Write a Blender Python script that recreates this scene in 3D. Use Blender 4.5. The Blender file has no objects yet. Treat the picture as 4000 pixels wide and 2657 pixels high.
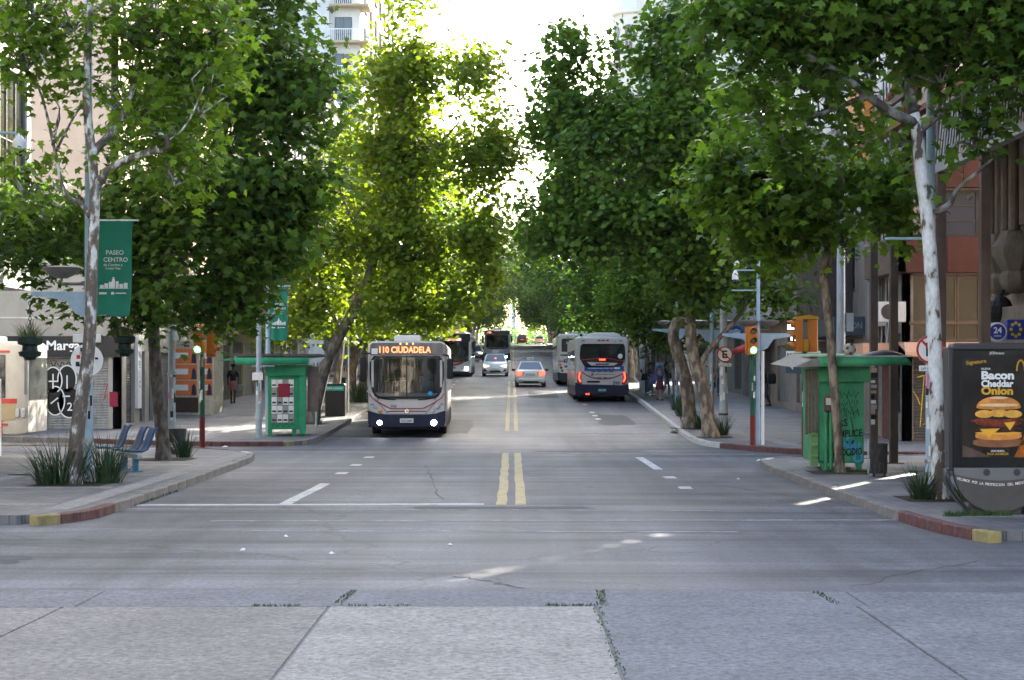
import bpy, math, random
import numpy as np
from mathutils import Vector, Matrix

sc = bpy.context.scene
C = sc.collection
R = math.radians

# ---------------------------------------------------------------- camera
CAMH = 2.1
FPX = 4000.0                                   # focal length in units of a 2361 px wide picture
cam_d = bpy.data.cameras.new('camera')
cam = bpy.data.objects.new('camera', cam_d); C.objects.link(cam)
cam.location = (0, 0, CAMH); cam.rotation_euler = (R(90), 0, 0)
cam_d.sensor_width = 36; cam_d.lens = 36 * FPX / 2361
cam_d.shift_y = 78 / 2361
cam_d.clip_end = 6000; cam_d.clip_start = .1
sc.camera = cam

# ---------------------------------------------------------------- sky, sun, exposure
SUN_AZ = 27.0                                  # degrees right of straight ahead
SUN_EL = 27.0
world = bpy.data.worlds.new('World'); sc.world = world
world.use_nodes = True
wn = world.node_tree.nodes; wl = world.node_tree.links
bg = wn['Background']
sky_n = wn.new('ShaderNodeTexSky'); sky_n.sky_type = 'NISHITA'; sky_n.sun_disc = False
sky_n.sun_elevation = R(SUN_EL); sky_n.sun_rotation = R(SUN_AZ)
sky_n.air_density = 1.0; sky_n.dust_density = 2.6; sky_n.ozone_density = 1.0
wl.new(sky_n.outputs[0], bg.inputs[0]); bg.inputs[1].default_value = 0.15
sun_d = bpy.data.lights.new('sun', 'SUN'); sun_d.energy = 4.5; sun_d.angle = R(.6); sun_d.color = (1, .92, .8)
sun = bpy.data.objects.new('sun', sun_d); C.objects.link(sun)
_s = Vector((math.sin(R(SUN_AZ)) * math.cos(R(SUN_EL)), math.cos(R(SUN_AZ)) * math.cos(R(SUN_EL)), math.sin(R(SUN_EL))))
sun.rotation_euler = _s.to_track_quat('Z', 'Y').to_euler(); sun.location = (60, 60, 80)
sc.view_settings.view_transform = 'Standard'; sc.view_settings.look = 'None'
sc.view_settings.exposure = 2.6; sc.view_settings.gamma = 1.0
sc.cycles.max_bounces = 8; sc.cycles.transparent_max_bounces = 12
sc.cycles.use_denoising = True

# ---------------------------------------------------------------- ground profile: flat crossing, then a steady climb
SL = .029
def g(y):
    if y < 48: return 0.0
    if y < 60: return SL / 24 * (y - 48) ** 2
    if y < 300: return SL * (y - 54)
    if y < 340: return SL * (246 + (y - 300) - (y - 300) ** 2 / 80)
    return SL * 266
SW = .13                                        # pavement height above the road
def W(px, py, d):
    """point seen at (px,py) of a 2361-wide picture at distance d"""
    return Vector(((px - 1180.5) * d / FPX, d, CAMH - (py - 862) * d / FPX))

# ---------------------------------------------------------------- materials
MATS = {}
def nodes_of(m): return m.node_tree.nodes, m.node_tree.links
def mat(name, col, rough=.6, var=.18, scale=4.0, metal=0, spec=.28, bump=0, bscale=40, emit=None, estr=0, coat=0, dirt=0, dirtcol=(.06, .055, .05)):
    if name in MATS: return MATS[name]
    m = bpy.data.materials.new(name); m.use_nodes = True
    n, l = nodes_of(m); b = n['Principled BSDF']
    b.inputs['Roughness'].default_value = rough; b.inputs['Metallic'].default_value = metal
    b.inputs['Specular IOR Level'].default_value = spec; b.inputs['Coat Weight'].default_value = coat
    tc = n.new('ShaderNodeTexCoord')
    nz = n.new('ShaderNodeTexNoise'); nz.inputs['Scale'].default_value = scale; nz.inputs['Detail'].default_value = 6
    nz.inputs['Roughness'].default_value = .65
    l.new(tc.outputs['Object'], nz.inputs['Vector'])
    mx = n.new('ShaderNodeMix'); mx.data_type = 'RGBA'
    mr = n.new('ShaderNodeMapRange'); mr.inputs[1].default_value = .3; mr.inputs[2].default_value = .7
    l.new(nz.outputs[0], mr.inputs[0]); l.new(mr.outputs[0], mx.inputs[0])
    mx.inputs[6].default_value = (*[max(0, c * (1 - var)) for c in col], 1)
    mx.inputs[7].default_value = (*[min(1, c * (1 + var)) for c in col], 1)
    out = mx.outputs[2]
    if dirt:
        n2 = n.new('ShaderNodeTexNoise'); n2.inputs['Scale'].default_value = scale * 2.7; n2.inputs['Detail'].default_value = 9
        n2.inputs['Roughness'].default_value = .75
        mp = n.new('ShaderNodeMapping'); mp.inputs['Scale'].default_value = (1, 1, .35); l.new(tc.outputs['Object'], mp.inputs[0]); l.new(mp.outputs[0], n2.inputs['Vector'])
        m2 = n.new('ShaderNodeMapRange'); m2.inputs[1].default_value = .48; m2.inputs[2].default_value = .72; m2.inputs[4].default_value = dirt
        l.new(n2.outputs[0], m2.inputs[0])
        mx2 = n.new('ShaderNodeMix'); mx2.data_type = 'RGBA'; l.new(m2.outputs[0], mx2.inputs[0]); l.new(out, mx2.inputs[6])
        mx2.inputs[7].default_value = (*dirtcol, 1); out = mx2.outputs[2]
    l.new(out, b.inputs['Base Color'])
    if bump:
        n3 = n.new('ShaderNodeTexNoise'); n3.inputs['Scale'].default_value = bscale; n3.inputs['Detail'].default_value = 5
        l.new(tc.outputs['Object'], n3.inputs['Vector'])
        bp = n.new('ShaderNodeBump'); bp.inputs['Strength'].default_value = bump; bp.inputs['Distance'].default_value = .02
        l.new(n3.outputs[0], bp.inputs['Height']); l.new(bp.outputs[0], b.inputs['Normal'])
    if emit:
        b.inputs['Emission Color'].default_value = (*emit, 1); b.inputs['Emission Strength'].default_value = estr
    MATS[name] = m; return m

def glass_mat(name, tint=(.02, .025, .03), alpha=.0, rough=.03, ior=1.6, wave=.12):
    """window pane: dark body, mirror-like skin, optionally seen through"""
    if name in MATS: return MATS[name]
    m = bpy.data.materials.new(name); m.use_nodes = True
    n, l = nodes_of(m); b = n['Principled BSDF']
    b.inputs['Base Color'].default_value = (*tint, 1); b.inputs['Roughness'].default_value = rough
    b.inputs['IOR'].default_value = ior
    tc = n.new('ShaderNodeTexCoord'); nz = n.new('ShaderNodeTexNoise'); nz.inputs['Scale'].default_value = 1.3; nz.inputs['Detail'].default_value = 1
    l.new(tc.outputs['Object'], nz.inputs['Vector'])
    bp = n.new('ShaderNodeBump'); bp.inputs['Strength'].default_value = wave; bp.inputs['Distance'].default_value = .05
    l.new(nz.outputs[0], bp.inputs['Height']); l.new(bp.outputs[0], b.inputs['Normal'])
    if alpha:
        tr = n.new('ShaderNodeBsdfTransparent'); tr.inputs[0].default_value = (.75, .8, .8, 1) if alpha < .9 else (1, 1, 1, 1)
        mx = n.new('ShaderNodeMixShader'); mx.inputs[0].default_value = alpha
        l.new(b.outputs[0], mx.inputs[1]); l.new(tr.outputs[0], mx.inputs[2])
        l.new(mx.outputs[0], n['Material Output'].inputs[0])
    MATS[name] = m; return m

def lamp_mat(name, col, s):
    return mat(name, tuple(c * .5 for c in col), .3, 0, emit=col, estr=s)

# ---------------------------------------------------------------- mesh builder
class MB:
    def __init__(s): s.v = []; s.f = []; s.m = []; s.mi = 0
    def add(s, vs, fs):
        o = len(s.v); s.v += [tuple(p) for p in vs]
        s.f += [tuple(i + o for i in f) for f in fs]; s.m += [s.mi] * len(fs); return s
    def box(s, x0, x1, y0, y1, z0, z1):
        return s.add([(x0, y0, z0), (x1, y0, z0), (x1, y1, z0), (x0, y1, z0), (x0, y0, z1), (x1, y0, z1), (x1, y1, z1), (x0, y1, z1)],
                     [(3, 2, 1, 0), (4, 5, 6, 7), (0, 1, 5, 4), (1, 2, 6, 5), (2, 3, 7, 6), (3, 0, 4, 7)])
    def obox(s, c, sx, sy, sz, M=None):
        t = MB().box(-sx / 2, sx / 2, -sy / 2, sy / 2, -sz / 2, sz / 2); M = M or Matrix()
        return s.add([M @ Vector(p) + Vector(c) for p in t.v], t.f)
    def prism(s, pts, a0, a1, axis='y'):
        n = len(pts)
        def P(u, w, a): return {'y': (u, a, w), 'x': (a, u, w), 'z': (u, w, a)}[axis]
        return s.add([P(u, w, a0) for u, w in pts] + [P(u, w, a1) for u, w in pts],
                     [tuple(range(n)), tuple(range(2 * n - 1, n - 1, -1))] + [(i, i + n, (i + 1) % n + n, (i + 1) % n) for i in range(n)])
    def poly(s, pts): return s.add(pts, [tuple(range(len(pts)))])
    def tube(s, pts, rad, n=8, cap=True):
        pts = [Vector(p) for p in pts]
        if not hasattr(rad, '__len__'): rad = [rad] * len(pts)
        vs = []; fs = []; up = None
        for i, p in enumerate(pts):
            t = (pts[min(i + 1, len(pts) - 1)] - pts[max(i - 1, 0)]).normalized()
            if up is None:
                up = Vector((1, 0, 0)) if abs(t.x) < .8 else Vector((0, 1, 0))
            a = (up - t * up.dot(t)).normalized(); up = a; b = t.cross(a)
            for k in range(n):
                w = 2 * math.pi * k / n; vs.append(p + (a * math.cos(w) + b * math.sin(w)) * rad[i])
        for i in range(len(pts) - 1):
            for k in range(n):
                k2 = (k + 1) % n; fs.append((i * n + k, i * n + k2, i * n + n + k2, i * n + n + k))
        if cap: fs += [tuple(range(n - 1, -1, -1)), tuple(range((len(pts) - 1) * n, len(pts) * n))]
        return s.add(vs, fs)
    def lathe(s, prof, n=20, c=(0, 0, 0), axis='z'):
        vs = []; fs = []
        for r, h in prof:
            for k in range(n):
                w = 2 * math.pi * k / n; x, y = r * math.cos(w), r * math.sin(w)
                p = {'z': (x, y, h), 'y': (x, h, y), 'x': (h, x, y)}[axis]
                vs.append((p[0] + c[0], p[1] + c[1], p[2] + c[2]))
        for i in range(len(prof) - 1):
            for k in range(n):
                k2 = (k + 1) % n; fs.append((i * n + k, i * n + k2, i * n + n + k2, i * n + n + k))
        fs += [tuple(range(n - 1, -1, -1)), tuple(range((len(prof) - 1) * n, len(prof) * n))]
        return s.add(vs, fs)
    def loft(s, rings, caps=True):
        n = len(rings[0]); vs = [p for r in rings for p in r]; fs = []
        for i in range(len(rings) - 1):
            for k in range(n):
                k2 = (k + 1) % n; fs.append((i * n + k, i * n + k2, i * n + n + k2, i * n + n + k))
        if caps: fs += [tuple(range(n - 1, -1, -1)), tuple(range((len(rings) - 1) * n, len(rings) * n))]
        return s.add(vs, fs)
    def grid(s, rows):
        n = len(rows[0]); vs = [p for r in rows for p in r]
        return s.add(vs, [(i * n + k, i * n + k + 1, i * n + n + k + 1, i * n + n + k) for i in range(len(rows) - 1) for k in range(n - 1)])
    def ball(s, c, r, nu=12, nv=8):
        if not hasattr(r, '__len__'): r = (r, r, r)
        rings = []
        for i in range(nv + 1):
            a = math.pi * (i / nv) - math.pi / 2; a = max(-1.56, min(1.56, a))
            rings.append([(c[0] + r[0] * math.cos(a) * math.cos(2 * math.pi * k / nu), c[1] + r[1] * math.cos(a) * math.sin(2 * math.pi * k / nu), c[2] + r[2] * math.sin(a)) for k in range(nu)])
        return s.loft(rings)
    def build(s, name, m, parent=None, smooth=35, bevel=0, seg=2, **props):
        me = bpy.data.meshes.new(name); me.from_pydata(s.v, [], s.f)
        for q in (m if isinstance(m, (list, tuple)) else [m]): me.materials.append(q)
        if any(s.m): me.polygons.foreach_set('material_index', s.m)
        if smooth:
            me.polygons.foreach_set('use_smooth', [True] * len(me.polygons)); me.set_sharp_from_angle(angle=R(smooth))
        me.update()
        return link(name, me, parent, bevel, seg, **props)

def link(name, me, parent=None, bevel=0, seg=2, **props):
    o = bpy.data.objects.new(name, me); C.objects.link(o)
    if parent: o.parent = parent
    if bevel:
        b = o.modifiers.new('Bevel', 'BEVEL'); b.width = bevel; b.segments = seg; b.limit_method = 'ANGLE'; b.angle_limit = R(40)
    for k, v in props.items(): o[k] = v
    return o
def thing(name, label, cat, loc=(0, 0, 0), rz=0, group=None):
    o = bpy.data.objects.new(name, None); C.objects.link(o); o.empty_display_size = .2
    o.location = loc; o.rotation_euler = (0, 0, rz); o['label'] = label; o['category'] = cat
    if group: o['group'] = group
    return o
def tag(o, label, cat, group=None):
    o['label'] = label; o['category'] = cat
    if group: o['group'] = group
    return o
def dup(root, loc, rz=0, label=None, scale=None):
    r = root.copy(); C.objects.link(r); r.location = loc; r.rotation_euler = (0, 0, rz)
    if label: r['label'] = label
    if scale: r.scale = (scale, scale, scale) if not hasattr(scale, '__len__') else scale
    for ch in list(root.children):
        c = ch.copy(); C.objects.link(c); c.parent = r
        for q in list(ch.children):
            d = q.copy(); C.objects.link(d); d.parent = c
    return r
_TXT = {}
def text_verts(s, bold=0):
    k = (s, bold)
    if k not in _TXT:
        c = bpy.data.curves.new('t', 'FONT'); c.body = s; c.size = 1; c.offset = bold; c.resolution_u = 3; c.fill_mode = 'FRONT'
        o = bpy.data.objects.new('t', c); me = bpy.data.meshes.new_from_object(o)
        v = np.array([q.co[:] for q in me.vertices]); f = [tuple(p.vertices) for p in me.polygons]
        bpy.data.objects.remove(o); bpy.data.curves.remove(c); bpy.data.meshes.remove(me)
        _TXT[k] = (v, f)
    return _TXT[k]
def text(mb, s, o, u, w, width=None, height=None, bold=0.01):
    """flat lettering into mb: o centre, u reading direction, w up direction"""
    v, f = text_verts(s, bold); lo = v.min(0); hi = v.max(0); sz = hi - lo
    sx = width / sz[0] if width else height / sz[1]; sy = height / sz[1] if height else sx
    o, u, w = Vector(o), Vector(u).normalized(), Vector(w).normalized()
    return mb.add([o + u * ((p[0] - lo[0] - sz[0] / 2) * sx) + w * ((p[1] - lo[1] - sz[1] / 2) * sy) for p in v], f)
def ribbon(mb, pts, width, nrm=(0, -1, 0)):
    """flat painted line through pts"""
    pts = [Vector(p) for p in pts]; nrm = Vector(nrm); a = []; b = []
    for i, p in enumerate(pts):
        t = (pts[min(i + 1, len(pts) - 1)] - pts[max(i - 1, 0)]).normalized(); sd = nrm.cross(t).normalized() * width / 2
        a.append(p - sd); b.append(p + sd)
    return mb.grid([a, b])
ORD = 'first second third fourth fifth sixth seventh eighth ninth tenth eleventh twelfth thirteenth fourteenth fifteenth sixteenth seventeenth eighteenth nineteenth twentieth'.split()

# common materials
M_steel = mat('galvanised_steel', (.36, .40, .42), .5, .15, 3, metal=.3, dirt=.35)
M_bluepole = mat('pale_blue_paint', (.29, .41, .49), .5, .12, 3, dirt=.35, dirtcol=(.2, .2, .19))
M_black = mat('black_plastic', (.012, .012, .013), .45, .1)
M_dark = mat('dark_metal', (.04, .04, .042), .5, .2)
M_white = mat('white_paint', (.72, .72, .70), .5, .06, 3, dirt=.15, dirtcol=(.35, .33, .3))
M_rubber = mat('tyre_rubber', (.018, .018, .018), .85, .2)
M_red = mat('red_paint', (.45, .02, .02), .5, .1)
M_paper = mat('paper', (.7, .69, .66), .8, .1, 9, dirt=.4, dirtcol=(.3, .28, .26))
M_chrome = mat('chrome', (.6, .6, .62), .15, .05, metal=1)

# ---------------------------------------------------------------- road surface
def asphalt_mat():
    m = bpy.data.materials.new('asphalt'); m.use_nodes = True; n, l = nodes_of(m); b = n['Principled BSDF']
    tc = n.new('ShaderNodeTexCoord')
    def noise(scale, det, sxyz, rough=.6):
        mp = n.new('ShaderNodeMapping'); mp.inputs['Scale'].default_value = sxyz; l.new(tc.outputs['Object'], mp.inputs[0])
        q = n.new('ShaderNodeTexNoise'); q.inputs['Scale'].default_value = scale; q.inputs['Detail'].default_value = det; q.inputs['Roughness'].default_value = rough
        l.new(mp.outputs[0], q.inputs['Vector']); return q.outputs[0]
    def ramp(src, stops):
        r = n.new('ShaderNodeValToRGB'); e = r.color_ramp.elements
        e[0].position, e[0].color = stops[0][0], (*stops[0][1], 1); e[1].position, e[1].color = stops[-1][0], (*stops[-1][1], 1)
        for p, c in stops[1:-1]:
            q = e.new(p); q.color = (*c, 1)
        l.new(src, r.inputs[0]); return r.outputs[0]
    def mul(a, bb, f=1.0):
        q = n.new('ShaderNodeMix'); q.data_type = 'RGBA'; q.blend_type = 'MULTIPLY'; q.inputs[0].default_value = f
        l.new(a, q.inputs[6]); l.new(bb, q.inputs[7]); return q.outputs[2]
    base = ramp(noise(.22, 5, (1, .6, 1)), [(.3, (.066, .069, .075)), (.7, (.104, .108, .116))])
    grain = ramp(noise(17, 4, (1, 1, 1), .85), [(.25, (.3, .3, .3)), (.5, (1, 1, 1)), (.75, (2.2, 2.2, 2.2))])
    cross = ramp(noise(1.0, 6, (.05, .9, 1), .7), [(.38, (.45, .45, .46)), (.47, (.9, .9, .9)), (.54, (1, 1, 1)), (.62, (1.45, 1.45, 1.45))])
    track = ramp(noise(.8, 3, (1, .02, 1)), [(.38, (.74, .74, .74)), (.6, (1.15, 1.15, 1.15))])
    stain = ramp(noise(.5, 8, (.6, .25, 1), .75), [(.53, (1, 1, 1)), (.68, (.5, .49, .48))])
    # cracks
    vo = n.new('ShaderNodeTexVoronoi'); vo.feature = 'DISTANCE_TO_EDGE'; vo.inputs['Scale'].default_value = .16
    mp = n.new('ShaderNodeMapping'); l.new(tc.outputs['Object'], mp.inputs[0])
    wv = n.new('ShaderNodeTexNoise'); wv.inputs['Scale'].default_value = 1.2; wv.inputs['Detail'].default_value = 6
    l.new(tc.outputs['Object'], wv.inputs['Vector'])
    ad = n.new('ShaderNodeVectorMath'); ad.operation = 'MULTIPLY_ADD'; ad.inputs[1].default_value = (1.2, 1.2, 0); l.new(wv.outputs[1], ad.inputs[0]); l.new(mp.outputs[0], ad.inputs[2])
    l.new(ad.outputs[0], vo.inputs['Vector'])
    crack = ramp(vo.outputs[0], [(0.0, (.3, .3, .3)), (.0022, (.35, .35, .35)), (.0045, (1, 1, 1))])
    col = mul(mul(mul(mul(mul(base, grain, .8), cross), track), stain), crack, .75)
    l.new(col, b.inputs['Base Color'])
    b.inputs['Specular IOR Level'].default_value = .42
    rr = n.new('ShaderNodeMapRange'); rr.inputs[3].default_value = .5; rr.inputs[4].default_value = .8
    l.new(noise(.35, 4, (1, .3, 1)), rr.inputs[0]); l.new(rr.outputs[0], b.inputs['Roughness'])
    bp = n.new('ShaderNodeBump'); bp.inputs['Strength'].default_value = .55; bp.inputs['Distance'].default_value = .012
    l.new(noise(60, 3, (1, 1, 1), .8), bp.inputs['Height']); l.new(bp.outputs[0], b.inputs['Normal'])
    return m
M_asphalt = asphalt_mat()
ys = [-160, 0, 20, 40] + list(range(48, 62, 2)) + [70, 100, 140, 180, 220, 260, 300, 310, 320, 330, 340, 400, 700, 1500, 4000]
mb = MB(); mb.grid([[(x, y, g(y)) for x in (-900, -200, -60, -20, 0, 20, 60, 200, 900)] for y in ys])
road = mb.build('road', M_asphalt, kind='structure')

# worn paint
def paint_mat(name, col, wear=.5):
    m = mat(name, col, .7, .1, 6); n, l = nodes_of(m); b = n['Principled BSDF']
    src = b.inputs['Base Color'].links[0].from_socket
    tc = n.new('ShaderNodeTexCoord'); q = n.new('ShaderNodeTexNoise'); q.inputs['Scale'].default_value = 5; q.inputs['Detail'].default_value = 10; q.inputs['Roughness'].default_value = .8
    mp = n.new('ShaderNodeMapping'); mp.inputs['Scale'].default_value = (.6, 1, 1); l.new(tc.outputs['Object'], mp.inputs[0]); l.new(mp.outputs[0], q.inputs['Vector'])
    r = n.new('ShaderNodeMapRange'); r.inputs[1].default_value = wear - .08; r.inputs[2].default_value = wear + .08; l.new(q.outputs[0], r.inputs[0])
    x = n.new('ShaderNodeMix'); x.data_type = 'RGBA'; l.new(r.outputs[0], x.inputs[0]); l.new(src, x.inputs[6]); x.inputs[7].default_value = (.12, .12, .125, 1)
    l.new(x.outputs[2], b.inputs['Base Color']); return m
M_yel = paint_mat('worn_yellow_road_paint', (.44, .35, .17), .585)
M_wht = paint_mat('worn_white_road_paint', (.5, .5, .49), .555)
M_wht2 = paint_mat('faint_white_road_paint', (.33, .34, .345), .465)
def strip(x0, y0, x1, y1, w, name, m, jit=.012, seed=0):
    rnd = random.Random(seed + int(y0 * 13) + int(x0 * 7)); L = math.hypot(x1 - x0, y1 - y0); n = max(2, int(L / 1.2)); a = []; b = []
    px, py = -(y1 - y0) / L, (x1 - x0) / L; big = abs(y1 - y0) < abs(x1 - x0)
    for i in range(n + 1):
        t = i / n; x = x0 + (x1 - x0) * t; y = y0 + (y1 - y0) * t; j = rnd.uniform(-jit, jit)
        for lst, s_ in ((a, .5), (b, -.5)):
            xx = x + px * (w * s_ + j); yy = y + py * (w * s_ + j); lst.append((xx, yy, g(yy) + .004))
    return MB().grid([a, b]).build(name, m, road)
for x in (-.165, .145):
    strip(x, 27.8, x, 46, .17, 'centre_line', M_yel, .015)
    for y0, y1 in ((59, 80), (80, 110), (122, 170), (176, 240), (250, 310)):
        strip(x, y0, x, y1, .14, 'centre_line', M_yel, .01)
strip(-3.66, 27.9, -3.57, 33.2, .2, 'lane_line', M_wht)
strip(3.22, 38.0, 3.2, 43.6, .2, 'lane_line', M_wht)
for x, yy in ((-3.59, (36.3, 39.6, 43.3)), (3.19, (31.6, 34.8))):
    for y in yy: strip(x, y, x, y + .7, .24, 'lane_dash', M_wht)
for x in (-3.5, 3.3):
    for y in (66, 68.5, 71, 78, 86, 96, 100, 104, 110, 124, 132, 140, 148, 156, 164): strip(x, y, x, y + 1.0, .2, 'lane_dash', M_wht)
strip(-6.0, 27.75, -.45, 27.95, .3, 'stop_line', M_wht)
strip(-6.3, 27.0, 3.2, 26.6, .16, 'crossing_line', M_wht2)
strip(-4.3, 24.75, 6.0, 24.9, .2, 'crossing_line', M_wht2)
strip(-3.6, 23.2, 3.0, 23.0, .18, 'crossing_line', M_wht2)
strip(1.5, 45.6, 6.3, 45.2, .35, 'crossing_line', M_wht2)
strip(-3.0, 54.6, -5.9, 54.5, .3, 'crossing_line', M_wht2)
strip(-5.6, 46.0, 4.5, 46.6, .3, 'crossing_line', M_wht2)
strip(.6, 58, 5.3, 58.2, .3, 'crossing_line', M_wht2)
strip(-3, 113, 5, 113.4, .5, 'crossing_line', M_wht2)
strip(-3, 119.5, 5, 120, .5, 'crossing_line', M_wht2)

# patched and cracked asphalt
M_patch = mat('fresh_asphalt_patch', (.066, .067, .071), .75, .25, 3, bump=.5, bscale=50); M_crack = mat('crack_filled_with_dirt', (.03, .028, .025), .9, .3, 9)
rnd = random.Random(14)
for cx, cy, hx, hy in ((-.2, 27.2, 1.5, .28), (2.1, 46.9, 1.6, .5), (-1.9, 62, .5, 4.5), (3.9, 66, .7, 3.6), (-7.5, 19.6, 2.2, .5), (1.6, 90, .8, 5)):
    n = 22; pts = []
    for i in range(n):
        a = math.tau * i / n; k = max(abs(math.cos(a)), abs(math.sin(a))) ; x = cx + hx * math.cos(a) / k * rnd.uniform(.86, 1.05); y = cy + hy * math.sin(a) / k * rnd.uniform(.86, 1.05); pts.append((x, y, g(y) + .003))
    MB().add([(cx, cy, g(cy) + .003)] + pts, [(0, i + 1, (i + 1) % n + 1) for i in range(n)]).build('asphalt_patch', M_patch, road)
for x0, y0, x1, y1, w in ((-.55, 18.0, .12, 17.0, .035), (3.6, 34, 6, 25.5, .05), (-3.6, 18.4, -1.6, 18.6, .02), (-6.5, 21.5, -2.5, 19.8, .022), (.6, 21, 2.4, 20.2, .02), (-2.0, 40, -1.2, 29, .03), (2.4, 52, 4.4, 41, .04), (-4.8, 33, -2.2, 30.6, .025), (5.2, 19.5, 3.4, 17.2, .025), (-9, 18.2, -5.5, 17.4, .03)):
    n = 14; P = []
    for i in range(n + 1): t = i / n; P.append((x0 + (x1 - x0) * t + rnd.uniform(-.07, .07), y0 + (y1 - y0) * t + rnd.uniform(-.07, .07), 0))
    P = [(x, y, g(y) + .0035) for x, y, _ in P]; mb = MB()
    for a_, b_ in zip(P, P[1:]):
        d_ = Vector((b_[0] - a_[0], b_[1] - a_[1], 0)).normalized() * w * rnd.uniform(.15, .45); mb.add([(a_[0] + d_.y, a_[1] - d_.x, a_[2]), (b_[0] + d_.y * .8, b_[1] - d_.x * .8, b_[2]), (b_[0] - d_.y * .8, b_[1] + d_.x * .8, b_[2]), (a_[0] - d_.y, a_[1] + d_.x, a_[2])], [(0, 1, 2, 3)])
    mb.build('crack', M_crack, road)
# foreground concrete slabs with open joints
def concrete_mat(name, col):
    m = mat(name, col, .85, .16, .9, bump=.35, bscale=60, dirt=.5, dirtcol=tuple(c * .55 for c in col))
    n, l = nodes_of(m); b = n['Principled BSDF']; src = b.inputs['Base Color'].links[0].from_socket
    tc = n.new('ShaderNodeTexCoord'); q = n.new('ShaderNodeTexNoise'); q.inputs['Scale'].default_value = 17; q.inputs['Detail'].default_value = 4; q.inputs['Roughness'].default_value = .85
    l.new(tc.outputs['Object'], q.inputs['Vector'])
    r = n.new('ShaderNodeMapRange'); r.inputs[1].default_value = .3; r.inputs[2].default_value = .7; r.inputs[3].default_value = .45; r.inputs[4].default_value = 1.6; l.new(q.outputs[0], r.inputs[0])
    x = n.new('ShaderNodeMix'); x.data_type = 'RGBA'; x.blend_type = 'MULTIPLY'; x.inputs[0].default_value = 1; l.new(src, x.inputs[6]); l.new(r.outputs[0], x.inputs[7])
    l.new(x.outputs[2], b.inputs['Base Color']); return m
M_slab = [concrete_mat('concrete_grey', (.19, .174, .156)), concrete_mat('concrete_pale', (.25, .232, .208)), concrete_mat('concrete_bluish', (.15, .152, .155))]
slabs = MB().box(-30, 30, 2, 16.75, -.2, -.03).build('concrete_pavement', M_dark, kind='structure')
xs = [-13.5, -11.1, -8.75, -6.4, -4.02, -1.64, .76, 3.1, 5.5, 7.9, 10.3, 12.7]
rnd = random.Random(3)
def slab(pts, z, m): MB().prism(pts, -.1, z, 'z').build('concrete_slab', m, slabs, bevel=.006, seg=1)
for i in range(len(xs) - 1):
    a, b_ = xs[i] + .012, xs[i + 1] - .012
    sk = .06 * (xs[i] + .4) / 3
    yf = 15.62 - .02 * abs(a)
    slab([(a - .25 * (a < -3), 6), (b_ - .25 * (b_ < -3), 6), (b_, yf), (a, yf)], .014 + rnd.uniform(-.003, .003), M_slab[{5: 1, 4: 0, 3: 0}.get(i, 2 if i > 5 else 0)])
for i in range(0, len(xs) - 1):
    a, b_ = xs[i] + .012 + .1, xs[i + 1] - .012 + .1
    slab([(a, 15.65 - .02 * abs(a)), (b_, 15.65 - .02 * abs(b_)), (b_, 16.75 - .035 * max(0, b_)), (a, 16.75 - .035 * max(0, a))], .010, M_slab[2])

# ---------------------------------------------------------------- pavements (raised blocks with small tiles and paler bands)
def tile_mat():
    m = bpy.data.materials.new('pavement_tiles'); m.use_nodes = True; n, l = nodes_of(m); b = n['Principled BSDF']
    tc = n.new('ShaderNodeTexCoord'); br = n.new('ShaderNodeTexBrick'); br.offset = 0; br.inputs['Scale'].default_value = 1
    br.inputs['Brick Width'].default_value = .2; br.inputs['Row Height'].default_value = .2; br.inputs['Mortar Size'].default_value = .008
    br.inputs['Color1'].default_value = (.105, .105, .108, 1); br.inputs['Color2'].default_value = (.14, .14, .142, 1); br.inputs['Mortar'].default_value = (.065, .065, .065, 1)
    l.new(tc.outputs['Object'], br.inputs['Vector'])
    q = n.new('ShaderNodeTexNoise'); q.inputs['Scale'].default_value = 1.1; q.inputs['Detail'].default_value = 8; q.inputs['Roughness'].default_value = .7; l.new(tc.outputs['Object'], q.inputs['Vector'])
    r = n.new('ShaderNodeMapRange'); r.inputs[1].default_value = .3; r.inputs[2].default_value = .7; r.inputs[3].default_value = .6; r.inputs[4].default_value = 1.35; l.new(q.outputs[0], r.inputs[0])
    x = n.new('ShaderNodeMix'); x.data_type = 'RGBA'; x.blend_type = 'MULTIPLY'; x.inputs[0].default_value = 1; l.new(br.outputs[0], x.inputs[6]); l.new(r.outputs[0], x.inputs[7])
    l.new(x.outputs[2], b.inputs['Base Color']); b.inputs['Roughness'].default_value = .62
    bp = n.new('ShaderNodeBump'); bp.inputs['Strength'].default_value = .3; bp.inputs['Distance'].default_value = .01; l.new(br.outputs[1], bp.inputs['Height']); bp.invert = True
    l.new(bp.outputs[0], b.inputs['Normal']); return m
M_tile = tile_mat()
M_band = concrete_mat('pavement_band_concrete', (.25, .24, .225))
M_kerb = mat('kerb_granite', (.20, .185, .17), .75, .3, 3, bump=.4, bscale=25, dirt=.5, dirtcol=(.1, .09, .085))
M_kerbred = mat('kerb_red_paint', (.105, .042, .038), .75, .5, 5, bump=.3, bscale=25, dirt=.85, dirtcol=(.16, .13, .12))
M_kerbyel = mat('kerb_yellow_paint', (.27, .22, .09), .75, .3, 5, bump=.3, bscale=25, dirt=.6, dirtcol=(.16, .13, .12))
M_kerbwht = mat('kerb_white_paint', (.5, .49, .46), .75, .25, 6, bump=.3, bscale=25, dirt=.7, dirtcol=(.2, .18, .17))

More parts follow.
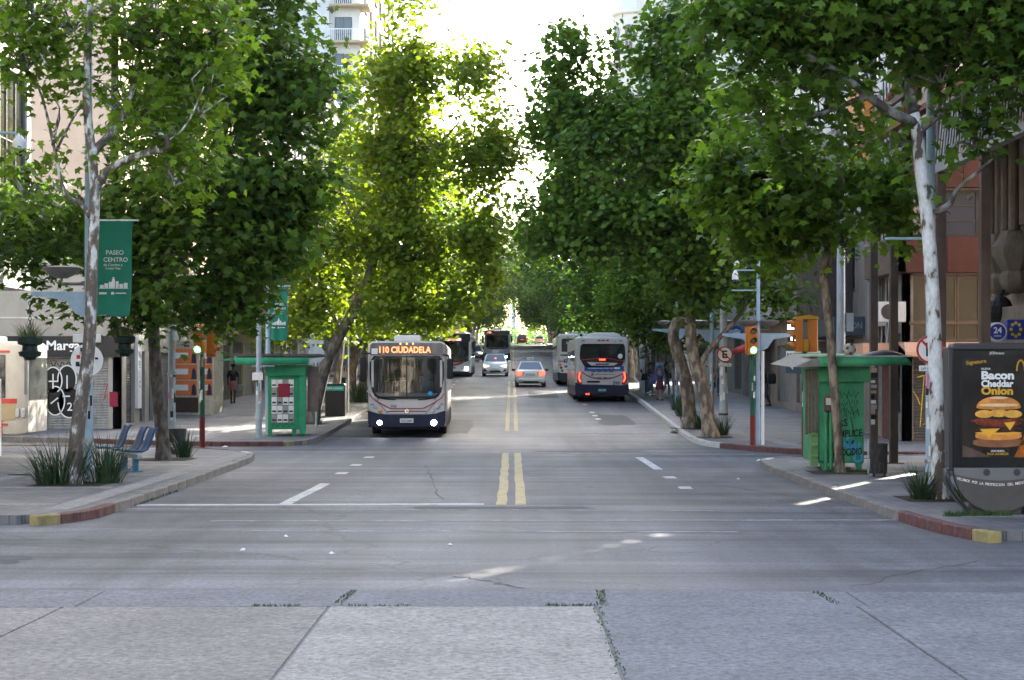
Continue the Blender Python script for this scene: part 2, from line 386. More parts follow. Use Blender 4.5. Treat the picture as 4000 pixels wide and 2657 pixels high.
def pave(name, rows, z=SW):
    """rows: (y, xleft, xright); follows the ground"""
    mb = MB(); top = [[(xl, y, g(y) + z) for xl, xr in [(a, b)]] + [((a + b) / 2, y, g(y) + z)] + [(b, y, g(y) + z)] for y, a, b in rows]
    mb.grid(top)
    for e in (0, 2): mb.grid([[(r[e][0], r[e][1], r[e][2]) for r in top], [(r[e][0], r[e][1], r[e][2] - z - .1) for r in top]])
    for r in (top[0], top[-1]): mb.grid([r, [(p[0], p[1], p[2] - z - .1) for p in r]])
    return mb.build(name, M_tile, smooth=0, kind='structure')
def xl_far(y):   # far left kerb
    return -6.1
def xr_far(y): return min(5.5 + max(0, y - 50) * .0165, 6.0)
LX, RX = -13.1, 11.4
long = [50.4, 52, 54, 56, 58, 60, 64, 70, 80, 100, 110]
swl = pave('pavement', [(24.15, -30, -6.9), (24.5, -30, -6.45), (25, -30, -6.1), (28, -30, -6.08), (36, -30, -6.15), (41, -30, -6.25), (43.3, -30, -6.5), (44.6, -30, -7.1), (46.2, -30, -8.4), (47.3, -30, -13)])
swr = pave('pavement', [(21.75, 6.2, 30), (22.4, 5.85, 30), (24, 5.6, 30), (30, 5.55, 30), (38, 5.6, 30), (40.2, 5.8, 30), (41.2, 6.6, 30), (41.8, 9, 26), (42.3, 12, 22)])
swfl = pave('pavement', [(50.2, -9, -6.7), (50.8, -10.5, -6.15), (52, -12.3, -6.05), (54, -17, -6.05), (55.5, -45, -6.05)] + [(y, -45, -6.05) for y in (57, 60, 66, 75, 90, 110)])
swfr = pave('pavement', [(44, 8.6, 45), (45.5, 7.3, 45), (47.2, 6.55, 45), (49, 5.95, 45), (50.4, 5.62, 45)] + [(y, xr_far(y), 45) for y in (52, 54, 56, 60, 66, 74, 82, 92, 105)])
for a, b_ in ((119, 240), (248, 330)):
    yy = [a] + list(range(a + 10, b_, 20)) + [b_]
    pave('pavement', [(y, -45, -6.05) for y in yy]); pave('pavement', [(y, 6.0, 45) for y in yy])

def band(parent, x0, y0, x1, y1, w):
    L = math.hypot(x1 - x0, y1 - y0); px, py = -(y1 - y0) / L * w / 2, (x1 - x0) / L * w / 2; n = max(1, int(L / 3)); a = []; b = []
    for i in range(n + 1):
        t = i / n; x = x0 + (x1 - x0) * t; y = y0 + (y1 - y0) * t
        a.append((x + px, y + py, g(y + py) + SW + .004)); b.append((x - px, y - py, g(y - py) + SW + .004))
    MB().grid([b, a]).build('paving_band', M_band, parent)
for y in (26.2, 30.0, 33.8, 37.6, 41.4, 44.6): band(swl, -20, y, -6.9 - (y > 44) * .8, y, .45)
band(swl, -9.6, 24.3, -9.6, 46, .45); band(swl, -6.62, 25.2, -6.62, 43, .4)
for y in (24.0, 27.4, 31.2, 35.0, 38.8): band(swr, 6.2, y, 11, y, .45)
band(swr, 8.2, 22, 8.2, 41, .4)
for y in (52.6, 56.2, 60, 63.8, 67.6, 71.4, 75.2, 79, 84): band(swfl, LX, y, -6.4, y, .4)
band(swfl, -9.3, 51.2, -9.3, 108, .4)
for y in (47.9, 51.8, 55.6, 59.4, 63.2, 67, 70.8, 74.6, 80, 86): band(swfr, xr_far(y) + .3 + (y < 50) * 1.0, y, RX, y, .4)
band(swfr, 7.7, 48, 7.7, 103, .4)

_ks = {}
def kerb_line(pts, marks=None, name='kerb', default=None):
    """individual kerb stones along a polyline; marks: list of (from,to,material) in metres"""
    root = MB().box(pts[0][0] - .02, pts[0][0] + .02, pts[0][1] - .02, pts[0][1] + .02, -.2, -.1).build(name, M_kerb, kind='structure')
    rnd = random.Random(len(pts)); acc = 0; default = default or M_kerb
    segs = []; 
    for (x0, y0), (x1, y1) in zip(pts, pts[1:]):
        L = math.hypot(x1 - x0, y1 - y0); segs.append((acc, L, x0, y0, x1, y1)); acc += L
    s = 0.0
    def at(s):
        for a, L, x0, y0, x1, y1 in segs:
            if s <= a + L + 1e-6:
                t = (s - a) / L; return x0 + (x1 - x0) * t, y0 + (y1 - y0) * t
        return segs[-1][4], segs[-1][5]
    while s < acc - .3:
        L = .42 if (s == 0 and marks and marks[0][2] is M_kerbyel) else min(rnd.uniform(.85, 1.15), acc - s); x0, y0 = at(s); x1, y1 = at(s + L); m = default
        for a, b, q in marks or ():
            if a <= s + L / 2 < b: m = q
        if m.name not in _ks:
            me = MB().box(-.5, .5, -.085, .085, -.12, SW + .016).build('kerb_stone', m, bevel=.02, seg=2); _ks[m.name] = me.data; bpy.data.objects.remove(me)
        o = link('kerb_stone', _ks[m.name], root, .02, 2)
        d = Vector((x1 - x0, y1 - y0, g(y1) - g(y0))); ll = d.length
        o.location = ((x0 + x1) / 2, (y0 + y1) / 2, (g(y0) + g(y1)) / 2 + rnd.uniform(-.008, .008)); o.scale = (ll - .012, 1, 1)
        o.rotation_euler = (0, -math.asin(d.z / ll), math.atan2(d.y, d.x) + rnd.uniform(-.008, .008)); s += L
kerb_line([(-6.62, 23.95), (-6.35, 24.3), (-6.1, 25.2), (-6.08, 28), (-6.15, 36), (-6.25, 41), (-6.5, 43.3), (-7.1, 44.6), (-8.4, 46.2), (-10, 46.75), (-13, 47.35), (-22, 47.6)], [(0, .4, M_kerbyel), (.4, 2.4, M_kerbred), (19, 20.1, M_kerbwht), (21.5, 50, M_kerbred)])
kerb_line([(6.0, 21.5), (5.75, 22.3), (5.6, 24), (5.55, 30), (5.6, 38), (5.8, 40.2), (6.6, 41.2), (9, 41.8), (12, 42.3)], [(0, .4, M_kerbyel), (.4, 2.9, M_kerbred), (17.9, 19.1, M_kerbwht)])
kerb_line([(-20, 54.5), (-17, 54.0), (-12.3, 51.9), (-10.5, 50.75), (-9, 50.15), (-6.7, 50.15), (-6.15, 50.8), (-6.05, 52), (-6.05, 110)], [(7, 14.3, M_kerbred), (14.3, 15.2, M_kerbyel)])
kerb_line([(12, 42.5), (8.6, 44), (7.3, 45.5), (6.55, 47.2), (5.95, 49), (5.62, 50.4), (xr_far(52), 52), (xr_far(60), 60), (xr_far(70), 70), (6, 82), (6, 105)], [(0, 9.4, M_kerbred), (9.4, 80, M_kerbwht)])
for y0, y1 in ((119, 240),):
    for x in (-6.05, 6.0):
        mb = MB()
        yy = list(range(y0, y1 + 1, 11))
        for a, b_ in zip(yy, yy[1:]): mb.add([(x - .08, a, g(a) - .1), (x + .08, a, g(a) - .1), (x + .08, b_, g(b_) - .1), (x - .08, b_, g(b_) - .1), (x - .08, a, g(a) + SW + .01), (x + .08, a, g(a) + SW + .01), (x + .08, b_, g(b_) + SW + .01), (x - .08, b_, g(b_) + SW + .01)], [(4, 5, 6, 7), (0, 1, 5, 4), (1, 2, 6, 5), (3, 0, 4, 7)])
        mb.build('kerb', M_kerbwht, kind='structure')

# ================================================================ BUILDINGS
M_glass = glass_mat('window_glass', (.015, .018, .022))
M_glassblue = glass_mat('bluish_window_glass', (.07, .09, .13), rough=.2); M_glassdk = glass_mat('slate_window_glass', (.022, .03, .05), rough=.25, ior=1.4); M_glassbr = glass_mat('bronze_window_glass', (.03, .026, .014), wave=.55, ior=1.5)
M_frame_d = mat('dark_window_frame', (.05, .045, .04), .5)
M_frame_l = mat('pale_window_frame', (.5, .49, .46), .5, dirt=.3)
M_slat = mat('shutter_steel', (.27, .265, .255), .55, .15, 2, metal=.2, dirt=.55)
M_slatd = mat('dark_shutter', (.10, .095, .09), .6, .2, 2, dirt=.5)
M_curtain = mat('curtain', (.3, .28, .24), .9, .2)
_win = {}
def window(parent, loc, w, h, rz, nx=2, nz=1, fm=None, gm=None, name='window', bar=.06):
    """framed window with a pane; faces local -y"""
    fm = fm or M_frame_l; gm = gm or M_glass
    k = (round(w, 2), round(h, 2), nx, nz, fm.name, gm.name, bar)
    if k not in _win:
        mb = MB(); d = .07
        mb.box(-w / 2, -w / 2 + bar, -d, 0, 0, h); mb.box(w / 2 - bar, w / 2, -d, 0, 0, h)
        mb.box(-w / 2 + bar, w / 2 - bar, -d, 0, 0, bar); mb.box(-w / 2 + bar, w / 2 - bar, -d, 0, h - bar, h)
        for i in range(1, nx): x = -w / 2 + w * i / nx; mb.box(x - bar * .4, x + bar * .4, -d * .8, 0, bar, h - bar)
        for i in range(1, nz): z = h * i / nz; mb.box(-w / 2 + bar, w / 2 - bar, -d * .7, 0, z - bar * .35, z + bar * .35)
        mb.box(-w / 2 - .06, w / 2 + .06, -d - .08, 0, -.06, -.002)
        a = mb.build('window', fm); p = MB().box(-w / 2 + bar * .5, w / 2 - bar * .5, -.02, -.01, bar * .5, h - bar * .5).build('pane', gm)
        _win[k] = (a.data, p.data); bpy.data.objects.remove(a); bpy.data.objects.remove(p)
    a = link(name, _win[k][0], parent); a.location = loc; a.rotation_euler = (0, 0, rz)
    p = link('pane', _win[k][1], a); return a
def shutter(parent, loc, w, h, rz, m=None, pitch=.085, name='roller_shutter'):
    mb = MB(); rows = []; n = int(h / pitch)
    for i in range(n):
        z = i * h / n; s = h / n
        for dz, dy in ((0, 0), (.12, -.022), (.5, -.03), (.85, -.018), (.97, 0)): rows.append([(-w / 2, dy, z + dz * s), (w / 2, dy, z + dz * s)])
    mb.grid(rows); o = mb.build(name, m or M_slat, parent, smooth=25, kind='stuff'); o.location = loc; o.rotation_euler = (0, 0, rz); return o
def skin(mb, o, u, L, z0, z1, rows, t=.22):
    """wall skin with openings. o corner, u unit direction, inward = left of u when t>0. rows: (za,zb,[(u0,u1)..])"""
    o = Vector((o[0], o[1], 0)); u = Vector((u[0], u[1], 0)); n = Vector((-u.y, u.x, 0))
    def blk(a, b, za, zb):
        if b - a < .01 or zb - za < .01: return
        P = [o + u * a, o + u * b, o + u * b + n * t, o + u * a + n * t]
        mb.add([(p.x, p.y, za) for p in P] + [(p.x, p.y, zb) for p in P], [(3, 2, 1, 0), (4, 5, 6, 7), (0, 1, 5, 4), (1, 2, 6, 5), (2, 3, 7, 6), (3, 0, 4, 7)])
    z = z0
    for za, zb, ops in rows:
        blk(0, L, z, za); a = 0
        for u0, u1 in ops: blk(a, u0, za, zb); a = u1
        blk(a, L, za, zb); z = zb
    blk(0, L, z, z1)
PLASTER = {'cream': (.5, .46, .38), 'white': (.56, .55, .52), 'peach': (.52, .40, .31), 'grey': (.33, .33, .33), 'ochre': (.42, .33, .2), 'beige': (.33, .305, .265), 'brown': (.2, .15, .12), 'pale': (.55, .53, .49)}
def plaster(k): return mat('plaster_' + k, PLASTER[k], .85, .1, .6, bump=.1, bscale=12, dirt=.45, dirtcol=tuple(c * .55 for c in PLASTER[k]))
def block(name, label, side, y0, y1, h, depth, col, floors, bays, group=None, fx=None, shop=3.4, balc=False, win=True, fm=None, front=True):
    """a town house block; side -1 = left of the avenue (faces +x), 1 = right"""
    fx = fx if fx is not None else (LX if side < 0 else RX); b = g((y0 + y1) / 2) + SW
    base = min(g(y0), g(y1)) - .3
    t = thing(name, label, 'building', (fx, (y0 + y1) / 2, base), 0, group); zo = base
    wl_ = MB(); L = y1 - y0; yc = (y0 + y1) / 2
    sx = -side   # outward x
    x_in = -sx * .26
    wl_.box(min(x_in, -sx * depth), max(x_in, -sx * depth), -L / 2 + .02, L / 2 - .02, 0, h - .02)
    fh = (h - shop - .9) / floors; bw = L / bays; rows = []; ops = []
    ww = min(bw * .55, 1.5)
    shz = b - zo
    srow = [(i * bw + .25, (i + 1) * bw - .25) for i in range(bays)]
    rows.append((shz, shz + shop - .7, srow))
    for fl in range(floors):
        za = shz + shop + fl * fh + .75; rows.append((za, za + min(fh - 1.1, 1.9), [(i * bw + bw / 2 - ww / 2, i * bw + bw / 2 + ww / 2) for i in range(bays)]))
    # facade runs along y; inward must be to the left of u
    if side < 0: skin(wl_, (0, -L / 2), (0, 1), L, 0, h, rows, .22)
    else: skin(wl_, (0, L / 2), (0, -1), L, 0, h, rows, .22)
    wl_.build('wall', plaster(col), t)
    cr = MB(); cr.box(-.3 if sx < 0 else -depth, depth if sx < 0 else .3, -L / 2 - .12, L / 2 + .12, h, h + .35)
    cr.build('cornice', plaster(col), t); MB().box(-.16 if sx < 0 else 0.02, -.02 if sx < 0 else .16, -L / 2, L / 2, shz + shop - .35, shz + shop - .1).build('string_course', plaster(col), t)
    rz = R(90) if side < 0 else R(-90); xw = -sx * .12
    rnd = random.Random(int(y0))
    if win:
        for za, zb, ops in rows[1:]:
            for u0, u1 in ops:
                yy = -L / 2 + (u0 + u1) / 2
                window(t, (xw, yy if side < 0 else -yy, za), u1 - u0, zb - za, rz, 2, 1 + (zb - za > 1.6), fm)
                if balc and rnd.random() < balc:
                    m_ = MB(); a = .85; y_ = yy if side < 0 else -yy; w_ = (u1 - u0) / 2 + .35
                    s0, s1 = (0.0, a) if sx > 0 else (-a, 0.0)
                    m_.box(s0, s1, y_ - w_, y_ + w_, za - .9, za - .75); bo = m_.build('balcony', plaster(col), t)
                    r_ = MB(); xo = sx * (a - .05)
                    for k in range(int(w_ * 2 / .13)): r_.box(xo - .012, xo + .012, y_ - w_ + k * .13, y_ - w_ + k * .13 + .02, za - .75, za + .15)
                    r_.box(xo - .025, xo + .025, y_ - w_, y_ + w_, za + .15, za + .2); r_.build('railing', M_dark, bo)
        for i, (u0, u1) in enumerate(srow):
            yy = -L / 2 + (u0 + u1) / 2
            shutter(t, (xw, yy if side < 0 else -yy, shz), u1 - u0, shop - .7, rz, M_slat if rnd.random() < .6 else M_slatd)
    return t

# ---- near-left corner building: upper floors jut out over a recessed ground floor
t = thing('corner_building', 'white modern building with yellow lit window bands jutting over the left corner', 'building', (-12.2, 44, 0))
mb = MB(); skin(mb, (0, -24), (0, 1), 24, 4.2, 10.3, [(6.1, 9.5, [(i * 3 + .35, i * 3 + 2.65) for i in range(8)])], .25)
mb.box(-12, -.28, -24, 0, 4.2, 10.3); mb.box(-12, -2.0, -24, -.3, 0, 4.2); mb.build('wall', plaster('white'), t)
MB().box(-12, .45, -24.1, .15, 10.7, 17).box(-11.9, .1, -24, 0, 10.3, 10.7).build('upper_storeys', plaster('pale'), t)
M_amber = mat('amber_blind', (.55, .36, .08), .8, .2)  # amber sheet stands in for the gold reflected in the panes
for i in range(8):
    w_ = window(t, (-.12, -24 + i * 3 + 1.5, 6.1), 2.3, 3.4, R(90), 3, 2, mat('taupe_window_frame', (.16, .145, .13), .5), glass_mat('clear_window_glass', (.05, .05, .04), .6), bar=.05)
    b_ = MB().box(-1.05, 1.05, .06, .08, .1, 3.3).build('blind', M_amber, w_)
# ---- shop building facing the side street
SY = 58.0
t = thing('shop_building', 'peach and white corner building with a black shop sign above a grey graffiti shutter', 'building', (-13.1, SY, 0))
mb = MB(); zb = .3
# front skin: u along +x, from x=-32 to -13.1 (inward = +y)
skin(mb, (-19, 0), (1, 0), 19, 0, 6.4, [(.25, 2.62, [(2, 5), (6, 9), (10, 15.0), (16.55, 18.6)]), (4.2, 5.6, [(3, 4.2), (6.5, 7.7)])], .25)
skin(mb, (0, 0), (0, 1), 12, 0, 6.4, [(.4, 2.9, [(.9, 2.2), (3.0, 3.9), (4.6, 5.3), (6.3, 11.2)])], .25)
mb.box(-19, -.27, .27, 12, 0, 6.4); mb.build('wall', plaster('beige'), t)
mb = MB(); skin(mb, (-19, 0), (1, 0), 18.95, 6.6, 21, [(8 + 3.4 * k, 9.8 + 3.4 * k, [(2, 3.3), (5, 6.3), (8, 9.3)]) for k in range(4)], .25)
skin(mb, (-.05, 0), (0, 1), 12, 6.6, 21, [(8 + 3.4 * k, 9.8 + 3.4 * k, [(2, 3.3), (5.4, 6.7), (8.8, 10.1)]) for k in range(4)], .25)
mb.box(-19, -.32, .27, 12, 6.6, 21); mb.build('upper_wall', plaster('peach'), t)
MB().box(-19.1, .12, -.12, 12, 6.4, 6.6).box(-19.1, .03, -.03, 12, 3.95, 4.0).build('string_course', plaster('pale'), t)
for k in range(4):
    for x in (2.65, 5.65, 8.65): window(t, (-19 + x, .12, 8 + 3.4 * k), 1.3, 1.8, 0, 2, 1)
    for y in (2.65, 6.05, 9.45): window(t, (-.17, y, 8 + 3.4 * k), 1.3, 1.8, R(90), 2, 1)
for x in (3.6, 7.1): window(t, (-19 + x, .12, 4.2), 1.2, 1.4, 0, 2, 1)
sh = shutter(t, (-6.5, .14, .25), 4.8, 2.37, 0); shutter(t, (-11.5, .14, .25), 3, 2.37, 0, M_slatd); shutter(t, (-15.5, .14, .25), 3, 2.37, 0, M_slatd)
sh2 = shutter(t, (-1.45, .14, .25), 2.05, 2.37, 0)
MB().box(-3.55, .0, -.14, .0, 2.66, 3.36).build('shop_sign', M_black, t)
# sign lettering stands left of the pillar
M_txtw = mat('white_lettering', (.8, .8, .78), .6, .03); M_txto = mat('orange_lettering', (.75, .22, .04), .6, .03)
MB().box(-9, -3.552, -.14, 0, 2.66, 3.36).build('shop_sign', M_black, t)
mb = MB(); text(mb, 'Marga', (-1.86, -.152, 3.0), (1, 0, 0), (0, 0, 1), width=1.12, height=.42, bold=.02); mb.build('lettering', M_txtw, t)
mb = MB(); text(mb, 's', (-2.56, -.152, 2.98), (1, 0, 0), (0, 0, 1), height=.2, bold=.02); mb.build('lettering', M_txto, t)
# graffiti on the shutter (flat paint on the slats)
M_gb = mat('black_spray_paint', (.008, .008, .009), .5, .1); M_gw = mat('white_spray_paint', (.7, .7, .68), .6, .05); M_gr = mat('red_spray_paint', (.35, .03, .04), .6, .1); M_gc = mat('blue_spray_paint', (.06, .3, .5), .6, .1); M_gy = mat('yellow_spray_paint', (.65, .48, .03), .6, .1)
def ell(cx, cz, rx, rz, y, a0=0, a1=360, n=24): return [(cx + rx * math.cos(R(a0 + (a1 - a0) * i / n)), y, cz + rz * math.sin(R(a0 + (a1 - a0) * i / n))) for i in range(n + 1)]
gy = .1
mb = MB()
for cx, cz, rx, rz_ in ((-2.27, 1.88, .28, .42), (-1.8, 1.92, .29, .44), (-2.2, 1.2, .3, .46), (-1.72, 1.15, .36, .5)): mb.poly(ell(cx, cz, rx, rz_, gy)[:-1])
ribbon(mb, [(-2.4 + .06 * i, gy, 2.42 + .1 * math.sin(i * 1.9)) for i in range(18)], .035)
mb.build('graffiti', M_gb, sh2).location = (1.45, -.14, -.25)
mb = MB()
for cx, cz, rx, rz_, a0, a1 in ((-2.27, 1.88, .3, .44, -60, 200), (-1.8, 1.92, .31, .46, -20, 190), (-2.2, 1.2, .32, .48, -190, 100), (-1.72, 1.15, .38, .52, 180, 330)): ribbon(mb, ell(cx, cz, rx, rz_, gy - .006, a0, a1), .04)
for a, b_ in (((-2.42, 1.85), (-2.1, 1.85)), ((-2.27, 1.6), (-2.27, 2.1)), ((-1.8, 2.05), (-1.8, 1.6)), ((-1.95, 1.35), (-1.7, 1.35)), ((-2.35, 1.1), (-2.1, 1.3))): ribbon(mb, [(a[0], gy - .006, a[1]), (b_[0], gy - .006, b_[1])], .045)
text(mb, '23', (-1.62, gy - .006, 1.0), (1, 0, 0), (0, 0, 1), height=.28); mb.build('graffiti', M_gw, sh2).location = (1.45, -.14, -.25)
mb = MB(); ribbon(mb, [(-.55, gy, 1.3), (-.45, gy, 1.75), (-.3, gy, 1.9), (-.2, gy, 1.7), (-.35, gy, 1.5)], .03); ribbon(mb, [(-.6, gy, 1.2), (-.4, gy, 1.45), (-.3, gy, 1.2), (-.15, gy, 1.4)], .025); mb.build('graffiti', M_gr, sh2).location = (1.45, -.14, -.25)
# poster, doorways, vertical sign on the flank
mb = MB().box(-.36, -.08, -.012, 0, 1.0, 1.5); mb.build('poster', mat('crimson_poster', (.24, .02, .04), .8), t)
shutter(t, (-.14, 1.55, .35), 1.3, 2.6, R(90), M_slatd); shutter(t, (-.14, 3.45, .35), .9, 2.6, R(90), M_slatd); shutter(t, (-.14, 4.95, .35), .7, 2.6, R(90), M_slatd); shutter(t, (-.14, 8.75, .35), 4.9, 2.6, R(90), M_slat)
MB().box(0, .1, 2.3, 2.9, .9, 3.4).build('vertical_sign', M_white, t)
mb = MB()
for i, c in enumerate('ANEIC'): text(mb, c, (.108, 2.6, 3.1 - i * .34), (0, 1, 0), (0, 0, 1), height=.24)
mb.build('lettering', mat('grey_lettering', (.05, .05, .06), .6), t)
# poster-covered booth recess
b0 = thing('poster_booth', 'booth plastered with orange and white posters beyond the green traffic light', 'kiosk', (-12.55, 67.2, g(67) + SW))
MB().box(-1.2, 1.0, 0, 2.2, 0, 2.75).box(-1.3, 1.1, -.1, 2.3, 2.75, 2.9).build('body', mat('booth_cream', (.5, .46, .36), .8, .2, dirt=.5), b0)
M_or = mat('orange_poster', (.62, .17, .06), .8, .12)
for i in range(3):
    z = .75 + i * .62
    for x0, x1 in ((-.55, .35), (.48, .95)):
        p = MB().box(x0, x1, -.02, -.005, z, z + .58).build('poster', M_or, b0)
        MB().box(x0 + .03, x0 + (x1 - x0) * .62, -.03, -.021, z + .2, z + .42).build('print', M_paper, p)
        MB().prism([(x1 - .22, z + .02), (x1 - .02, z + .02), (x1 - .05, z + .35), (x1 - .12, z + .48), (x1 - .19, z + .35)], -.03, -.021).build('print', mat('dark_print', (.03, .035, .06), .8), p)
MB().box(-.5, .4, -.04, 0, .1, .68).build('hatch', mat('brown_hatch', (.06, .035, .025), .7), b0)
# ---- left row beyond
block('town_building', 'ochre building with long grey roller shutters behind the walking man', -1, 70.4, 92, 17, 14, 'ochre', 4, 6, balc=.4)
block('town_building', 'grey five storey building behind the leaning tree row on the left', -1, 92.2, 110, 19, 14, 'grey', 5, 5, balc=.5)
block('town_building', 'beige apartment block beyond the second crossing on the left', -1, 119, 150, 20, 14, 'beige', 5, 7, balc=.3)
block('town_building', 'cream building at the foot of the tall left tower', -1, 200.5, 240, 24, 14, 'cream', 6, 7, balc=.3)
block('town_building', 'sunlit pale building far up the left side of the avenue', -1, 248, 300, 24, 14, 'pale', 6, 9, balc=.3)
# ---- left tower
zt = g(152) + SW
t = thing('tower_block', 'tall grey white tower with corner balconies above the left trees', 'building', (LX - .3, 152, zt))
mb = MB().box(-16, 0, .3, 46, 0, 48); mb.box(-16, -2.6, -.2, .3, 0, 48); mb.build('wall', plaster('white'), t)
for k in range(12):
    z = 9 + 3.2 * k
    bo = MB().box(-2.55, .9, -.9, 2.2, z - .18, z).build('balcony', plaster('ochre'), t)
    r_ = MB()
    for i in range(20): r_.box(-2.5 + i * .175, -2.46 + i * .175, -.88, -.85, z, z + .95)
    for i in range(17): r_.box(.85, .88, -.85 + i * .18, -.81 + i * .18, z, z + .95)
    r_.box(-2.55, .9, -.9, -.84, z + .95, z + 1.02); r_.box(.84, .9, -.84, 2.2, z + .95, z + 1.02); r_.build('railing', M_white, bo)
    window(t, (-1.4, .28, z + .02), 1.5, 2.2, 0, 2, 1, M_frame_d)
    for y in (6, 12, 18, 24, 30, 36, 42): window(t, (.02, y, z + .6), 2.2, 1.7, R(90), 3, 1, M_frame_d)

# ---- right: gothic stone building beside the advertising panel
M_stone = mat('brown_sandstone', (.185, .145, .11), .9, .22, 1.5, bump=.3, bscale=14, dirt=.6, dirtcol=(.06, .045, .035))
t = thing('gothic_building', 'brown sandstone building with clustered shafts, arched niche and stepped corbels', 'building', (10.75, 41, 0))
mb = MB(); mb.box(.9, 14, -21, 0, 0, 24); mb.box(0.3, .9, -21, -.0, 0, 3.6); mb.build('wall', M_stone, t)
for y in (-1.0, -2.1, -5.2, -6.3, -9.4, -10.5, -13.6):
    mb = MB(); mb.tube([(.55, y, 5.3), (.55, y, 22)], .17, 10); mb.tube([(.4, y + .32, 5.3), (.4, y + .32, 22)], .1, 8); mb.tube([(.4, y - .32, 5.3), (.4, y - .32, 22)], .1, 8)
    mb.box(.6, .92, y - .5, y + .5, 5.2, 22); mb.build('shaft', M_stone, t, smooth=40)
    mb = MB(); mb.lathe([(.12, 3.9), (.3, 4.0), (.38, 4.15), (.38, 4.3), (.3, 4.4), (.42, 4.55), (.55, 4.8), (.55, 4.95), (.42, 5.1), (.34, 5.3)], 8, (.55, y, 0)); mb.build('corbel', M_stone, t)
for y in (-3.65, -7.85, -12):
    arc = [(.62, y + 1.0 * math.cos(R(a)), 8.2 + 1.5 * math.sin(R(a))) for a in range(0, 181, 12)]
    mb = MB(); mb.tube([(.62, y + 1.0, 5.4)] + arc + [(.62, y - 1.0, 5.4)], .16, 8); mb.tube([(.72, y + .72, 5.4)] + [(.72, y + .72 * math.cos(R(a)), 8.2 + 1.15 * math.sin(R(a))) for a in range(0, 181, 12)] + [(.72, y - .72, 5.4)], .1, 8)
    mb.build('arch_moulding', M_stone, t, smooth=50)
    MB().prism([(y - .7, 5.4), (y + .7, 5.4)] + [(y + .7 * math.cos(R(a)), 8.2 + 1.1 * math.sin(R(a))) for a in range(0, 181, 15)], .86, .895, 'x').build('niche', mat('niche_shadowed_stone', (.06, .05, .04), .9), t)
for y in (-1.5, -5.7):
    mb = MB(); mb.ball((.35, y, 3.55), (.3, .42, .34), 10, 7); mb.tube([(.35, y, 3.85), (.5, y, 4.1)], .05); mb.build('iron_bracket', mat('black_iron', (.012, .012, .012), .7, .3, bump=1, bscale=14), t, smooth=20)
# pharmacy sign and disc
s_ = thing('pharmacy_sign', 'long blue pharmacy sign board with yellow emblem and white lettering under the corbels', 'sign', (11.05, 36.4, 2.82))
M_signblue = mat('sign_blue', (.02, .04, .30), .4, .05); M_yell = mat('emblem_yellow', (.7, .5, .06), .5, .05)
MB().box(-.66, 1.6, 0, .22, 0, .42).build('board', M_signblue, s_, bevel=.01)
mb = MB()
for i in range(8): w = i * math.pi / 4; mb.prism([(-.48 + .1 * math.cos(w) + .035 * math.cos(w2), .21 + .14 * math.sin(w) + .04 * math.sin(w2)) for w2 in [k * math.pi / 3 for k in range(6)]], -.015, -.003)
mb.build('emblem', M_yell, s_)
mb = MB(); text(mb, 'farmashop', (.42, -.006, .2), (1, 0, 0), (0, 0, 1), width=1.4, height=.24, bold=.02); mb.build('lettering', M_txtw, s_)
s_ = thing('disc_sign', 'round dark blue disc sign reading 24 horas with a white rim', 'sign', (10.06, 36.0, 2.97))
MB().lathe([(.19, -.06), (.2, -.05), (.2, .05), (.19, .06)], 28, axis='y').build('rim', M_white, s_, smooth=50)
MB().lathe([(.165, -.068), (.165, -.061)], 28, axis='y').build('face', M_signblue, s_)
mb = MB(); text(mb, '24', (0, -.074, .035), (1, 0, 0), (0, 0, 1), height=.13, bold=.03); text(mb, 'HORAS', (0, -.074, -.085), (1, 0, 0), (0, 0, 1), height=.035); mb.build('lettering', M_txtw, s_)
MB().box(.2, 1.3, -.02, .02, -.02, .02).build('bracket', M_dark, s_)
# ---- steel pergola over the right pavement
M_rust = mat('rusty_brown_steel', (.105, .072, .055), .75, .25, 2, dirt=.5, dirtcol=(.05, .04, .035)); M_rusto = mat('orange_rust_steel', (.16, .052, .025), .8, .3, 3, dirt=.3)
t = thing('steel_pergola', 'brown steel pergola with slanted white rods between two long beams on the right', 'pergola', (8.38, 36, SW))
for y in (4.2, 2.1, -2.1, -5.25, -9): MB().box(-.085, .085, y - .085, y + .085, 0, 7.3).box(-.2, .2, y - .2, y + .2, 0, .02).build('column', M_rust, t, bevel=.01)
MB().box(-.1, .1, -22, 6.5, 7.3, 7.42).build('top_beam', M_rusto, t)
MB().box(-.09, .09, -22, -2.0, 5.9, 6.08).build('lower_beam', mat('silver_beam', (.35, .33, .3), .5, .1, dirt=.3), t)
M_rod = mat('pale_rod', (.42, .4, .36), .5)
yy = -2.3
while yy > -20:
    for dy in (0, .12): MB().tube([(-.12, yy + dy * 2.2, 6.05), (.0, yy + dy, 7.32)], .016, 5).build('rod', M_rod, t)
    yy -= .42
_rr = random.Random(21)
for i in range(12): _z = .8 + i * .12; MB().box(-.08, _rr.uniform(.0, .07), 4.2 - .09 - i * .0005, 4.2 - .086, _z, _z + _rr.uniform(.06, .14)).build('sticker', [M_paper, M_black, mat('tan_sticker', (.4, .3, .2), .8), mat('grey_sticker', (.35, .35, .36), .8)][i % 4], t)
for k in range(9): y = 5.5 - k * 2.6; MB().box(.1, 3.0, y - .06, y + .06, 7.18, 7.3).build('cross_beam', M_rust, t)
for k in range(5):
    y = 5 - k * 3.2; MB().tube([(.0, y, 7.42), (.9, y - .9, 9.4), (2.6, y - 2.4, 12.4)], .09, 6).build('roof_rib', M_rusto, t)
for k in range(6): MB().box(.4 + k * .42, .5 + k * .42, -18, 6, 8.2 + k * .75, 8.32 + k * .75).build('purlin', M_rust, t)
MB().box(.3, 2.9, -22, 5, 7.32, 7.36).build('roof_sheet', mat('dark_roof_sheet', (.05, .045, .05), .7), t)

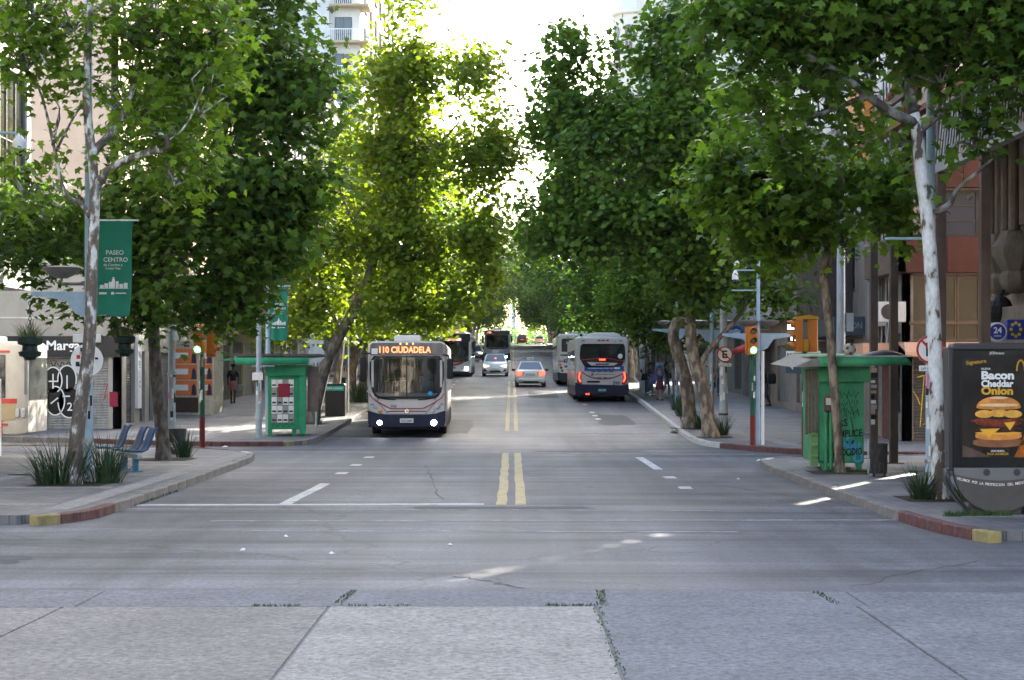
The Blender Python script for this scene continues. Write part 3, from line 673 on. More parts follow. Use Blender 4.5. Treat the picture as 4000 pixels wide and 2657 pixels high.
# ---- right corner building: copper panels, tall bronze windows, peach awning
RY = 50.5
M_cop = mat('copper_red_panel', (.075, .022, .014), .6, .2, 1.6, bump=.1, bscale=8, dirt=.4, dirtcol=(.1, .06, .05)); M_brz = mat('bronze_frame', (.12, .09, .065), .45, .2, metal=.4)
t = thing('corner_office', 'corner building with copper red panels, tall bronze windows and a peach awning', 'building', (RX, RY, 0))
mb = MB(); mb.box(.3, 4.70, .3, 35, 0, 10.8)  # depth cut short so a streak of sun slips past onto the asphalt
skin(mb, (0, 0), (1, 0), 4.70, 0, 10.8, [(.15, 2.55, [(.25, 2.6)]), (3.05, 4.98, [(.2, 3.6)]), (6.1, 7.45, [(1.0, 3.4)])], .28)
skin(mb, (0, 35), (0, -1), 35, 0, 10.8, [(.95, 3.3, [(1, 4.5), (6, 9), (11, 14.5), (16, 19), (21, 24.5), (26, 29), (31, 34.6)])] + [(4.9 + 3.2 * k, 6.5 + 3.2 * k, [(2 + 4 * i, 3.8 + 4 * i) for i in range(8)]) for k in range(2)], .28)
mb.build('wall', mat('stained_concrete', (.235, .2, .175), .9, .2, .8, bump=.15, bscale=10, dirt=.7, dirtcol=(.09, .075, .065)), t)
mb = MB(); mb.box(.3, 4.70, .3, 35, 10.8, 33); skin(mb, (0, 0), (1, 0), 4.70, 10.8, 33, [(11.3 + 3.2 * k, 12.9 + 3.2 * k, [(1.2, 3.2)]) for k in range(6)], .28)
skin(mb, (0, 35), (0, -1), 35, 10.8, 33, [(11.3 + 3.2 * k, 12.9 + 3.2 * k, [(2 + 4 * i, 3.8 + 4 * i) for i in range(8)]) for k in range(6)], .28); mb.build('upper_wall', mat('cream_render', (.66, .61, .52), .85, .08, .6, dirt=.2, dirtcol=(.45, .41, .35)), t)
for i, (x0, x1) in enumerate(((-.3, 1.15), (1.16, 2.6), (2.61, 4.1))):
    MB().box(x0, x1, -.45, -.02, 5.02, 6.06).build('panel', M_cop, t, bevel=.012); MB().box(x0 + .5, x1 + .5, -.3, -.02, 7.5, 9.2).build('panel', M_cop, t, bevel=.012)
MB().box(-.45, -.02, -.45, 3.4, 5.02, 6.06).build('panel', mat('weathered_copper_panel', (.17, .105, .075), .7, .25, 1.6, dirt=.5), t, bevel=.012)
for i in range(5): window(t, (.54 + i * .68, .12, 3.6), .66, 1.36, 0, 1, 1, M_brz, M_glassbr, bar=.05); window(t, (.54 + i * .68, .12, 3.07), .66, .52, 0, 1, 1, M_brz, M_glassbr, bar=.05)
for i in range(2): window(t, (1.62 + i * 1.16, .12, 6.12), 1.15, 1.32, 0, 1, 3, M_frame_d, M_glassdk, bar=.07)
shutter(t, (1.45, .14, .15), 2.3, 2.4, 0, M_slatd)
# awning
mb = MB(); mb.prism([(-.02, 2.6), (-1.1, 2.6), (-1.1, 2.72), (-.9, 3.0), (-.02, 3.02)], -.2, 4.5, 'x')
mb.add([(-.2, -1.1, 2.6), (-.2, -1.1, 2.72), (-.2, -.02, 3.02), (-.2, -.02, 2.6), (-1.1, -.3, 2.6), (-1.1, .6, 2.6), (-1.1, .6, 3.0), (-1.1, -.3, 3.0)], [(0, 1, 2, 3)])
mb.build('awning', mat('peach_awning', (.62, .36, .24), .7, .08, dirt=.2, dirtcol=(.35, .2, .15)), t)
MB().box(-1.15, -.02, .2, 2.4, 2.55, 3.0).build('awning', MATS['peach_awning'], t)
# graffiti
mb = MB(); gy_ = .1
mb.poly([(.75, gy_, .7), (1.75, gy_, .7), (1.8, gy_, 2.05), (.8, gy_, 2.0)]); mb.build('graffiti', M_gb, t)
mb = MB(); gy_ = .09
for pl in ([(.42, 2.0), (.6, 2.05), (1.85, 2.06)], [(.62, 2.05), (.55, 1.2), (.5, .55), (.75, .75), (1.3, .8)], [(.3, 1.6), (.42, 1.4), (.5, 1.2)], [(1.2, 1.35), (1.3, 1.55), (1.5, 1.6)]): ribbon(mb, [(x, gy_, z) for x, z in pl], .03)
text(mb, 'PLEF', (1.15, gy_, 1.02), (1, .0, 0), (0, 0, 1), width=.55, height=.18); mb.build('graffiti', M_gy, t)
# flank: shop fronts with shutters, signs, ribbed boxes, air conditioners
for i, (a, b_) in enumerate(((1, 4.5), (6, 9), (11, 14.5), (16, 19), (21, 24.5), (26, 29), (31, 34.6))):
    y = 35 - (a + b_) / 2
    shutter(t, (.14, y, .95 - .0 if y > 15 else .35), b_ - a, 2.4, R(-90), [M_slat, M_slatd, M_slat][i % 3])
M_rib = mat('dark_ribbed_cladding', (.075, .055, .045), .8, .3, 2, dirt=.5)
for k, (y0, y1, z0, z1, dd, q) in enumerate(((7.5, 13.5, 4.0, 6.6, .9, M_rib), (13.6, 20, 4.3, 6.4, .8, mat('grey_ribbed_cladding', (.2, .185, .17), .8, .25, 2, dirt=.6)), (20.4, 29, 4.4, 7.0, .7, mat('pale_ribbed_cladding', (.34, .32, .3), .8, .2, 2, dirt=.5)))):
    n = int((y1 - y0) / .3)
    MB().box(-dd + .04, -.01, y0, y1, z0, z1).build('oriel', q, t)
    for i in range(n): o = MB().box(-dd, -dd + .035, y0 + i * .3 + .02, y0 + i * .3 + .26, z0, z1).build('cladding_plank', q, t)
    for i in range(3): MB().box(-dd + .05 + i * .25, -dd + .26 + i * .25, y0 - .03, y0 - .002, z0, z1).build('cladding_plank', q, t)
MB().box(-1.0, -.02, 5.5, 13.5, 3.35, 3.95).build('sign_band', mat('slate_sign', (.06, .075, .09), .5), t)
mb = MB(); text(mb, 'CARON', (-.5, 5.49, 3.66), (1, 0, 0), (0, 0, 1), width=.8, height=.2); mb.build('lettering', mat('dim_lettering', (.25, .27, .3), .6), t)
mb = MB(); mb.box(-1.15, -.6, 14.0, 14.1, 3.3, 3.6); sg = mb.build('lightbox', M_dark, t)
mb = MB(); text(mb, 'Tat', (-.88, 13.985, 3.45), (1, 0, 0), (0, 0, 1), width=.45, height=.22, bold=.03); mb.build('lettering', lamp_mat('lit_white_sign', (1, 1, 1), 1.6), sg)
for i in range(2): MB().box(-1.15, -.6, 14.0, 14.05, 3.75 + i * .12, 3.81 + i * .12).build('neon_tube', lamp_mat('lit_tube', (1, 1, .95), 1.2), t)
M_ac = mat('air_conditioner_white', (.52, .52, .5), .6, .08, dirt=.3)
def ac_unit(par, loc, rz, s=1.0):
    o = MB().box(-.42 * s, .42 * s, -.32 * s, 0, 0, .62 * s).build('air_conditioner', M_ac, par, bevel=.02); o.location = loc; o.rotation_euler = (0, 0, rz)
    MB().lathe([(.24 * s, -.335 * s), (.24 * s, -.322 * s)], 18, (-.1 * s, 0, .31 * s), 'y').build('fan_grille', M_dark, o); return o
ac_unit(t, (-.02, 2.6, 3.55), R(-90)); ac_unit(t, (-.02, 2.4, 6.6), R(-90), 1.1); ac_unit(t, (-.02, 5.2, 7.2), R(-90)); ac_unit(t, (-.4, -.02, 3.6), 0, .95)
for i in range(7):
    r_ = random.Random(i); y = 1.2 + i * .22
    MB().tube([(-.06 - r_.random() * .05, y + r_.uniform(-.1, .1), z) for z in (3.0, 4.2, 5.4, 6.8, 8.5, 11)], .022, 5).build('cable', M_black if i % 2 else M_frame_l, t)
MB().box(-.12, -.02, 3.2, 4.6, 3.2, 5.0).build('panel', mat('grey_green_render', (.26, .27, .25), .8, .15, dirt=.4), t)
MB().box(-.3, -.02, 4.2, 7, 8.2, 11.4).build('panel', mat('orange_panel', (.6, .2, .03), .6, .1), t)
MB().box(-.3, -.02, 7.02, 7.6, 8.0, 11.6).build('panel', M_white, t)
for k in range(8):
    for i in range(8): window(t, (.12, 35 - (2.9 + 4 * i), 4.9 + 3.2 * k), 1.8, 1.6, R(-90), 3, 1, M_frame_d)
for k in range(6): window(t, (2.2, .12, 11.3 + 3.2 * k), 2, 1.6, 0, 3, 1, M_frame_d)
# wooden door beside the awning
MB().box(-.16, -.02, .9, 2.1, .15, 2.5).build('door', mat('worn_red_wood', (.13, .05, .04), .7, .35, 5, dirt=.5), t)
for k in range(5): MB().box(-.19, -.162, .95 + k * .23, 1.15 + k * .23, .2, 2.45).build('plank', MATS['worn_red_wood'], t)

block('town_building', 'beige and red brick shop building behind the woman in teal', 1, 86, 104, 15, 14, 'beige', 3, 5, balc=.3)
block('town_building', 'low grey single storey shop on the far right corner', 1, 119.5, 138, 7, 14, 'grey', 1, 5)  # made this low so sunlight reaches the stripe across the avenue
block('town_building', 'brown seven storey block in the middle of the right side', 1, 138.4, 170, 20, 14, 'brown', 5, 8, balc=.4)
block('town_building', 'white apartment block beyond the dark brown block on the right', 1, 170.4, 200, 24, 14, 'white', 6, 7, balc=.4)
block('town_building', 'peach building far up the right side of the avenue', 1, 248, 300, 22, 14, 'peach', 6, 9, balc=.4)
# ---- right tower with turret
zt = g(204) + SW
M_cream = mat('cream_stone', (.6, .56, .46), .8, .08, .5, dirt=.2, dirtcol=(.4, .37, .3))
t = thing('ornate_tower', 'cream ornate tower with an octagonal turret above the right trees', 'building', (RX + .2, 204, zt))
MB().box(3.2, 26, 0.2, 36, 0, 52).build('wall', M_cream, t)
mb = MB(); mb.lathe([(2.9, 30), (2.9, 34), (3.3, 34.2), (3.3, 34.7), (2.6, 34.8), (2.6, 40), (3.0, 40.2), (3.0, 40.7), (2.4, 41.5), (1.2, 44.5), (.2, 46)], 8, (3.1, 2.6, 0)); mb.build('turret', M_cream, t, smooth=20)
MB().box(.4, 3.2, 1.2, 36, 0, 34).build('wing', M_cream, t)
for k in range(11):
    for x in (7.5, 11, 14.5): window(t, (x, .19, 4 + 4 * k), 1.6, 2.2, 0, 2, 2, M_frame_d)
    if k < 8:
        for y in (6, 11, 16, 21, 26, 31): window(t, (.39, y, 3 + 4 * k), 1.6, 2.2, R(-90), 2, 2, M_frame_d)
    bo = MB().box(5.2, 6.4, -1.0, .2, 3 + 4 * k, 3.2 + 4 * k).build('balcony', M_cream, t); MB().box(5.2, 6.4, -1.0, -.92, 3.2 + 4 * k, 4.1 + 4 * k).build('parapet', M_cream, bo)
for a in (-112.5, -67.5, -157.5):
    w = R(a); c = Vector((3.1 + 2.43 * math.cos(w), 2.6 + 2.43 * math.sin(w), 35.6)); o = window(t, c, 1.0, 2.6, w + R(90), 2, 2, M_frame_l)
    MB().prism([(-.6, 2.6), (.6, 2.6)] + [(.6 * math.cos(R(q)), 2.6 + .6 * math.sin(R(q))) for q in range(20, 161, 20)], -.1, -.02).build('arch_pane', M_glass, o)
# ---- obelisk closing the avenue
t = thing('obelisk', 'pale grey obelisk standing far away at the end of the avenue', 'monument', (.9, 900, g(900)))
MB().loft([[(-s, -s, z), (s, -s, z), (s, s, z), (-s, s, z)] for s, z in ((4, 0), (4, 3), (1.25, 3.01), (.75, 42), (.02, 43.5))]).build('shaft', mat('obelisk_granite', (.36, .36, .36), .8, .1, .3), t, smooth=0)
# ---- closing buildings at the far end and behind the viewer
for i, (x0, x1, y, h, col, lab) in enumerate(((-60, -16, 420, 26, 'pale', 'pale building at the far end left of the obelisk'), (18, 60, 430, 24, 'cream', 'cream building at the far end right of the obelisk'))):
    t = thing('distant_building', lab, 'building', ((x0 + x1) / 2, y, g(y))); w = (x1 - x0) / 2
    MB().box(-w, w, .2, 16, 0, h).build('wall', plaster(col), t)
    for k in range(6):
        for x in np.linspace(-w + 3, w - 3, 9): window(t, (x, .19, 3 + 3.6 * k), 1.8, 2, 0, 2, 1)
for i, (x0, x1, y0, y1, h, col, lab) in enumerate(((-40, -13, -90, -2, 22, 'cream', 'cream block standing behind the viewer on the left'), (13, 40, -90, 2, 18, 'white', 'white block standing behind the viewer on the right'), (-14, 5, -80, -62, 21, 'cream', 'cream block standing across the square behind the viewer'))):  # last block is unseen, set there to mirror in the bus windscreen
    t = thing('town_building', lab, 'building', ((x0 + x1) / 2, (y0 + y1) / 2, 0)); w = (x1 - x0) / 2; d_ = (y1 - y0) / 2
    MB().box(-w, w, -d_, d_, 0, h).build('wall', plaster(col), t)
    for k in range(5):
        for x in np.linspace(-w + 2, w - 2, 7): window(t, (x, d_ + .01, 3 + 3.6 * k), 1.6, 2, R(180), 2, 1, M_frame_d)

# ---- air: thin even haze over the whole avenue
_hz = MB().box(-70, 70, -175, 960, -1.5, 78).build('haze', None, smooth=0, kind='stuff'); _hz.data.materials.clear()
_hm = bpy.data.materials.new('haze_air'); _hm.use_nodes = True; _n, _l = nodes_of(_hm); _n.remove(_n['Principled BSDF'])
_v = _n.new('ShaderNodeVolumePrincipled'); _v.inputs['Color'].default_value = (.86, .9, .95, 1); _v.inputs['Density'].default_value = .0001; _v.inputs['Anisotropy'].default_value = .2
_l.new(_v.outputs[0], _n['Material Output'].inputs['Volume']); _hz.data.materials.append(_hm)

# ================================================================ TREES
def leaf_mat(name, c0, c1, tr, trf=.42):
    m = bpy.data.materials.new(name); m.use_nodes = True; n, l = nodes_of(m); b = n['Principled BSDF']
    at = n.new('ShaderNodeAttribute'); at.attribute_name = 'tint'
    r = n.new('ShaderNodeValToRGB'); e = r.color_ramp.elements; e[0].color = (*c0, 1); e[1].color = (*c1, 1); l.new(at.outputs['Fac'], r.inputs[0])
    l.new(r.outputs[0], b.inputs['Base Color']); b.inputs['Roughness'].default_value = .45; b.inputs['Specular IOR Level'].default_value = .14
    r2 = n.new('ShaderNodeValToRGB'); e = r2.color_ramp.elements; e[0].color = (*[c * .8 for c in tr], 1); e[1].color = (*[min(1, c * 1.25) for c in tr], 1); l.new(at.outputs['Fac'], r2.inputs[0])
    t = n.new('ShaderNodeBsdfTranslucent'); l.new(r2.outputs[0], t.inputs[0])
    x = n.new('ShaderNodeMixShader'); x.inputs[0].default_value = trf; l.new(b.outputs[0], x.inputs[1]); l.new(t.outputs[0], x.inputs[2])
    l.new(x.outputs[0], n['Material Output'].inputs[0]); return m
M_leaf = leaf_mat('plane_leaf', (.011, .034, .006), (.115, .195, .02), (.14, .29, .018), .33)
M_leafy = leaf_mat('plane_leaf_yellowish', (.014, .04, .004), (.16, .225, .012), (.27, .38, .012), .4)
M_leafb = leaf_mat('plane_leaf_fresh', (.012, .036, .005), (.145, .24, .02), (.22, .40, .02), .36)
def bark_mat(name, a, b_, c_, scale=5, lo=.42, hi=.5, base=0.0):
    m = bpy.data.materials.new(name); m.use_nodes = True; n, l = nodes_of(m); b = n['Principled BSDF']; tc = n.new('ShaderNodeTexCoord')
    mp = n.new('ShaderNodeMapping'); mp.inputs['Scale'].default_value = (1, 1, .45); l.new(tc.outputs['Object'], mp.inputs[0])
    q = n.new('ShaderNodeTexNoise'); q.inputs['Scale'].default_value = scale; q.inputs['Detail'].default_value = 4; l.new(mp.outputs[0], q.inputs['Vector'])
    r = n.new('ShaderNodeValToRGB'); r.color_ramp.interpolation = 'LINEAR'; e = r.color_ramp.elements; e[0].position = lo; e[0].color = (*a, 1); e[1].position = hi; e[1].color = (*b_, 1)
    k = e.new(hi + .1); k.color = (*c_, 1)
    sp = n.new('ShaderNodeSeparateXYZ'); l.new(tc.outputs['Object'], sp.inputs[0]); zr = n.new('ShaderNodeMapRange'); zr.inputs[1].default_value = .3; zr.inputs[2].default_value = 3.2; zr.inputs[3].default_value = -base; zr.inputs[4].default_value = 0; l.new(sp.outputs[2], zr.inputs[0])
    sm = n.new('ShaderNodeMath'); l.new(q.outputs[0], sm.inputs[0]); l.new(zr.outputs[0], sm.inputs[1]); l.new(sm.outputs[0], r.inputs[0])
    q2 = n.new('ShaderNodeTexNoise'); q2.inputs['Scale'].default_value = 30; q2.inputs['Detail'].default_value = 4; l.new(mp.outputs[0], q2.inputs['Vector'])
    x = n.new('ShaderNodeMix'); x.data_type = 'RGBA'; x.blend_type = 'MULTIPLY'; x.inputs[0].default_value = .7; l.new(r.outputs[0], x.inputs[6])
    rr = n.new('ShaderNodeMapRange'); rr.inputs[1].default_value = .3; rr.inputs[2].default_value = .7; rr.inputs[3].default_value = .72; rr.inputs[4].default_value = 1.15; l.new(q2.outputs[0], rr.inputs[0]); l.new(rr.outputs[0], x.inputs[7])
    l.new(x.outputs[2], b.inputs['Base Color']); b.inputs['Roughness'].default_value = .85
    bp = n.new('ShaderNodeBump'); bp.inputs['Strength'].default_value = .5; bp.inputs['Distance'].default_value = .02; l.new(q2.outputs[0], bp.inputs['Height']); l.new(bp.outputs[0], b.inputs['Normal']); return m
M_barkw = bark_mat('mottled_white_bark', (.12, .10, .08), (.17, .145, .12), (.62, .64, .62), 7.5, .43, .50, .06)
M_barkp = bark_mat('pale_peeling_bark', (.09, .07, .055), (.46, .46, .44), (.60, .62, .62), 6.5, .36, .41, .14)
M_barkd = bark_mat('dark_brown_bark', (.05, .04, .032), (.09, .075, .06), (.14, .12, .1), 9)
M_barkm = bark_mat('brown_flaking_bark', (.10, .075, .055), (.17, .135, .10), (.3, .24, .17), 7)

M_soil = mat('dark_soil', (.045, .034, .025), .95, .5, 6, bump=.8, bscale=20)
M_barkl = bark_mat('grey_limb_bark', (.07, .06, .05), (.16, .145, .125), (.26, .25, .23), 6)
SH_FULL = [(0, 0), (.2, -.06), (.46, .0), (.30, .2), (.58, .5), (.26, .5), (.16, .68), (0, 1), (-.16, .68), (-.26, .5), (-.58, .5), (-.30, .2), (-.46, 0), (-.2, -.06)]
SH_MID = [(0, 0), (.44, .1), (.26, .32), (.46, .55), (0, 1), (-.46, .55), (-.26, .32), (-.44, .1)]
SH_LOW = [(0, 0), (.46, .35), (0, 1), (-.46, .35)]
def leaves(name, pos, nrm, tip, size, tint, shape, m, parent):
    N = len(pos); K = len(shape); sh = np.array(shape)
    nrm = nrm / np.linalg.norm(nrm, axis=1, keepdims=True); tip = tip - nrm * (tip * nrm).sum(1, keepdims=True); tip /= np.linalg.norm(tip, axis=1, keepdims=True) + 1e-9
    sd = np.cross(nrm, tip)
    v = (pos[:, None, :] + size[:, None, None] * (sd[:, None, :] * sh[None, :, 0, None] + tip[:, None, :] * sh[None, :, 1, None] - nrm[:, None, :] * (np.abs(sh[None, :, 0, None]) * .35 + .18 * sh[None, :, 1, None] ** 2))).reshape(-1, 3)
    me = bpy.data.meshes.new(name); me.vertices.add(N * K); me.vertices.foreach_set('co', v.astype('f').ravel())
    me.loops.add(N * K); me.loops.foreach_set('vertex_index', np.arange(N * K, dtype='i'))
    me.polygons.add(N); me.polygons.foreach_set('loop_start', np.arange(0, N * K, K, dtype='i')); me.polygons.foreach_set('loop_total', np.full(N, K, dtype='i'))
    me.update(calc_edges=True); at = me.attributes.new('tint', 'FLOAT', 'FACE'); at.data.foreach_set('value', tint.astype('f')); me.materials.append(m)
    return link(name, me, parent)
def n3(p, s):
    a = np.sin(p[:, 0] * 1.9 + s) + np.sin(p[:, 1] * 1.7 + 1.3 * s) + np.sin(p[:, 2] * 2.1 + 2.1 * s)
    b = np.sin(p[:, 0] * 4.1 + p[:, 2] * 2.2 + s) + np.sin(p[:, 1] * 3.7 - p[:, 0] * 1.9 + s * .7) + np.sin(p[:, 2] * 4.4 + p[:, 1] * 1.8)
    return (a + .8 * b) / 5.4
def crown(parent, lobes, n, size, seed, shape, m, per=16, spread=.34, gap=-.28, hollow=.42, twig=None, bark=None):
    """lobes: (x,y,z,rx,ry,rz) relative to the tree's foot"""
    rg = np.random.default_rng(seed); lb = np.array(lobes, float); vol = (lb[:, 3] * lb[:, 4] * lb[:, 5]) ** .72; nc = max(8, n // per)
    cc = []; tot = 0
    while tot < nc:
        k = rg.choice(len(lb), nc, p=vol / vol.sum()); d = rg.normal(size=(nc, 3)); d /= np.linalg.norm(d, axis=1, keepdims=True)
        p = lb[k, :3] + d * lb[k, 3:] * (rg.random((nc, 1)) ** hollow) * (1 + .32 * rg.random((nc, 1)) ** 4); keep = n3(p, seed) > gap + rg.normal(0, .12, nc); cc.append(np.c_[p[keep], k[keep]]); tot += keep.sum()
    cc = np.concatenate(cc)[:nc]; k = cc[:, 3].astype(int); c = cc[:, :3]
    out = (c - lb[k, :3]) / lb[k, 3:]
    q = np.repeat(np.arange(nc), per); N = len(q)
    pos = c[q] + rg.normal(size=(N, 3)) * np.array([1, 1, .75]) * spread
    o = out[q] * .8 + rg.normal(size=(N, 3)) * .35
    nrm = np.c_[o[:, 0] * .6, o[:, 1] * .6, np.abs(o[:, 2]) * .5 + .85] + rg.normal(size=(N, 3)) * .42
    tip = np.c_[o[:, 0], o[:, 1], -.45 + .2 * o[:, 2]] + rg.normal(size=(N, 3)) * .4
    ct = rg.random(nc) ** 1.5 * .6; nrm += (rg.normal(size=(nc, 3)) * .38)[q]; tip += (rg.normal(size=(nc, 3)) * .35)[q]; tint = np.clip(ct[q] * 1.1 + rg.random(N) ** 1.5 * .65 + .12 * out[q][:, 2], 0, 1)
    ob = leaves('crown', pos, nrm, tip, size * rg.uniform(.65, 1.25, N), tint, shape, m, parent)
    if twig:
        mb = MB(); pick = rg.choice(nc, min(nc, twig), replace=False); rr = random.Random(seed)
        for i in pick:
            p = Vector(c[i]); hub = Vector(lb[k[i], :3]) - Vector((0, 0, lb[k[i], 5] * .5)); mid = hub.lerp(p, .55) + Vector((rr.uniform(-.2, .2), rr.uniform(-.2, .2), rr.uniform(.0, .3)))
            mb.tube([hub, mid, p], [.022, .014, .006], 4, False)
        mb.build('twigs', bark, parent, kind='stuff')
    return ob
def limb_path(pts, r0, r1, n=9):
    """smooth a polyline"""
    P = [Vector(p) for p in pts]; out = []
    for i in range(len(P) - 1):
        p0 = P[max(i - 1, 0)]; p1 = P[i]; p2 = P[i + 1]; p3 = P[min(i + 2, len(P) - 1)]
        for k in range(4):
            t = k / 4; out.append(.5 * ((2 * p1) + (-p0 + p2) * t + (2 * p0 - 5 * p1 + 4 * p2 - p3) * t * t + (-p0 + 3 * p1 - 3 * p2 + p3) * t ** 3))
    out.append(P[-1]); m = len(out)
    return out, [r0 + (r1 - r0) * (i / (m - 1)) ** .85 for i in range(m)]
def tree(label, base, trunk, limbs, lobes, n, size, seed, shape, m, bark, r=(.18, .1), per=16, spread=.34, gap=-.28, twig=150, depth=None, hollow=.42, lbark=None, group='plane trees along the avenue'):
    """trunk: [(px,py)..] as seen, limbs: [(r0,r1,[(px,py,dd)..])], lobes [(px,py,dd,rpx[,rpz])]; all turned into metres at their own distance"""
    d = base[2]; b = W(*base); b.z = g(d) + SW
    t = thing('plane_tree', label, 'tree', b, 0, group); s = d / FPX
    def rel(px, py, dd=0): return W(px, py, d + dd) - b
    pts = [Vector((0, 0, -.1))] + [rel(*p) for p in trunk]
    path, rad = limb_path(pts, *r); rad[0] *= 1.5; rad[1] *= 1.22
    MB().tube(path, rad, 12).build('trunk', bark, t, smooth=60)
    rr_ = random.Random(seed); pit = MB(); pit.poly([(x * .62 + rr_.uniform(-.04, .04), y * .62 + rr_.uniform(-.04, .04), .007) for x, y in ((-1, -1), (0, -1.05), (1, -1), (1.05, 0), (1, 1), (0, 1.03), (-1, 1), (-1.03, 0))]); pit.build('soil_pit', M_soil, t)
    for r0, r1, L in limbs:
        path, rad = limb_path([rel(*p) for p in L], r0, r1); MB().tube(path, rad, 8).build('limb', lbark or bark, t, smooth=60)
    lb = []
    for q in lobes:
        px, py, dd, rp = q[:4]; rz = q[4] if len(q) > 4 else rp; c = rel(px, py, dd); ss = (d + dd) / FPX; lb.append((c.x, c.y, c.z, rp * ss, (depth or rp * ss), rz * ss))
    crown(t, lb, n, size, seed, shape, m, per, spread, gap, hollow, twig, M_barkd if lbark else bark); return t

# near left, thin crown, mottled trunk
tree('mottled white plane tree leaning over the flax clump on the near left', (165, 1120, 30.9), [(180, 980), (205, 800), (213, 600), (218, 430), (200, 230), (206, 60), (215, -160)],
     [(.085, .035, [(222, 430, 0), (260, 385, -.3), (330, 355, -.6), (384, 342, -.8), (382, 318, -.9), (368, 308, -1)]), (.085, .03, [(214, 350, 0), (262, 300, .3), (300, 225, .5), (320, 130, .7), (350, 0, .8)]),
      (.05, .02, [(208, 500, 0), (188, 470, .2), (150, 445, .4), (125, 340, .6), (102, 240, .8), (80, 180, 1)]), (.03, .012, [(128, 350, .6), (170, 270, .3), (195, 235, 0)]), (.03, .01, [(330, 355, -.6), (420, 300, -1), (470, 200, -1.2)])],
     [(60, 120, 0, 110, 90), (170, 30, .5, 150, 80), (320, 60, 0, 150, 90), (440, 130, .5, 120, 100), (300, 230, 1, 150, 90), (120, 290, .5, 100, 90), (60, 420, 1, 80, 70), (400, 290, -.5, 110, 80), (460, 220, 0, 100, 90), (400, 400, -.5, 90, 60), (500, 60, .5, 100, 80), (80, 0, 0, 110, 80), (250, -90, .5, 220, 80), (440, -60, .5, 120, 80), (250, 340, .8, 80, 70), (520, 330, .3, 60, 70)],
     5400, .165, 11, SH_FULL, M_leafb, M_barkw, (.15, .05), per=11, spread=.30, gap=.0, twig=260, hollow=.6)
tree('dark trunked plane tree with a wide dense crown behind the blue seats', (378, 1062, 39.8), [(372, 980), (362, 880), (355, 780), (358, 700), (375, 600), (400, 450), (430, 250)],
     [(.1, .04, [(358, 700, 0), (310, 600, .2), (250, 520, .4), (180, 450, .6)]), (.1, .04, [(365, 650, 0), (440, 580, .2), (560, 500, -.3), (640, 400, -.6)]), (.07, .03, [(362, 690, 0), (460, 650, -.4), (560, 620, -.8)]), (.08, .03, [(385, 550, 0), (480, 400, .5), (560, 200, 1)])],
     [(250, 520, .5, 110, 80), (130, 530, 1, 110, 70), (30, 570, 1, 80, 60), (270, 650, .3, 100, 55), (110, 640, .6, 100, 60), (600, 120, 0, 130), (680, 60, 1, 90, 120), (660, 260, 0, 130), (730, 220, .5, 75, 90), (520, 300, 0, 150), (760, 350, 0, 70, 70), (640, 430, -.5, 130, 100), (500, 480, -.5, 150), (360, 480, .5, 150), (330, 600, 0, 130, 90), (210, 600, .5, 130, 90), (90, 590, .5, 110, 70), (60, 660, .5, 75, 45), (180, 690, .3, 110, 40), (480, 610, -1, 120, 90), (590, 580, -.8, 100, 80), (650, 560, -.5, 70, 70), (420, 690, -1, 110, 70), (520, 710, -1, 80, 50), (560, 650, -.8, 90, 60), (300, 715, -.5, 60, 40), (480, 150, 1, 140), (400, 300, 1.5, 140), (600, -40, 0, 150, 100), (450, -80, 1, 150, 100), (730, -20, .5, 60, 80), (740, 110, .5, 50, 50), (80, 500, 2, 110, 80), (680, 470, -.5, 80, 60)],
     23000, .2, 22, SH_FULL, M_leaf, M_barkd, (.17, .1), per=15, spread=.3, gap=-.03, twig=260)
# left, leaning, yellowish
tree('leaning plane tree with a tall yellow green crown beside the left kiosk', (716, 985, 61.5), [(735, 900), (752, 840), (785, 770), (805, 735), (850, 640), (880, 500), (910, 320), (940, 150)],
     [(.1, .04, [(785, 770, 0), (770, 730, .3), (745, 690, .6), (730, 600, 1)]), (.11, .04, [(805, 735, 0), (870, 700, -.5), (940, 620, -1), (1010, 500, -1.5)]), (.1, .03, [(870, 560, 0), (960, 400, 0), (1060, 280, 0)]), (.08, .03, [(860, 600, 0), (800, 480, .5), (770, 400, .5)])],
     [(955, 60, 0, 60, 110), (990, 130, 0, 60, 60), (900, 190, 0, 95), (1060, 190, 0, 85), (1100, 130, 0, 45, 70), (970, 270, 0, 110), (1080, 310, 0, 100), (860, 320, 0, 110), (1150, 350, 0, 55, 60), (960, 410, 0, 140), (820, 440, 0, 110), (1090, 440, -.5, 95), (760, 530, 0, 80), (880, 540, -.5, 130), (1010, 560, -1, 120), (1100, 570, -1, 70, 80), (760, 640, .5, 80), (860, 660, -.5, 110, 90), (970, 670, -1.2, 110, 80), (1060, 660, -1.5, 80, 65), (720, 720, .5, 70, 45), (840, 740, .5, 70, 40), (1000, 730, -1.2, 70, 40), (690, 600, 1, 60, 80), (850, 220, 1, 60, 90)],
     30000, .2, 33, SH_MID, M_leafy, M_barkd, (.26, .13), per=16, spread=.34, gap=.06, twig=150)
tree('slender brown plane tree just behind the leaning one on the left', (762, 943, 70.5), [(775, 880), (790, 820), (802, 760), (815, 690), (830, 560)],
     [(.08, .03, [(802, 760, 0), (770, 690, .5), (740, 640, 1)])], [(760, 560, 1, 90), (830, 500, 1, 110), (880, 400, 2, 110), (700, 640, 1, 60), (800, 650, 1, 90), (660, 700, 1, 50), (730, 740, 1, 60, 40), (640, 760, 1, 50, 40), (900, 640, 1, 90)],
     10000, .19, 34, SH_MID, M_leafy, M_barkm, (.15, .09), per=15, spread=.45, twig=60)
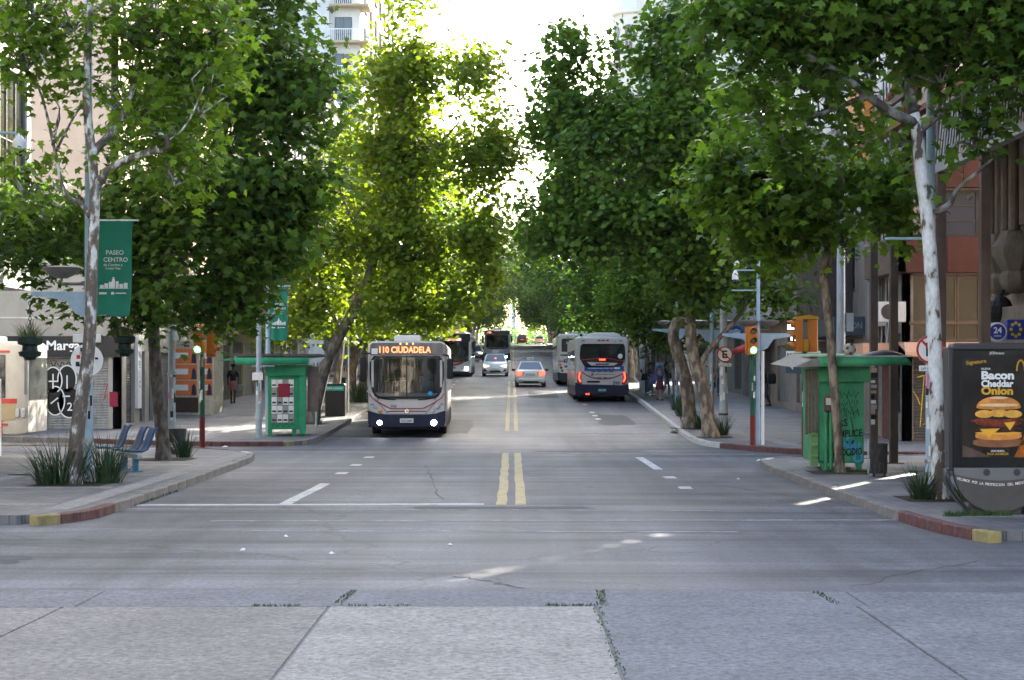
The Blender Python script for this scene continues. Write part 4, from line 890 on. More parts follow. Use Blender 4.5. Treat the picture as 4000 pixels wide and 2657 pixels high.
# right near, pale trunk
tree('pale white barked plane tree standing next to the advertising panel', (2168, 1152, 27.3), [(2164, 1080), (2160, 950), (2156, 806), (2148, 640), (2138, 500), (2125, 400), (2115, 300), (2105, 262)],
     [(.1, .05, [(2112, 285, 0), (2060, 262, -.2), (2000, 220, -.4), (1920, 160, -.5), (1840, 120, -.6)]), (.1, .04, [(2106, 262, 0), (2095, 180, .3), (2100, 80, .5), (2110, -60, .5)]), (.07, .035, [(2120, 300, 0), (2165, 265, -.2), (2230, 210, -.3), (2320, 140, -.4), (2400, 90, -.5)]),
      (.055, .02, [(2156, 490, 0), (2190, 470, -.2), (2205, 440, -.3), (2250, 400, -.4), (2290, 365, -.5)]), (.012, .006, [(2150, 240, -.3), (2180, 270, -.5), (2220, 300, -.6), (2270, 280, -.6)]), (.05, .02, [(2000, 220, -.4), (1900, 260, -.6), (1800, 290, -.8)])],
     [(1800, 330, -.8, 70, 45), (1960, 320, -.2, 70, 50), (2050, 330, .6, 45, 45), (2300, 280, -.4, 60, 40), (1690, 320, -.8, 60, 55), (1680, 30, -.5, 100, 70), (1820, 60, -.5, 120, 90), (1960, 60, 0, 130, 90), (2100, 50, .3, 130, 90), (2240, 60, -.3, 120, 90), (2330, 80, -.5, 90, 90), (1730, 150, -.6, 90, 70), (1860, 170, -.5, 110, 80), (2010, 170, -.2, 110, 80), (2170, 160, 0, 110, 70), (2310, 180, -.4, 90, 60), (1760, 250, -.8, 70, 60), (1890, 260, -.6, 80, 50), (2030, 250, .8, 60, 40), (2210, 230, -.3, 60, 40), (2250, 320, -.4, 45, 40), (2220, 260, -.3, 50, 40), (2180, 420, -.3, 20, 25), (1900, -60, 0, 200, 80), (2200, -60, 0, 200, 80), (2360, 0, -.5, 60, 80), (1640, 90, -.6, 60, 50)],
     9800, .182, 44, SH_FULL, M_leaf, M_barkp, (.125, .10), per=10, spread=.27, gap=.1, twig=340, hollow=.65, lbark=M_barkl)
tree('slim brown plane tree rising in front of the right green kiosk', (1938, 1087, 34.6), [(1930, 980), (1920, 850), (1915, 780), (1905, 690), (1898, 620), (1925, 520), (1940, 420), (1935, 300)],
     [(.05, .02, [(1900, 640, 0), (1935, 540, .3), (2000, 440, .5)]), (.05, .02, [(1912, 580, 0), (1850, 480, 0), (1780, 400, 0)]), (.04, .015, [(1935, 440, 0), (1870, 340, .5), (1850, 250, .5)])],
     [(1850, 190, .8, 90, 60), (1960, 250, .8, 80, 60), (1700, 230, .6, 70, 50), (1640, 430, .2, 45, 40), (2080, 450, .8, 35, 45), (1980, 620, .2, 40, 35), (1700, 600, -.2, 40, 40), (1720, 330, 0, 90, 70), (1840, 320, 0, 110, 80), (1940, 350, .5, 90, 70), (1690, 430, 0, 80, 60), (1790, 430, 0, 100, 80), (1900, 440, 0, 100, 70), (2010, 450, .5, 75, 60), (1740, 510, -.3, 90, 60), (1850, 530, -.3, 90, 70), (1950, 540, 0, 80, 60), (1820, 600, -.3, 60, 40), (1930, 610, -.3, 60, 40), (2020, 520, .5, 55, 50), (1680, 370, 0, 70, 60), (2040, 380, .5, 60, 50), (1780, 220, .5, 80, 60), (1760, 570, 0, 50, 40), (2060, 520, .5, 40, 40)],
     7600, .185, 55, SH_FULL, M_leafb, M_barkm, (.095, .07), per=9, spread=.3, gap=.2, twig=220, hollow=.55)
# right middle pair
tree('plane tree leaning left, nearer of the crossing pair by the no parking pole', (1640, 988, 53.0), [(1622, 900), (1600, 830), (1592, 760), (1590, 700), (1575, 620), (1560, 500), (1540, 300)],
     [(.1, .04, [(1608, 850, 0), (1640, 800, -.2), (1690, 745, -.5), (1730, 690, -.7), (1770, 640, -.8)]), (.1, .04, [(1590, 700, 0), (1640, 600, .2), (1680, 480, .3)]), (.1, .03, [(1575, 620, 0), (1500, 520, 0), (1420, 400, 0), (1330, 280, 0)]), (.08, .03, [(1570, 590, 0), (1480, 560, -.3), (1380, 500, -.5)])],
     [(1300, 110, 1, 45, 60), (1290, 200, 1, 70, 80), (1350, 290, 1, 90), (1260, 290, 1, 50, 70), (1430, 130, 1, 60, 70), (1450, 240, .5, 110), (1560, 180, .5, 110, 100), (1500, 350, 0, 130), (1610, 320, 0, 110), (1380, 410, 0, 120), (1280, 430, 0, 75, 70), (1270, 530, 0, 75, 55), (1380, 530, -.5, 110, 80), (1500, 500, -.5, 130), (1620, 470, -.5, 120), (1700, 560, -.5, 90, 80), (1590, 600, -.5, 110, 70), (1690, 660, -.6, 80, 50), (1760, 680, -.6, 70, 45), (1480, 600, -.3, 80, 50), (1600, 680, -.4, 60, 40), (1500, 100, .5, 60, 60), (1570, 60, .5, 60, 60), (1240, 230, 1, 40, 60), (1720, 470, 0, 80, 70), (1220, 510, .5, 45, 50)],
     31000, .2, 66, SH_MID, M_leaf, M_barkm, (.22, .12), per=16, spread=.33, gap=.06, twig=150)
tree('crooked plane tree bending right at the top, farther of the crossing pair', (1591, 957, 58.5), [(1585, 900), (1568, 830), (1553, 780), (1560, 745), (1590, 715), (1620, 640), (1640, 500)],
     [(.1, .04, [(1590, 715, 0), (1540, 620, .3), (1490, 500, .4)])], [(1640, 480, 2, 90), (1560, 420, 2, 120), (1450, 480, 2, 90), (1620, 300, 2, 110), (1480, 300, 2, 100), (1700, 640, 1, 70, 50), (1660, 380, 2, 90)],
     11000, .19, 67, SH_MID, M_leaf, M_barkm, (.24, .14), per=16, spread=.45, twig=60)
tree('young bright green plane tree beside the rear of the last bus', (1560, 900, 83.0), [(1552, 860), (1540, 800), (1520, 720), (1490, 640)], [(.06, .03, [(1530, 760, 0), (1560, 700, 0), (1580, 650, 0)])],
     [(1440, 620, 0, 50, 60), (1430, 690, 0, 45, 50), (1490, 690, 0, 70, 70), (1560, 700, 0, 70, 60), (1500, 770, 0, 60, 40), (1570, 770, 0, 60, 40), (1470, 580, .5, 40, 40), (1600, 740, 0, 50, 50), (1610, 690, 0, 40, 50)],
     9500, .19, 68, SH_MID, M_leafb, M_barkm, (.1, .06), per=14, spread=.4, twig=60)

# far rows: three grown models, copied one by one
def model(seed, m, bark, lean):
    t = thing('plane_tree', 'plane tree', 'tree', (0, 0, -500)); rr = random.Random(seed); h = 13.5
    path, rad = limb_path([(0, 0, -.1), (lean * .1, 0, 1.5), (lean * .35, .1, 3.0), (lean * .7, .2, 5), (lean, 0, 8), (lean * .9, 0, 11)], .24, .06); rad[0] *= 1.4
    MB().tube(path, rad, 9).build('trunk', bark, t, smooth=60)
    for i in range(5):
        a = i * 1.26 + rr.random(); L = rr.uniform(2, 3.6); z = rr.uniform(3.2, 6)
        path, rad = limb_path([(lean * .6, 0, z), (lean + math.cos(a) * L * .4, math.sin(a) * L * .4, z + 1.3), (lean + math.cos(a) * L, math.sin(a) * L, z + 3.4)], .11, .03); MB().tube(path, rad, 6).build('limb', bark, t, smooth=60)
    lb = [(lean, 0, 8.6, 2.6, 2.6, 3.2)]
    for i in range(18):
        a = i * 2.4; z = 3.5 + 8.8 * (i + .5) / 18; rr_ = rr.uniform(1.8, 3.9) * (.5 if z < 4.6 else .8 if z < 5.6 else 1); q = rr.uniform(1.0, 1.75) * (1 if z < 10.5 else .75); lb.append((lean + math.cos(a) * rr_ * (1 if z < 10 else .5), math.sin(a) * rr_, z, q, q, q * .85))
    crown(t, lb, 20000, .21, seed, SH_LOW, m, 13, .44, -.15, .42, 0); return t
mods = [model(71, M_leafy, M_barkd, 1.3), model(72, M_leaf, M_barkm, 1.2), model(73, M_leafb, M_barkm, 1.0)]
rr = random.Random(5)
yl = [79, 88, 97, 107, 122, 132, 142, 152, 162, 172, 182, 193, 204, 216, 228, 252, 266, 280, 295, 312, 330, 350]
yr = [92, 109, 121, 130, 140, 150, 160, 170, 180, 191, 202, 214, 227, 252, 266, 280, 296, 314, 332, 352]
first = [True] * 3
for side, ylist in ((-1, yl), (1, yr)):
    for i, y in enumerate(ylist):
        k = rr.choice([0, 0, 1] if (side < 0 and y < 200) else [1, 1, 2]); w = 'left' if side < 0 else 'right'
        desc = ['yellow green', 'dark green', 'fresh green'][k]; place = 'beyond the slender brown tree' if side < 0 else 'beyond the crossing pair of trunks'
        lab = f'{desc} plane tree, {ORD[i] if i < 20 else ["twenty first", "twenty second"][i - 20]} in the {w} row {place}'
        x = side * (rr.uniform(7.2, 7.8) if y < 120 or y > 215 else rr.uniform(8.0, 8.7)); s = rr.uniform(.95, 1.12) * (1.0 if y < 100 else 1.15 if y < 215 else 1.5); s = (s, s, s * .95)
        loc = (x, y, g(y) + (SW if y < 330 else 0)); rz = rr.uniform(-.6, .6) + (0 if side < 0 else math.pi)
        if side > 0 and y == 74: s = (.8, .8, .8); x = 8.4
        if first[k]:
            t = mods[k]; first[k] = False; t.location = loc; t.rotation_euler = (0, 0, rz); t.scale = s; t['label'] = lab; t['group'] = 'plane trees along the avenue'
        else:
            t = dup(mods[k], loc, rz, lab, s)
for i, (x, y, k) in enumerate(((21, 8, 0), (27, 5, 1), (34, 7, 0), (-9, -9, 0), (-10, -26, 1), (7.5, -40, 0))):  # unseen trees added to mirror in the bronze windows and windscreen
    if not first[k]: dup(mods[k], (x, y, 0), i * 1.3, ['plane tree in the side street right behind the stone building', 'darker plane tree in the right side street behind the stone building', 'plane tree farthest into the right side street', 'plane tree behind the viewer on the left', 'second plane tree behind the viewer on the left', 'plane tree behind the viewer on the right'][i], (.75, .75, .75))
for k in range(3):
    if first[k]:
        for c in list(mods[k].children): bpy.data.objects.remove(c)
        bpy.data.objects.remove(mods[k])
# a wood closing the view far behind the obelisk square
rg = np.random.default_rng(9); N = 9000
pos = np.c_[rg.uniform(-70, 70, N), rg.uniform(640, 700, N), g(650) + rg.random(N) ** .8 * (10 + 3 * np.sin(rg.uniform(-70, 70, N)))]
leaves('distant_wood', pos, rg.normal(size=(N, 3)) + np.array([0, -.5, .8]), rg.normal(size=(N, 3)), rg.uniform(1.0, 2.0, N), rg.random(N), SH_LOW, M_leaf, None)['kind'] = 'stuff'
bpy.data.objects['distant_wood'].location = (0, 0, 0)

# ================================================================ VEHICLES
M_busgrey = mat('bus_warm_grey_paint', (.50, .475, .44), .35, .04, 2, coat=.3, dirt=.18, dirtcol=(.2, .18, .16))
M_buswhite = mat('bus_white_paint', (.60, .59, .57), .3, .04, 2, coat=.3, dirt=.18, dirtcol=(.3, .28, .25))
M_navy = mat('navy_paint', (.006, .009, .035), .45, .1, 2, spec=.3, dirt=.2, dirtcol=(.03, .028, .026))
M_busred = mat('bus_red_stripe', (.35, .025, .03), .4, .05)
M_wind = glass_mat('windscreen_glass', (.012, .015, .018), .45, ior=1.85)
M_bandg = glass_mat('side_window_glass', (.008, .01, .012))
M_int = mat('bus_interior', (.045, .045, .05), .8, .2)
M_yrail = mat('yellow_handrail', (.5, .33, .02), .4, .05)
M_head = lamp_mat('lit_headlamp', (.95, .97, 1), 14); M_brake = lamp_mat('lit_tail_lamp', (1, .03, .015), 2.2); M_amb = lamp_mat('lit_amber_marker', (1, .32, .06), .9)
M_lens = mat('clear_lens', (.38, .38, .38), .12, .05, coat=1); M_amblens = mat('amber_lens', (.65, .22, .03), .2, .05, coat=1); M_redlens = mat('red_lens', (.35, .012, .012), .2, .05, coat=1)
M_led = lamp_mat('lit_display_letters', (1, .16, .05), 1.1); M_plate = mat('number_plate', (.62, .61, .58), .5, .05, dirt=.2); M_bluepaint = mat('sign_band_blue', (.02, .07, .28), .4, .05)
M_txtd = mat('dark_lettering', (.02, .02, .025), .5, .03); M_txtn = mat('navy_lettering', (.03, .05, .2), .5, .03)
def rrect(hw, z0, z1, r, n=4):
    P = []
    for cx, cz, a0 in ((hw - r, z1 - r, 0), (-hw + r, z1 - r, 90), (-hw + r, z0 + r * .5, 180), (hw - r, z0 + r * .5, 270)):
        rr_ = r if a0 < 180 else r * .5
        if a0 >= 180: cx = math.copysign(hw - rr_, cx); cz = z0 + rr_
        for k in range(n + 1): a = R(a0 + 90 * k / n); P.append((cx + rr_ * math.cos(a), cz + rr_ * math.sin(a)))
    return P
def bulge(rows, ncol, y0, b, bz=0):
    """glass sheet: rows (z, half width[, centre])"""
    G_ = []
    for q in rows:
        z, h = q[0], q[1]; c = q[2] if len(q) > 2 else 0
        G_.append([(c + h * (2 * i / ncol - 1), y0 + b * ((c + h * (2 * i / ncol - 1)) / 1.1) ** 2 + bz * (z - rows[0][0]), z) for i in range(ncol + 1)])
    return MB().grid(G_)
def wheel(par, x, y, r=.48, w=.28, rim=None):
    s = 1 if x > 0 else -1
    o = MB().lathe([(r * .6, -w / 2), (r * .93, -w / 2), (r, -w * .36), (r, w * .36), (r * .93, w / 2), (r * .6, w / 2)], 22, axis='x').build('wheel', M_rubber, par, smooth=30); o.location = (x - s * w / 2, y, r)
    MB().lathe([(r * .6, 0), (r * .5, .02), (r * .2, .06), (.02, .07)], 16, axis='x' if s > 0 else 'x').build('rim', rim or M_steel, o).location = (s * (w / 2 - .03), 0, 0)
    if s < 0: o.children[0].scale = (-1, 1, 1)
def bus(label, loc, rz, kind, L=11.5, hw=1.25, paint=None, H_=3.06, windows=True):
    paint = paint or M_busgrey
    t = thing('city_bus', label, 'bus', loc, rz); z0 = .30
    rings = []
    for sc_, y in ((.90, .012), (.955, .03), (.985, .09), (1, .22), (1, L - .2), (.97, L - .03), (.9, L)):
        zc = (z0 + H_) / 2; rings.append([(x * sc_, y, zc + (z - zc) * (1 - (1 - sc_) * .75)) for x, z in rrect(hw, z0, H_, .2)])
    mb = MB().loft(rings, caps=False); mb.poly([p for p in rings[-1]]); zc = (z0 + H_) / 2
    # end wall pieces round the windscreen opening
    zb, zt, pw = (1.40, 2.5, 1.06) if kind in ('A', 'C') else ((1.05, 2.6, 1.08) if kind == 'B' else (1.9, 2.1, .3))
    zlo, zhi = rings[0][12][2] if False else z0 + .1, H_ - .1
    mb.box(-1.12, 1.12, .012, .05, zlo, zb); mb.box(-1.12, 1.12, .012, .05, zt, zhi)
    for s in (-1, 1): mb.box(min(s * pw, s * 1.125), max(s * pw, s * 1.125), .012, .05, zb, zt)
    mb.build('body', paint, t, smooth=40)
    # lower skirt in navy
    sk = MB()
    for s in (-1, 1): sk.box(min(s * (hw - .02), s * (hw + .006)), max(s * (hw - .02), s * (hw + .006)), .3, L - .1, z0, .78)
    sk.build('skirt', M_navy, t)
    if windows:
        for s in (-1, 1):
            x = s * (hw + .004); n = 7
            for i in range(n):
                y0 = .7 + i * (L - 1.2) / n; y1 = y0 + (L - 1.2) / n - .07
                MB().add([(x, y0, 1.42), (x, y1, 1.42), (x, y1, 2.45), (x, y0, 2.45)], [(0, 1, 2, 3)]).build('side_window', M_bandg, t)
    ax = (2.4, 8.6) if kind in 'ABCX' else (3.1, 9.3)
    for y in ax:
        for s in (-1, 1):
            wheel(t, s * (hw - .02), y)
            a = MB(); a.prism([(.56 * math.cos(R(k)), .48 + .56 * math.sin(R(k))) for k in range(-20, 201, 20)], s * (hw + .006), s * (hw + .009), 'x'); a.build('wheel_arch', M_black, t).location = (0, y, 0)
    MB().box(-1.0, 1.0, .5, L - .5, .22, .32).build('underbody', M_black, t)
    if kind in 'ABC':
        i_ = MB().box(-1.1, 1.1, .3, L - .5, .9, .95).box(-1.15, 1.15, 4.5, 4.55, .9, 2.9); i_.build('cabin_floor', M_int, t)
        MB().box(-1.1, 1.1, .12, .5, .95, 1.42).build('dashboard', M_black, t, bevel=.05)
        r_ = MB()
        for pl in ([(-.75, 1.1, .95), (-.75, 1.1, 1.75), (-.62, 1.1, 1.85), (-.1, 1.1, 1.85)], [(-.55, 1.3, .95), (-.5, 1.3, 1.75), (.1, 1.3, 1.8)], [(-.3, 2.2, .95), (-.3, 2.2, 2.9)], [(.25, 2.4, .95), (.25, 2.4, 2.9)]): r_.tube(pl, .022, 6)
        r_.box(-.28, .05, 1.9, 1.95, 1.6, 2.3); r_.build('handrail', M_yrail, t)
        for x, y in ((-.7, 2.6), (-.2, 3.0), (.7, 3.0)): MB().box(x - .22, x + .22, y, y + .1, .95, 1.95).box(x - .22, x + .22, y - .35, y, 1.3, 1.4).build('seat', mat('blue_grey_seat', (.05, .06, .09), .8), t, bevel=.04)
        MB().box(.35, .85, 1.25, 1.4, .95, 2.0).build('driver_seat', M_black, t, bevel=.05)
        MB().ball((.6, 1.1, 2.0), (.1, .12, .14)).tube([(.6, 1.1, 1.9), (.6, 1.15, 1.8)], [.06, .08], 8).loft([[(.6 + .24 * c, 1.15 + .12 * s_, z) for c, s_ in ((1, 0), (.7, .7), (0, 1), (-.7, .7), (-1, 0), (-.7, -.7), (0, -1), (.7, -.7))] for z in (1.2, 1.5, 1.78)]).build('driver_figure', mat('driver_shirt', (.12, .16, .22), .8), t)
    if kind in 'AC':
        # windscreen with black surround, one pillar
        rows = [(1.2, .35), (1.215, .6), (1.25, .82), (1.32, 1.0), (1.42, 1.1), (1.6, 1.14), (2.0, 1.16), (2.35, 1.155), (2.48, 1.13), (2.54, 1.07)]
        fr = MB(); rows_o = [(z + (-.03 if z < 1.5 else .025 if z > 2.3 else 0), h + .03) for z, h in rows]
        A_ = bulge(rows, 12, -.03, .045); 
        for s in (-1, 1):
            a = [(s * h, -.032 + .045 * (h / 1.1) ** 2, z) for z, h in rows]; b = [(s * h, -.025 + .045 * (h / 1.1) ** 2, z) for z, h in rows_o]; fr.grid([a, b])
            a = [(s * h * .93, -.036 + .045 * (h / 1.1) ** 2, z) for z, h in rows]; b = [(s * h, -.036 + .045 * (h / 1.1) ** 2, z) for z, h in rows]; fr.grid([a, b])
        fr.box(-1.07, 1.07, -.03, .01, 2.54, 2.575); fr.box(-.02, .02, -.045, -.03, 1.2, 2.54); fr.box(-.95, .95, -.036, -.03, 1.2 + .03, 1.29)
        A_.build('windscreen', M_wind, t, smooth=80); fr.build('windscreen_surround', M_black, t)
        for x0, z0_, x1, z1_ in ((-.62, 2.58, -.2, 2.1), (.6, 2.58, .22, 2.12)): MB().tube([(x0, -.06, z0_), (x1, -.075, z1_)], .016, 5).tube([(x1, -.07, z1_ + .06), (x1 - .05, -.065, 1.55)], .008, 5).build('wiper', M_black, t)
        # destination display
        d_ = MB().prism([(x, 2.81 + (z - 2.81)) for x, z in rrect(1.17, 2.6, 3.0, .1)], -.03, -.002).build('destination_display', glass_mat('display_glass', (.02, .03, .07), rough=.08), t)
        if kind == 'A':
            mb = MB(); text(mb, '110 CIUDADELA', (-.05, -.037, 2.78), (1, 0, 0), (0, 0, 1), width=1.64, height=.2, bold=.012); mb.build('lettering', M_led, d_)
        else:
            mb = MB(); text(mb, '195', (-.75, -.037, 2.8), (1, 0, 0), (0, 0, 1), height=.18, bold=.012); mb.build('lettering', M_led, d_)
        MB().box(-1.12, -.93, -.04, -.031, 2.64, 2.82).build('route_card', M_paper, d_)
        for x in (-.2, 0, .2): MB().ball((x, -.03, 2.97), .028, 8, 6).build('marker_lamp', M_amb, t)
        MB().prism(rrect(.44, 3.05, 3.26, .08), .6, 1.6).build('roof_unit', M_buswhite, t, bevel=.03)
        MB().box(-.75, -.62, 1.2, 1.5, 3.05, 3.12).build('roof_hatch', M_busgrey, t)
        # nose: bonnet crease, red line, headlamp clusters, bumper
        MB().box(-1.0, 1.0, -.022, .01, .73, .86).build('grille_panel', paint, t, bevel=.01); MB().box(-.62, .62, -.027, -.02, .80, .83).build('grille_slot', M_black, t)
        mb = MB(); ribbon(mb, [(-1.2, .02, 1.38), (-1.1, -.004, 1.24), (-.9, -.006, 1.1), (-.55, -.006, .915), (-.45, -.006, .90), (.45, -.006, .90), (.55, -.006, .915), (.9, -.006, 1.1), (1.1, -.004, 1.24), (1.2, .02, 1.38)], .035); mb.build('red_line', M_busred, t)
        for s in (-1, 1):
            h = MB().prism([(s * a, b) for a, b in ((1.2, 1.12), (1.08, 1.14), (.85, .98), (.63, .75), (.72, .72), (1.08, .76), (1.2, .86))], -.02, .06); h.build('headlamp_cluster', paint, t)
            cl = t.children[-1]
            for (a, z, r_, m_) in ((1.1, 1.06, .05, M_lens), (.99, .955, .065, M_lens), (.84, .815, .065, M_amblens if s < 0 else M_lens)):
                MB().lathe([(r_ * 1.15, -.032), (r_, -.045), (r_ * .5, -.058), (.005, -.06)], 14, (s * a, 0, z), 'y').build('lamp', m_, cl, smooth=60)
            mb = MB(); ribbon(mb, [(s * .85, -.02, 1.25), (s * .95, -.02, 1.14), (s * .82, -.025, 1.0), (s * .6, -.025, .74)], .018); mb.build('seam', M_black, t)
        mb = MB(); mb.prism([(-1.2, .3), (-1.24, .5), (-1.24, .84), (-1.1, .80), (-.9, .735), (-.6, .71), (.6, .71), (.9, .735), (1.1, .80), (1.24, .84), (1.24, .5), (1.2, .3)], -.06, .1); mb.build('bumper', M_navy, t, bevel=.03)
        MB().box(-.55, .55, -.075, -.055, .56, .64).build('bumper_groove', M_black, t)
        for s in (-1, 1):
            f_ = MB().lathe([(.1, -.06), (.09, -.07), (.004, -.075)], 16, (s * .865, 0, .45), 'y').build('fog_lamp', M_lens, t)
            MB().lathe([(.088 if s > 0 else .07, -.078), (.05, -.084), (.004, -.086)], 16, (s * .865, 0, .45), 'y').build('bulb', M_head, f_)
        p = MB().box(-.215, .215, -.085, -.065, .45, .59).build('number_plate', M_plate, t, bevel=.006)
        mb = MB(); text(mb, 'STC 2489', (0, -.089, .51), (1, 0, 0), (0, 0, 1), width=.34, height=.07); mb.build('lettering', M_txtd, p)
        if kind == 'A':
            mb = MB(); text(mb, '928', (-.42, -.008, .98), (1, 0, 0), (0, 0, 1), height=.09, bold=.01); mb.build('fleet_number', M_txtn, t)
        bd = MB().prism([(.07 * math.cos(k * math.pi / 6), .82 + .07 * math.sin(k * math.pi / 6)) for k in range(12)], -.05, -.02).build('badge', M_chrome, t)
        mb = MB()
        for k in range(3):
            w = R(90 + 120 * k); mb.prism([(0, .82), (.022 * math.cos(w - .6), .82 + .022 * math.sin(w - .6)), (.06 * math.cos(w), .82 + .06 * math.sin(w)), (.022 * math.cos(w + .6), .82 + .022 * math.sin(w + .6))], -.058, -.051)
        mb.build('star', mat('badge_red', (.4, .06, .03), .4), bd)
        MB().lathe([(.075, -.05), (.07, -.052)], 14, (.75, 0, 1.38), 'y').build('sticker', mat('cyan_sticker', (.02, .3, .55), .5), t)
        for s, zt_, zb_ in ((-1, 2.55, 1.75), (1, 2.5, 1.85)):
            MB().tube([(s * 1.12, .1, zt_ + .12), (s * 1.32, -.12, zt_ + .1), (s * 1.38, -.14, zt_ - .1)], .03, 6).build('mirror_arm', M_black, t)
            m_ = MB(); m_.obox((s * 1.38, -.13, (zt_ + zb_) / 2), .2, .14, zt_ - zb_); m_.build('mirror', M_black, t, bevel=.05, seg=3)
        MB().tube([(-1.26, .15, 1.5), (-1.33, .1, 1.45), (-1.33, .1, 1.15), (-1.26, .15, 1.1)], .014, 5).build('grab_handle', M_black, t)
    if kind == 'B':
        bulge([(.98, .75), (1.1, 1.0), (1.3, 1.15), (2.0, 1.19), (2.75, 1.18), (2.95, 1.1)], 12, -.03, .06).build('windscreen', M_wind, t, smooth=80)
        MB().prism(rrect(1.17, 2.42, 2.98, .12), -.02, .02).build('display_panel', M_black, t)
        d_ = t.children[-1]; MB().box(-.5, .55, -.027, -.021, 2.5, 2.66).build('display', lamp_mat('lit_pink_display', (1, .25, .3), .8), d_)
        MB().box(-1.0, -.62, -.027, -.021, 2.48, 2.75).build('route_card', M_paper, d_)
        MB().prism([(-1.1, 3.0), (-.8, 3.3), (.8, 3.3), (1.1, 3.0)], .2, 3).build('roof_fairing', M_buswhite, t, bevel=.05)
        for x in (-.3, 0, .3): MB().ball((x, .1, 3.08), .05, 8, 6).build('marker_lamp', M_amb, t)
        mb = MB(); ribbon(mb, [(-1.2, .02, .98), (-.6, -.01, .86), (0, -.012, .84), (.45, -.012, .92), (.8, -.008, 1.1)], .14); mb.build('red_swoosh', M_busred, t)
        for s in (-1, 1):
            h = MB().prism([(s * a, b) for a, b in ((1.2, 1.15), (.95, 1.1), (.55, .6), (.75, .55), (1.18, .85))], -.02, .05).build('headlamp_cluster', M_steel, t)
            MB().lathe([(.1, -.03), (.05, -.045), (.004, -.046)], 14, (s * .9, 0, .62), 'y').build('lamp', M_head, h)
            m_ = MB(); m_.obox((s * 1.45, -.1, 2.1), .2, .15, .75); m_.build('mirror', M_black, t, bevel=.05)
            MB().tube([(s * 1.15, .05, 2.7), (s * 1.42, -.1, 2.6), (s * 1.45, -.1, 2.4)], .03, 6).build('mirror_arm', M_black, t)
        MB().box(-1.1, 1.1, -.03, .1, .28, .42).build('bumper', M_black, t, bevel=.03); p = MB().box(-.2, .2, -.04, -.03, .6, .72).build('number_plate', mat('blue_plate', (.03, .2, .4), .5), t)
        mb = MB(); text(mb, 'MARCOPOLO', (-.5, -.035, 1.08), (1, 0, 0), (0, 0, 1), width=.5, height=.06); mb.build('lettering', M_plate, t)
    if kind == 'G':
        MB().prism([(-1.02, 1.98), (-1.04, 2.2), (-1.0, 2.62), (-.9, 2.72), (1.0, 2.72), (1.06, 2.62), (1.1, 2.2), (1.07, 1.95)], -.02, .0).build('rear_window', M_bandg, t)
        MB().prism([(-1.0, 1.97), (1.06, 1.93), (.92, 1.68), (.8, 1.63), (-.7, 1.63), (-.84, 1.7)], -.022, -.002).build('black_panel', M_black, t)
        mb = MB(); ribbon(mb, [(-1.0, -.026, 1.96), (-.4, -.028, 2.03), (0, -.028, 2.04), (.5, -.028, 2.02), (1.06, -.026, 1.9)], .04); mb.build('red_line', M_busred, t)
        MB().prism([(-.7, 1.87), (.76, 1.82), (.55, 1.7), (-.5, 1.7)], -.03, -.023).build('white_panel', paint, t); MB().box(-.3, .32, -.036, -.031, 1.74, 1.8).build('grille_slot', M_black, t)
        MB().box(-.13, .16, -.045, -.02, 1.95, 2.01).build('brake_lamp', M_brake, t)
        b_ = MB().box(-.82, 1.02, -.022, -.002, 1.46, 1.68).build('advert_band', M_bluepaint, t)
        mb = MB(); text(mb, 'Las ciudades se ven y sienten mejor', (-.05, -.026, 1.575), (1, 0, 0), (0, 0, 1), width=1.2, height=.09); mb.build('lettering', M_txtw, b_); MB().box(.58, .84, -.027, -.0225, 1.54, 1.63).build('print', M_paper, b_)
        mb = MB(); ribbon(mb, [(-.95, -.004, 1.4), (-.7, -.006, 1.24), (-.4, -.007, 1.12), (0, -.008, 1.07), (.35, -.008, 1.1), (.7, -.007, 1.2), (.98, -.005, 1.32)], .05); mb.build('red_line', M_busred, t)
        mb = MB(); text(mb, 'SIEMPRE TENEMOS SENTIDO', (.15, -.01, 1.3), (1, 0, 0), (0, 0, 1), width=.95, height=.05); mb.build('lettering', M_txtd, t)
        MB().prism([(-.55, 1.24), (-.45, 1.33), (-.38, 1.36), (-.42, 1.24)], -.014, -.002).build('emblem', M_txtn, t)
        for zz in (1.5 - .08, 1.13): 
            g_ = MB()
            for k in range(4): g_.box(-.5 + k * .27, -.28 + k * .27, -.012, -.002, zz - .02, zz + .03)
            g_.build('vents', mat('vent_grey', (.12, .11, .1), .7), t, kind='stuff')
        for s in (-1, 1):
            h = MB().prism([(s * a, b) for a, b in ((1.16, .92), (1.18, 1.3), (1.0, 1.5), (.98, 1.3), (.93, .85), (1.05, .82))], -.03, .08).build('tail_lamp', M_redlens, t)
            mb = MB(); ribbon(mb, [(s * 1.02, -.036, 1.4), (s * 1.06, -.036, 1.3), (s * 1.08, -.036, 1.1), (s * 1.0, -.036, .95)], .06); mb.build('light_guide', M_brake, h)
            MB().box(min(s * .8, s * .95), max(s * .8, s * .95), -.02, 0, 2.84, 2.88).build('marker_lamp', M_redlens, t)
        for x in (-.14, .06, .26): MB().box(x - .07, x + .07, -.02, 0, 2.85, 2.91).build('marker_lamp', M_redlens, t)
        mb = MB(); text(mb, '599', (.67, -.01, .885), (1, 0, 0), (0, 0, 1), height=.16, bold=.02); mb.build('fleet_number', M_txtd, t)
        MB().box(-.7, -.1, -.02, 0, .91, .99).build('grille_slot', M_black, t)
        MB().prism([(-1.23, .33), (-1.26, .6), (-1.25, .92), (-.9, .83), (.9, .79), (1.25, .84), (1.26, .6), (1.23, .33)], -.06, .12).build('bumper', M_navy, t, bevel=.03)
        p = MB().box(-.18, .2, -.075, -.06, .49, .62).build('number_plate', mat('teal_plate', (.04, .22, .24), .5), t); mb = MB(); text(mb, 'STU 1599', (.01, -.079, .555), (1, 0, 0), (0, 0, 1), width=.3, height=.06); mb.build('lettering', M_txtw, p)
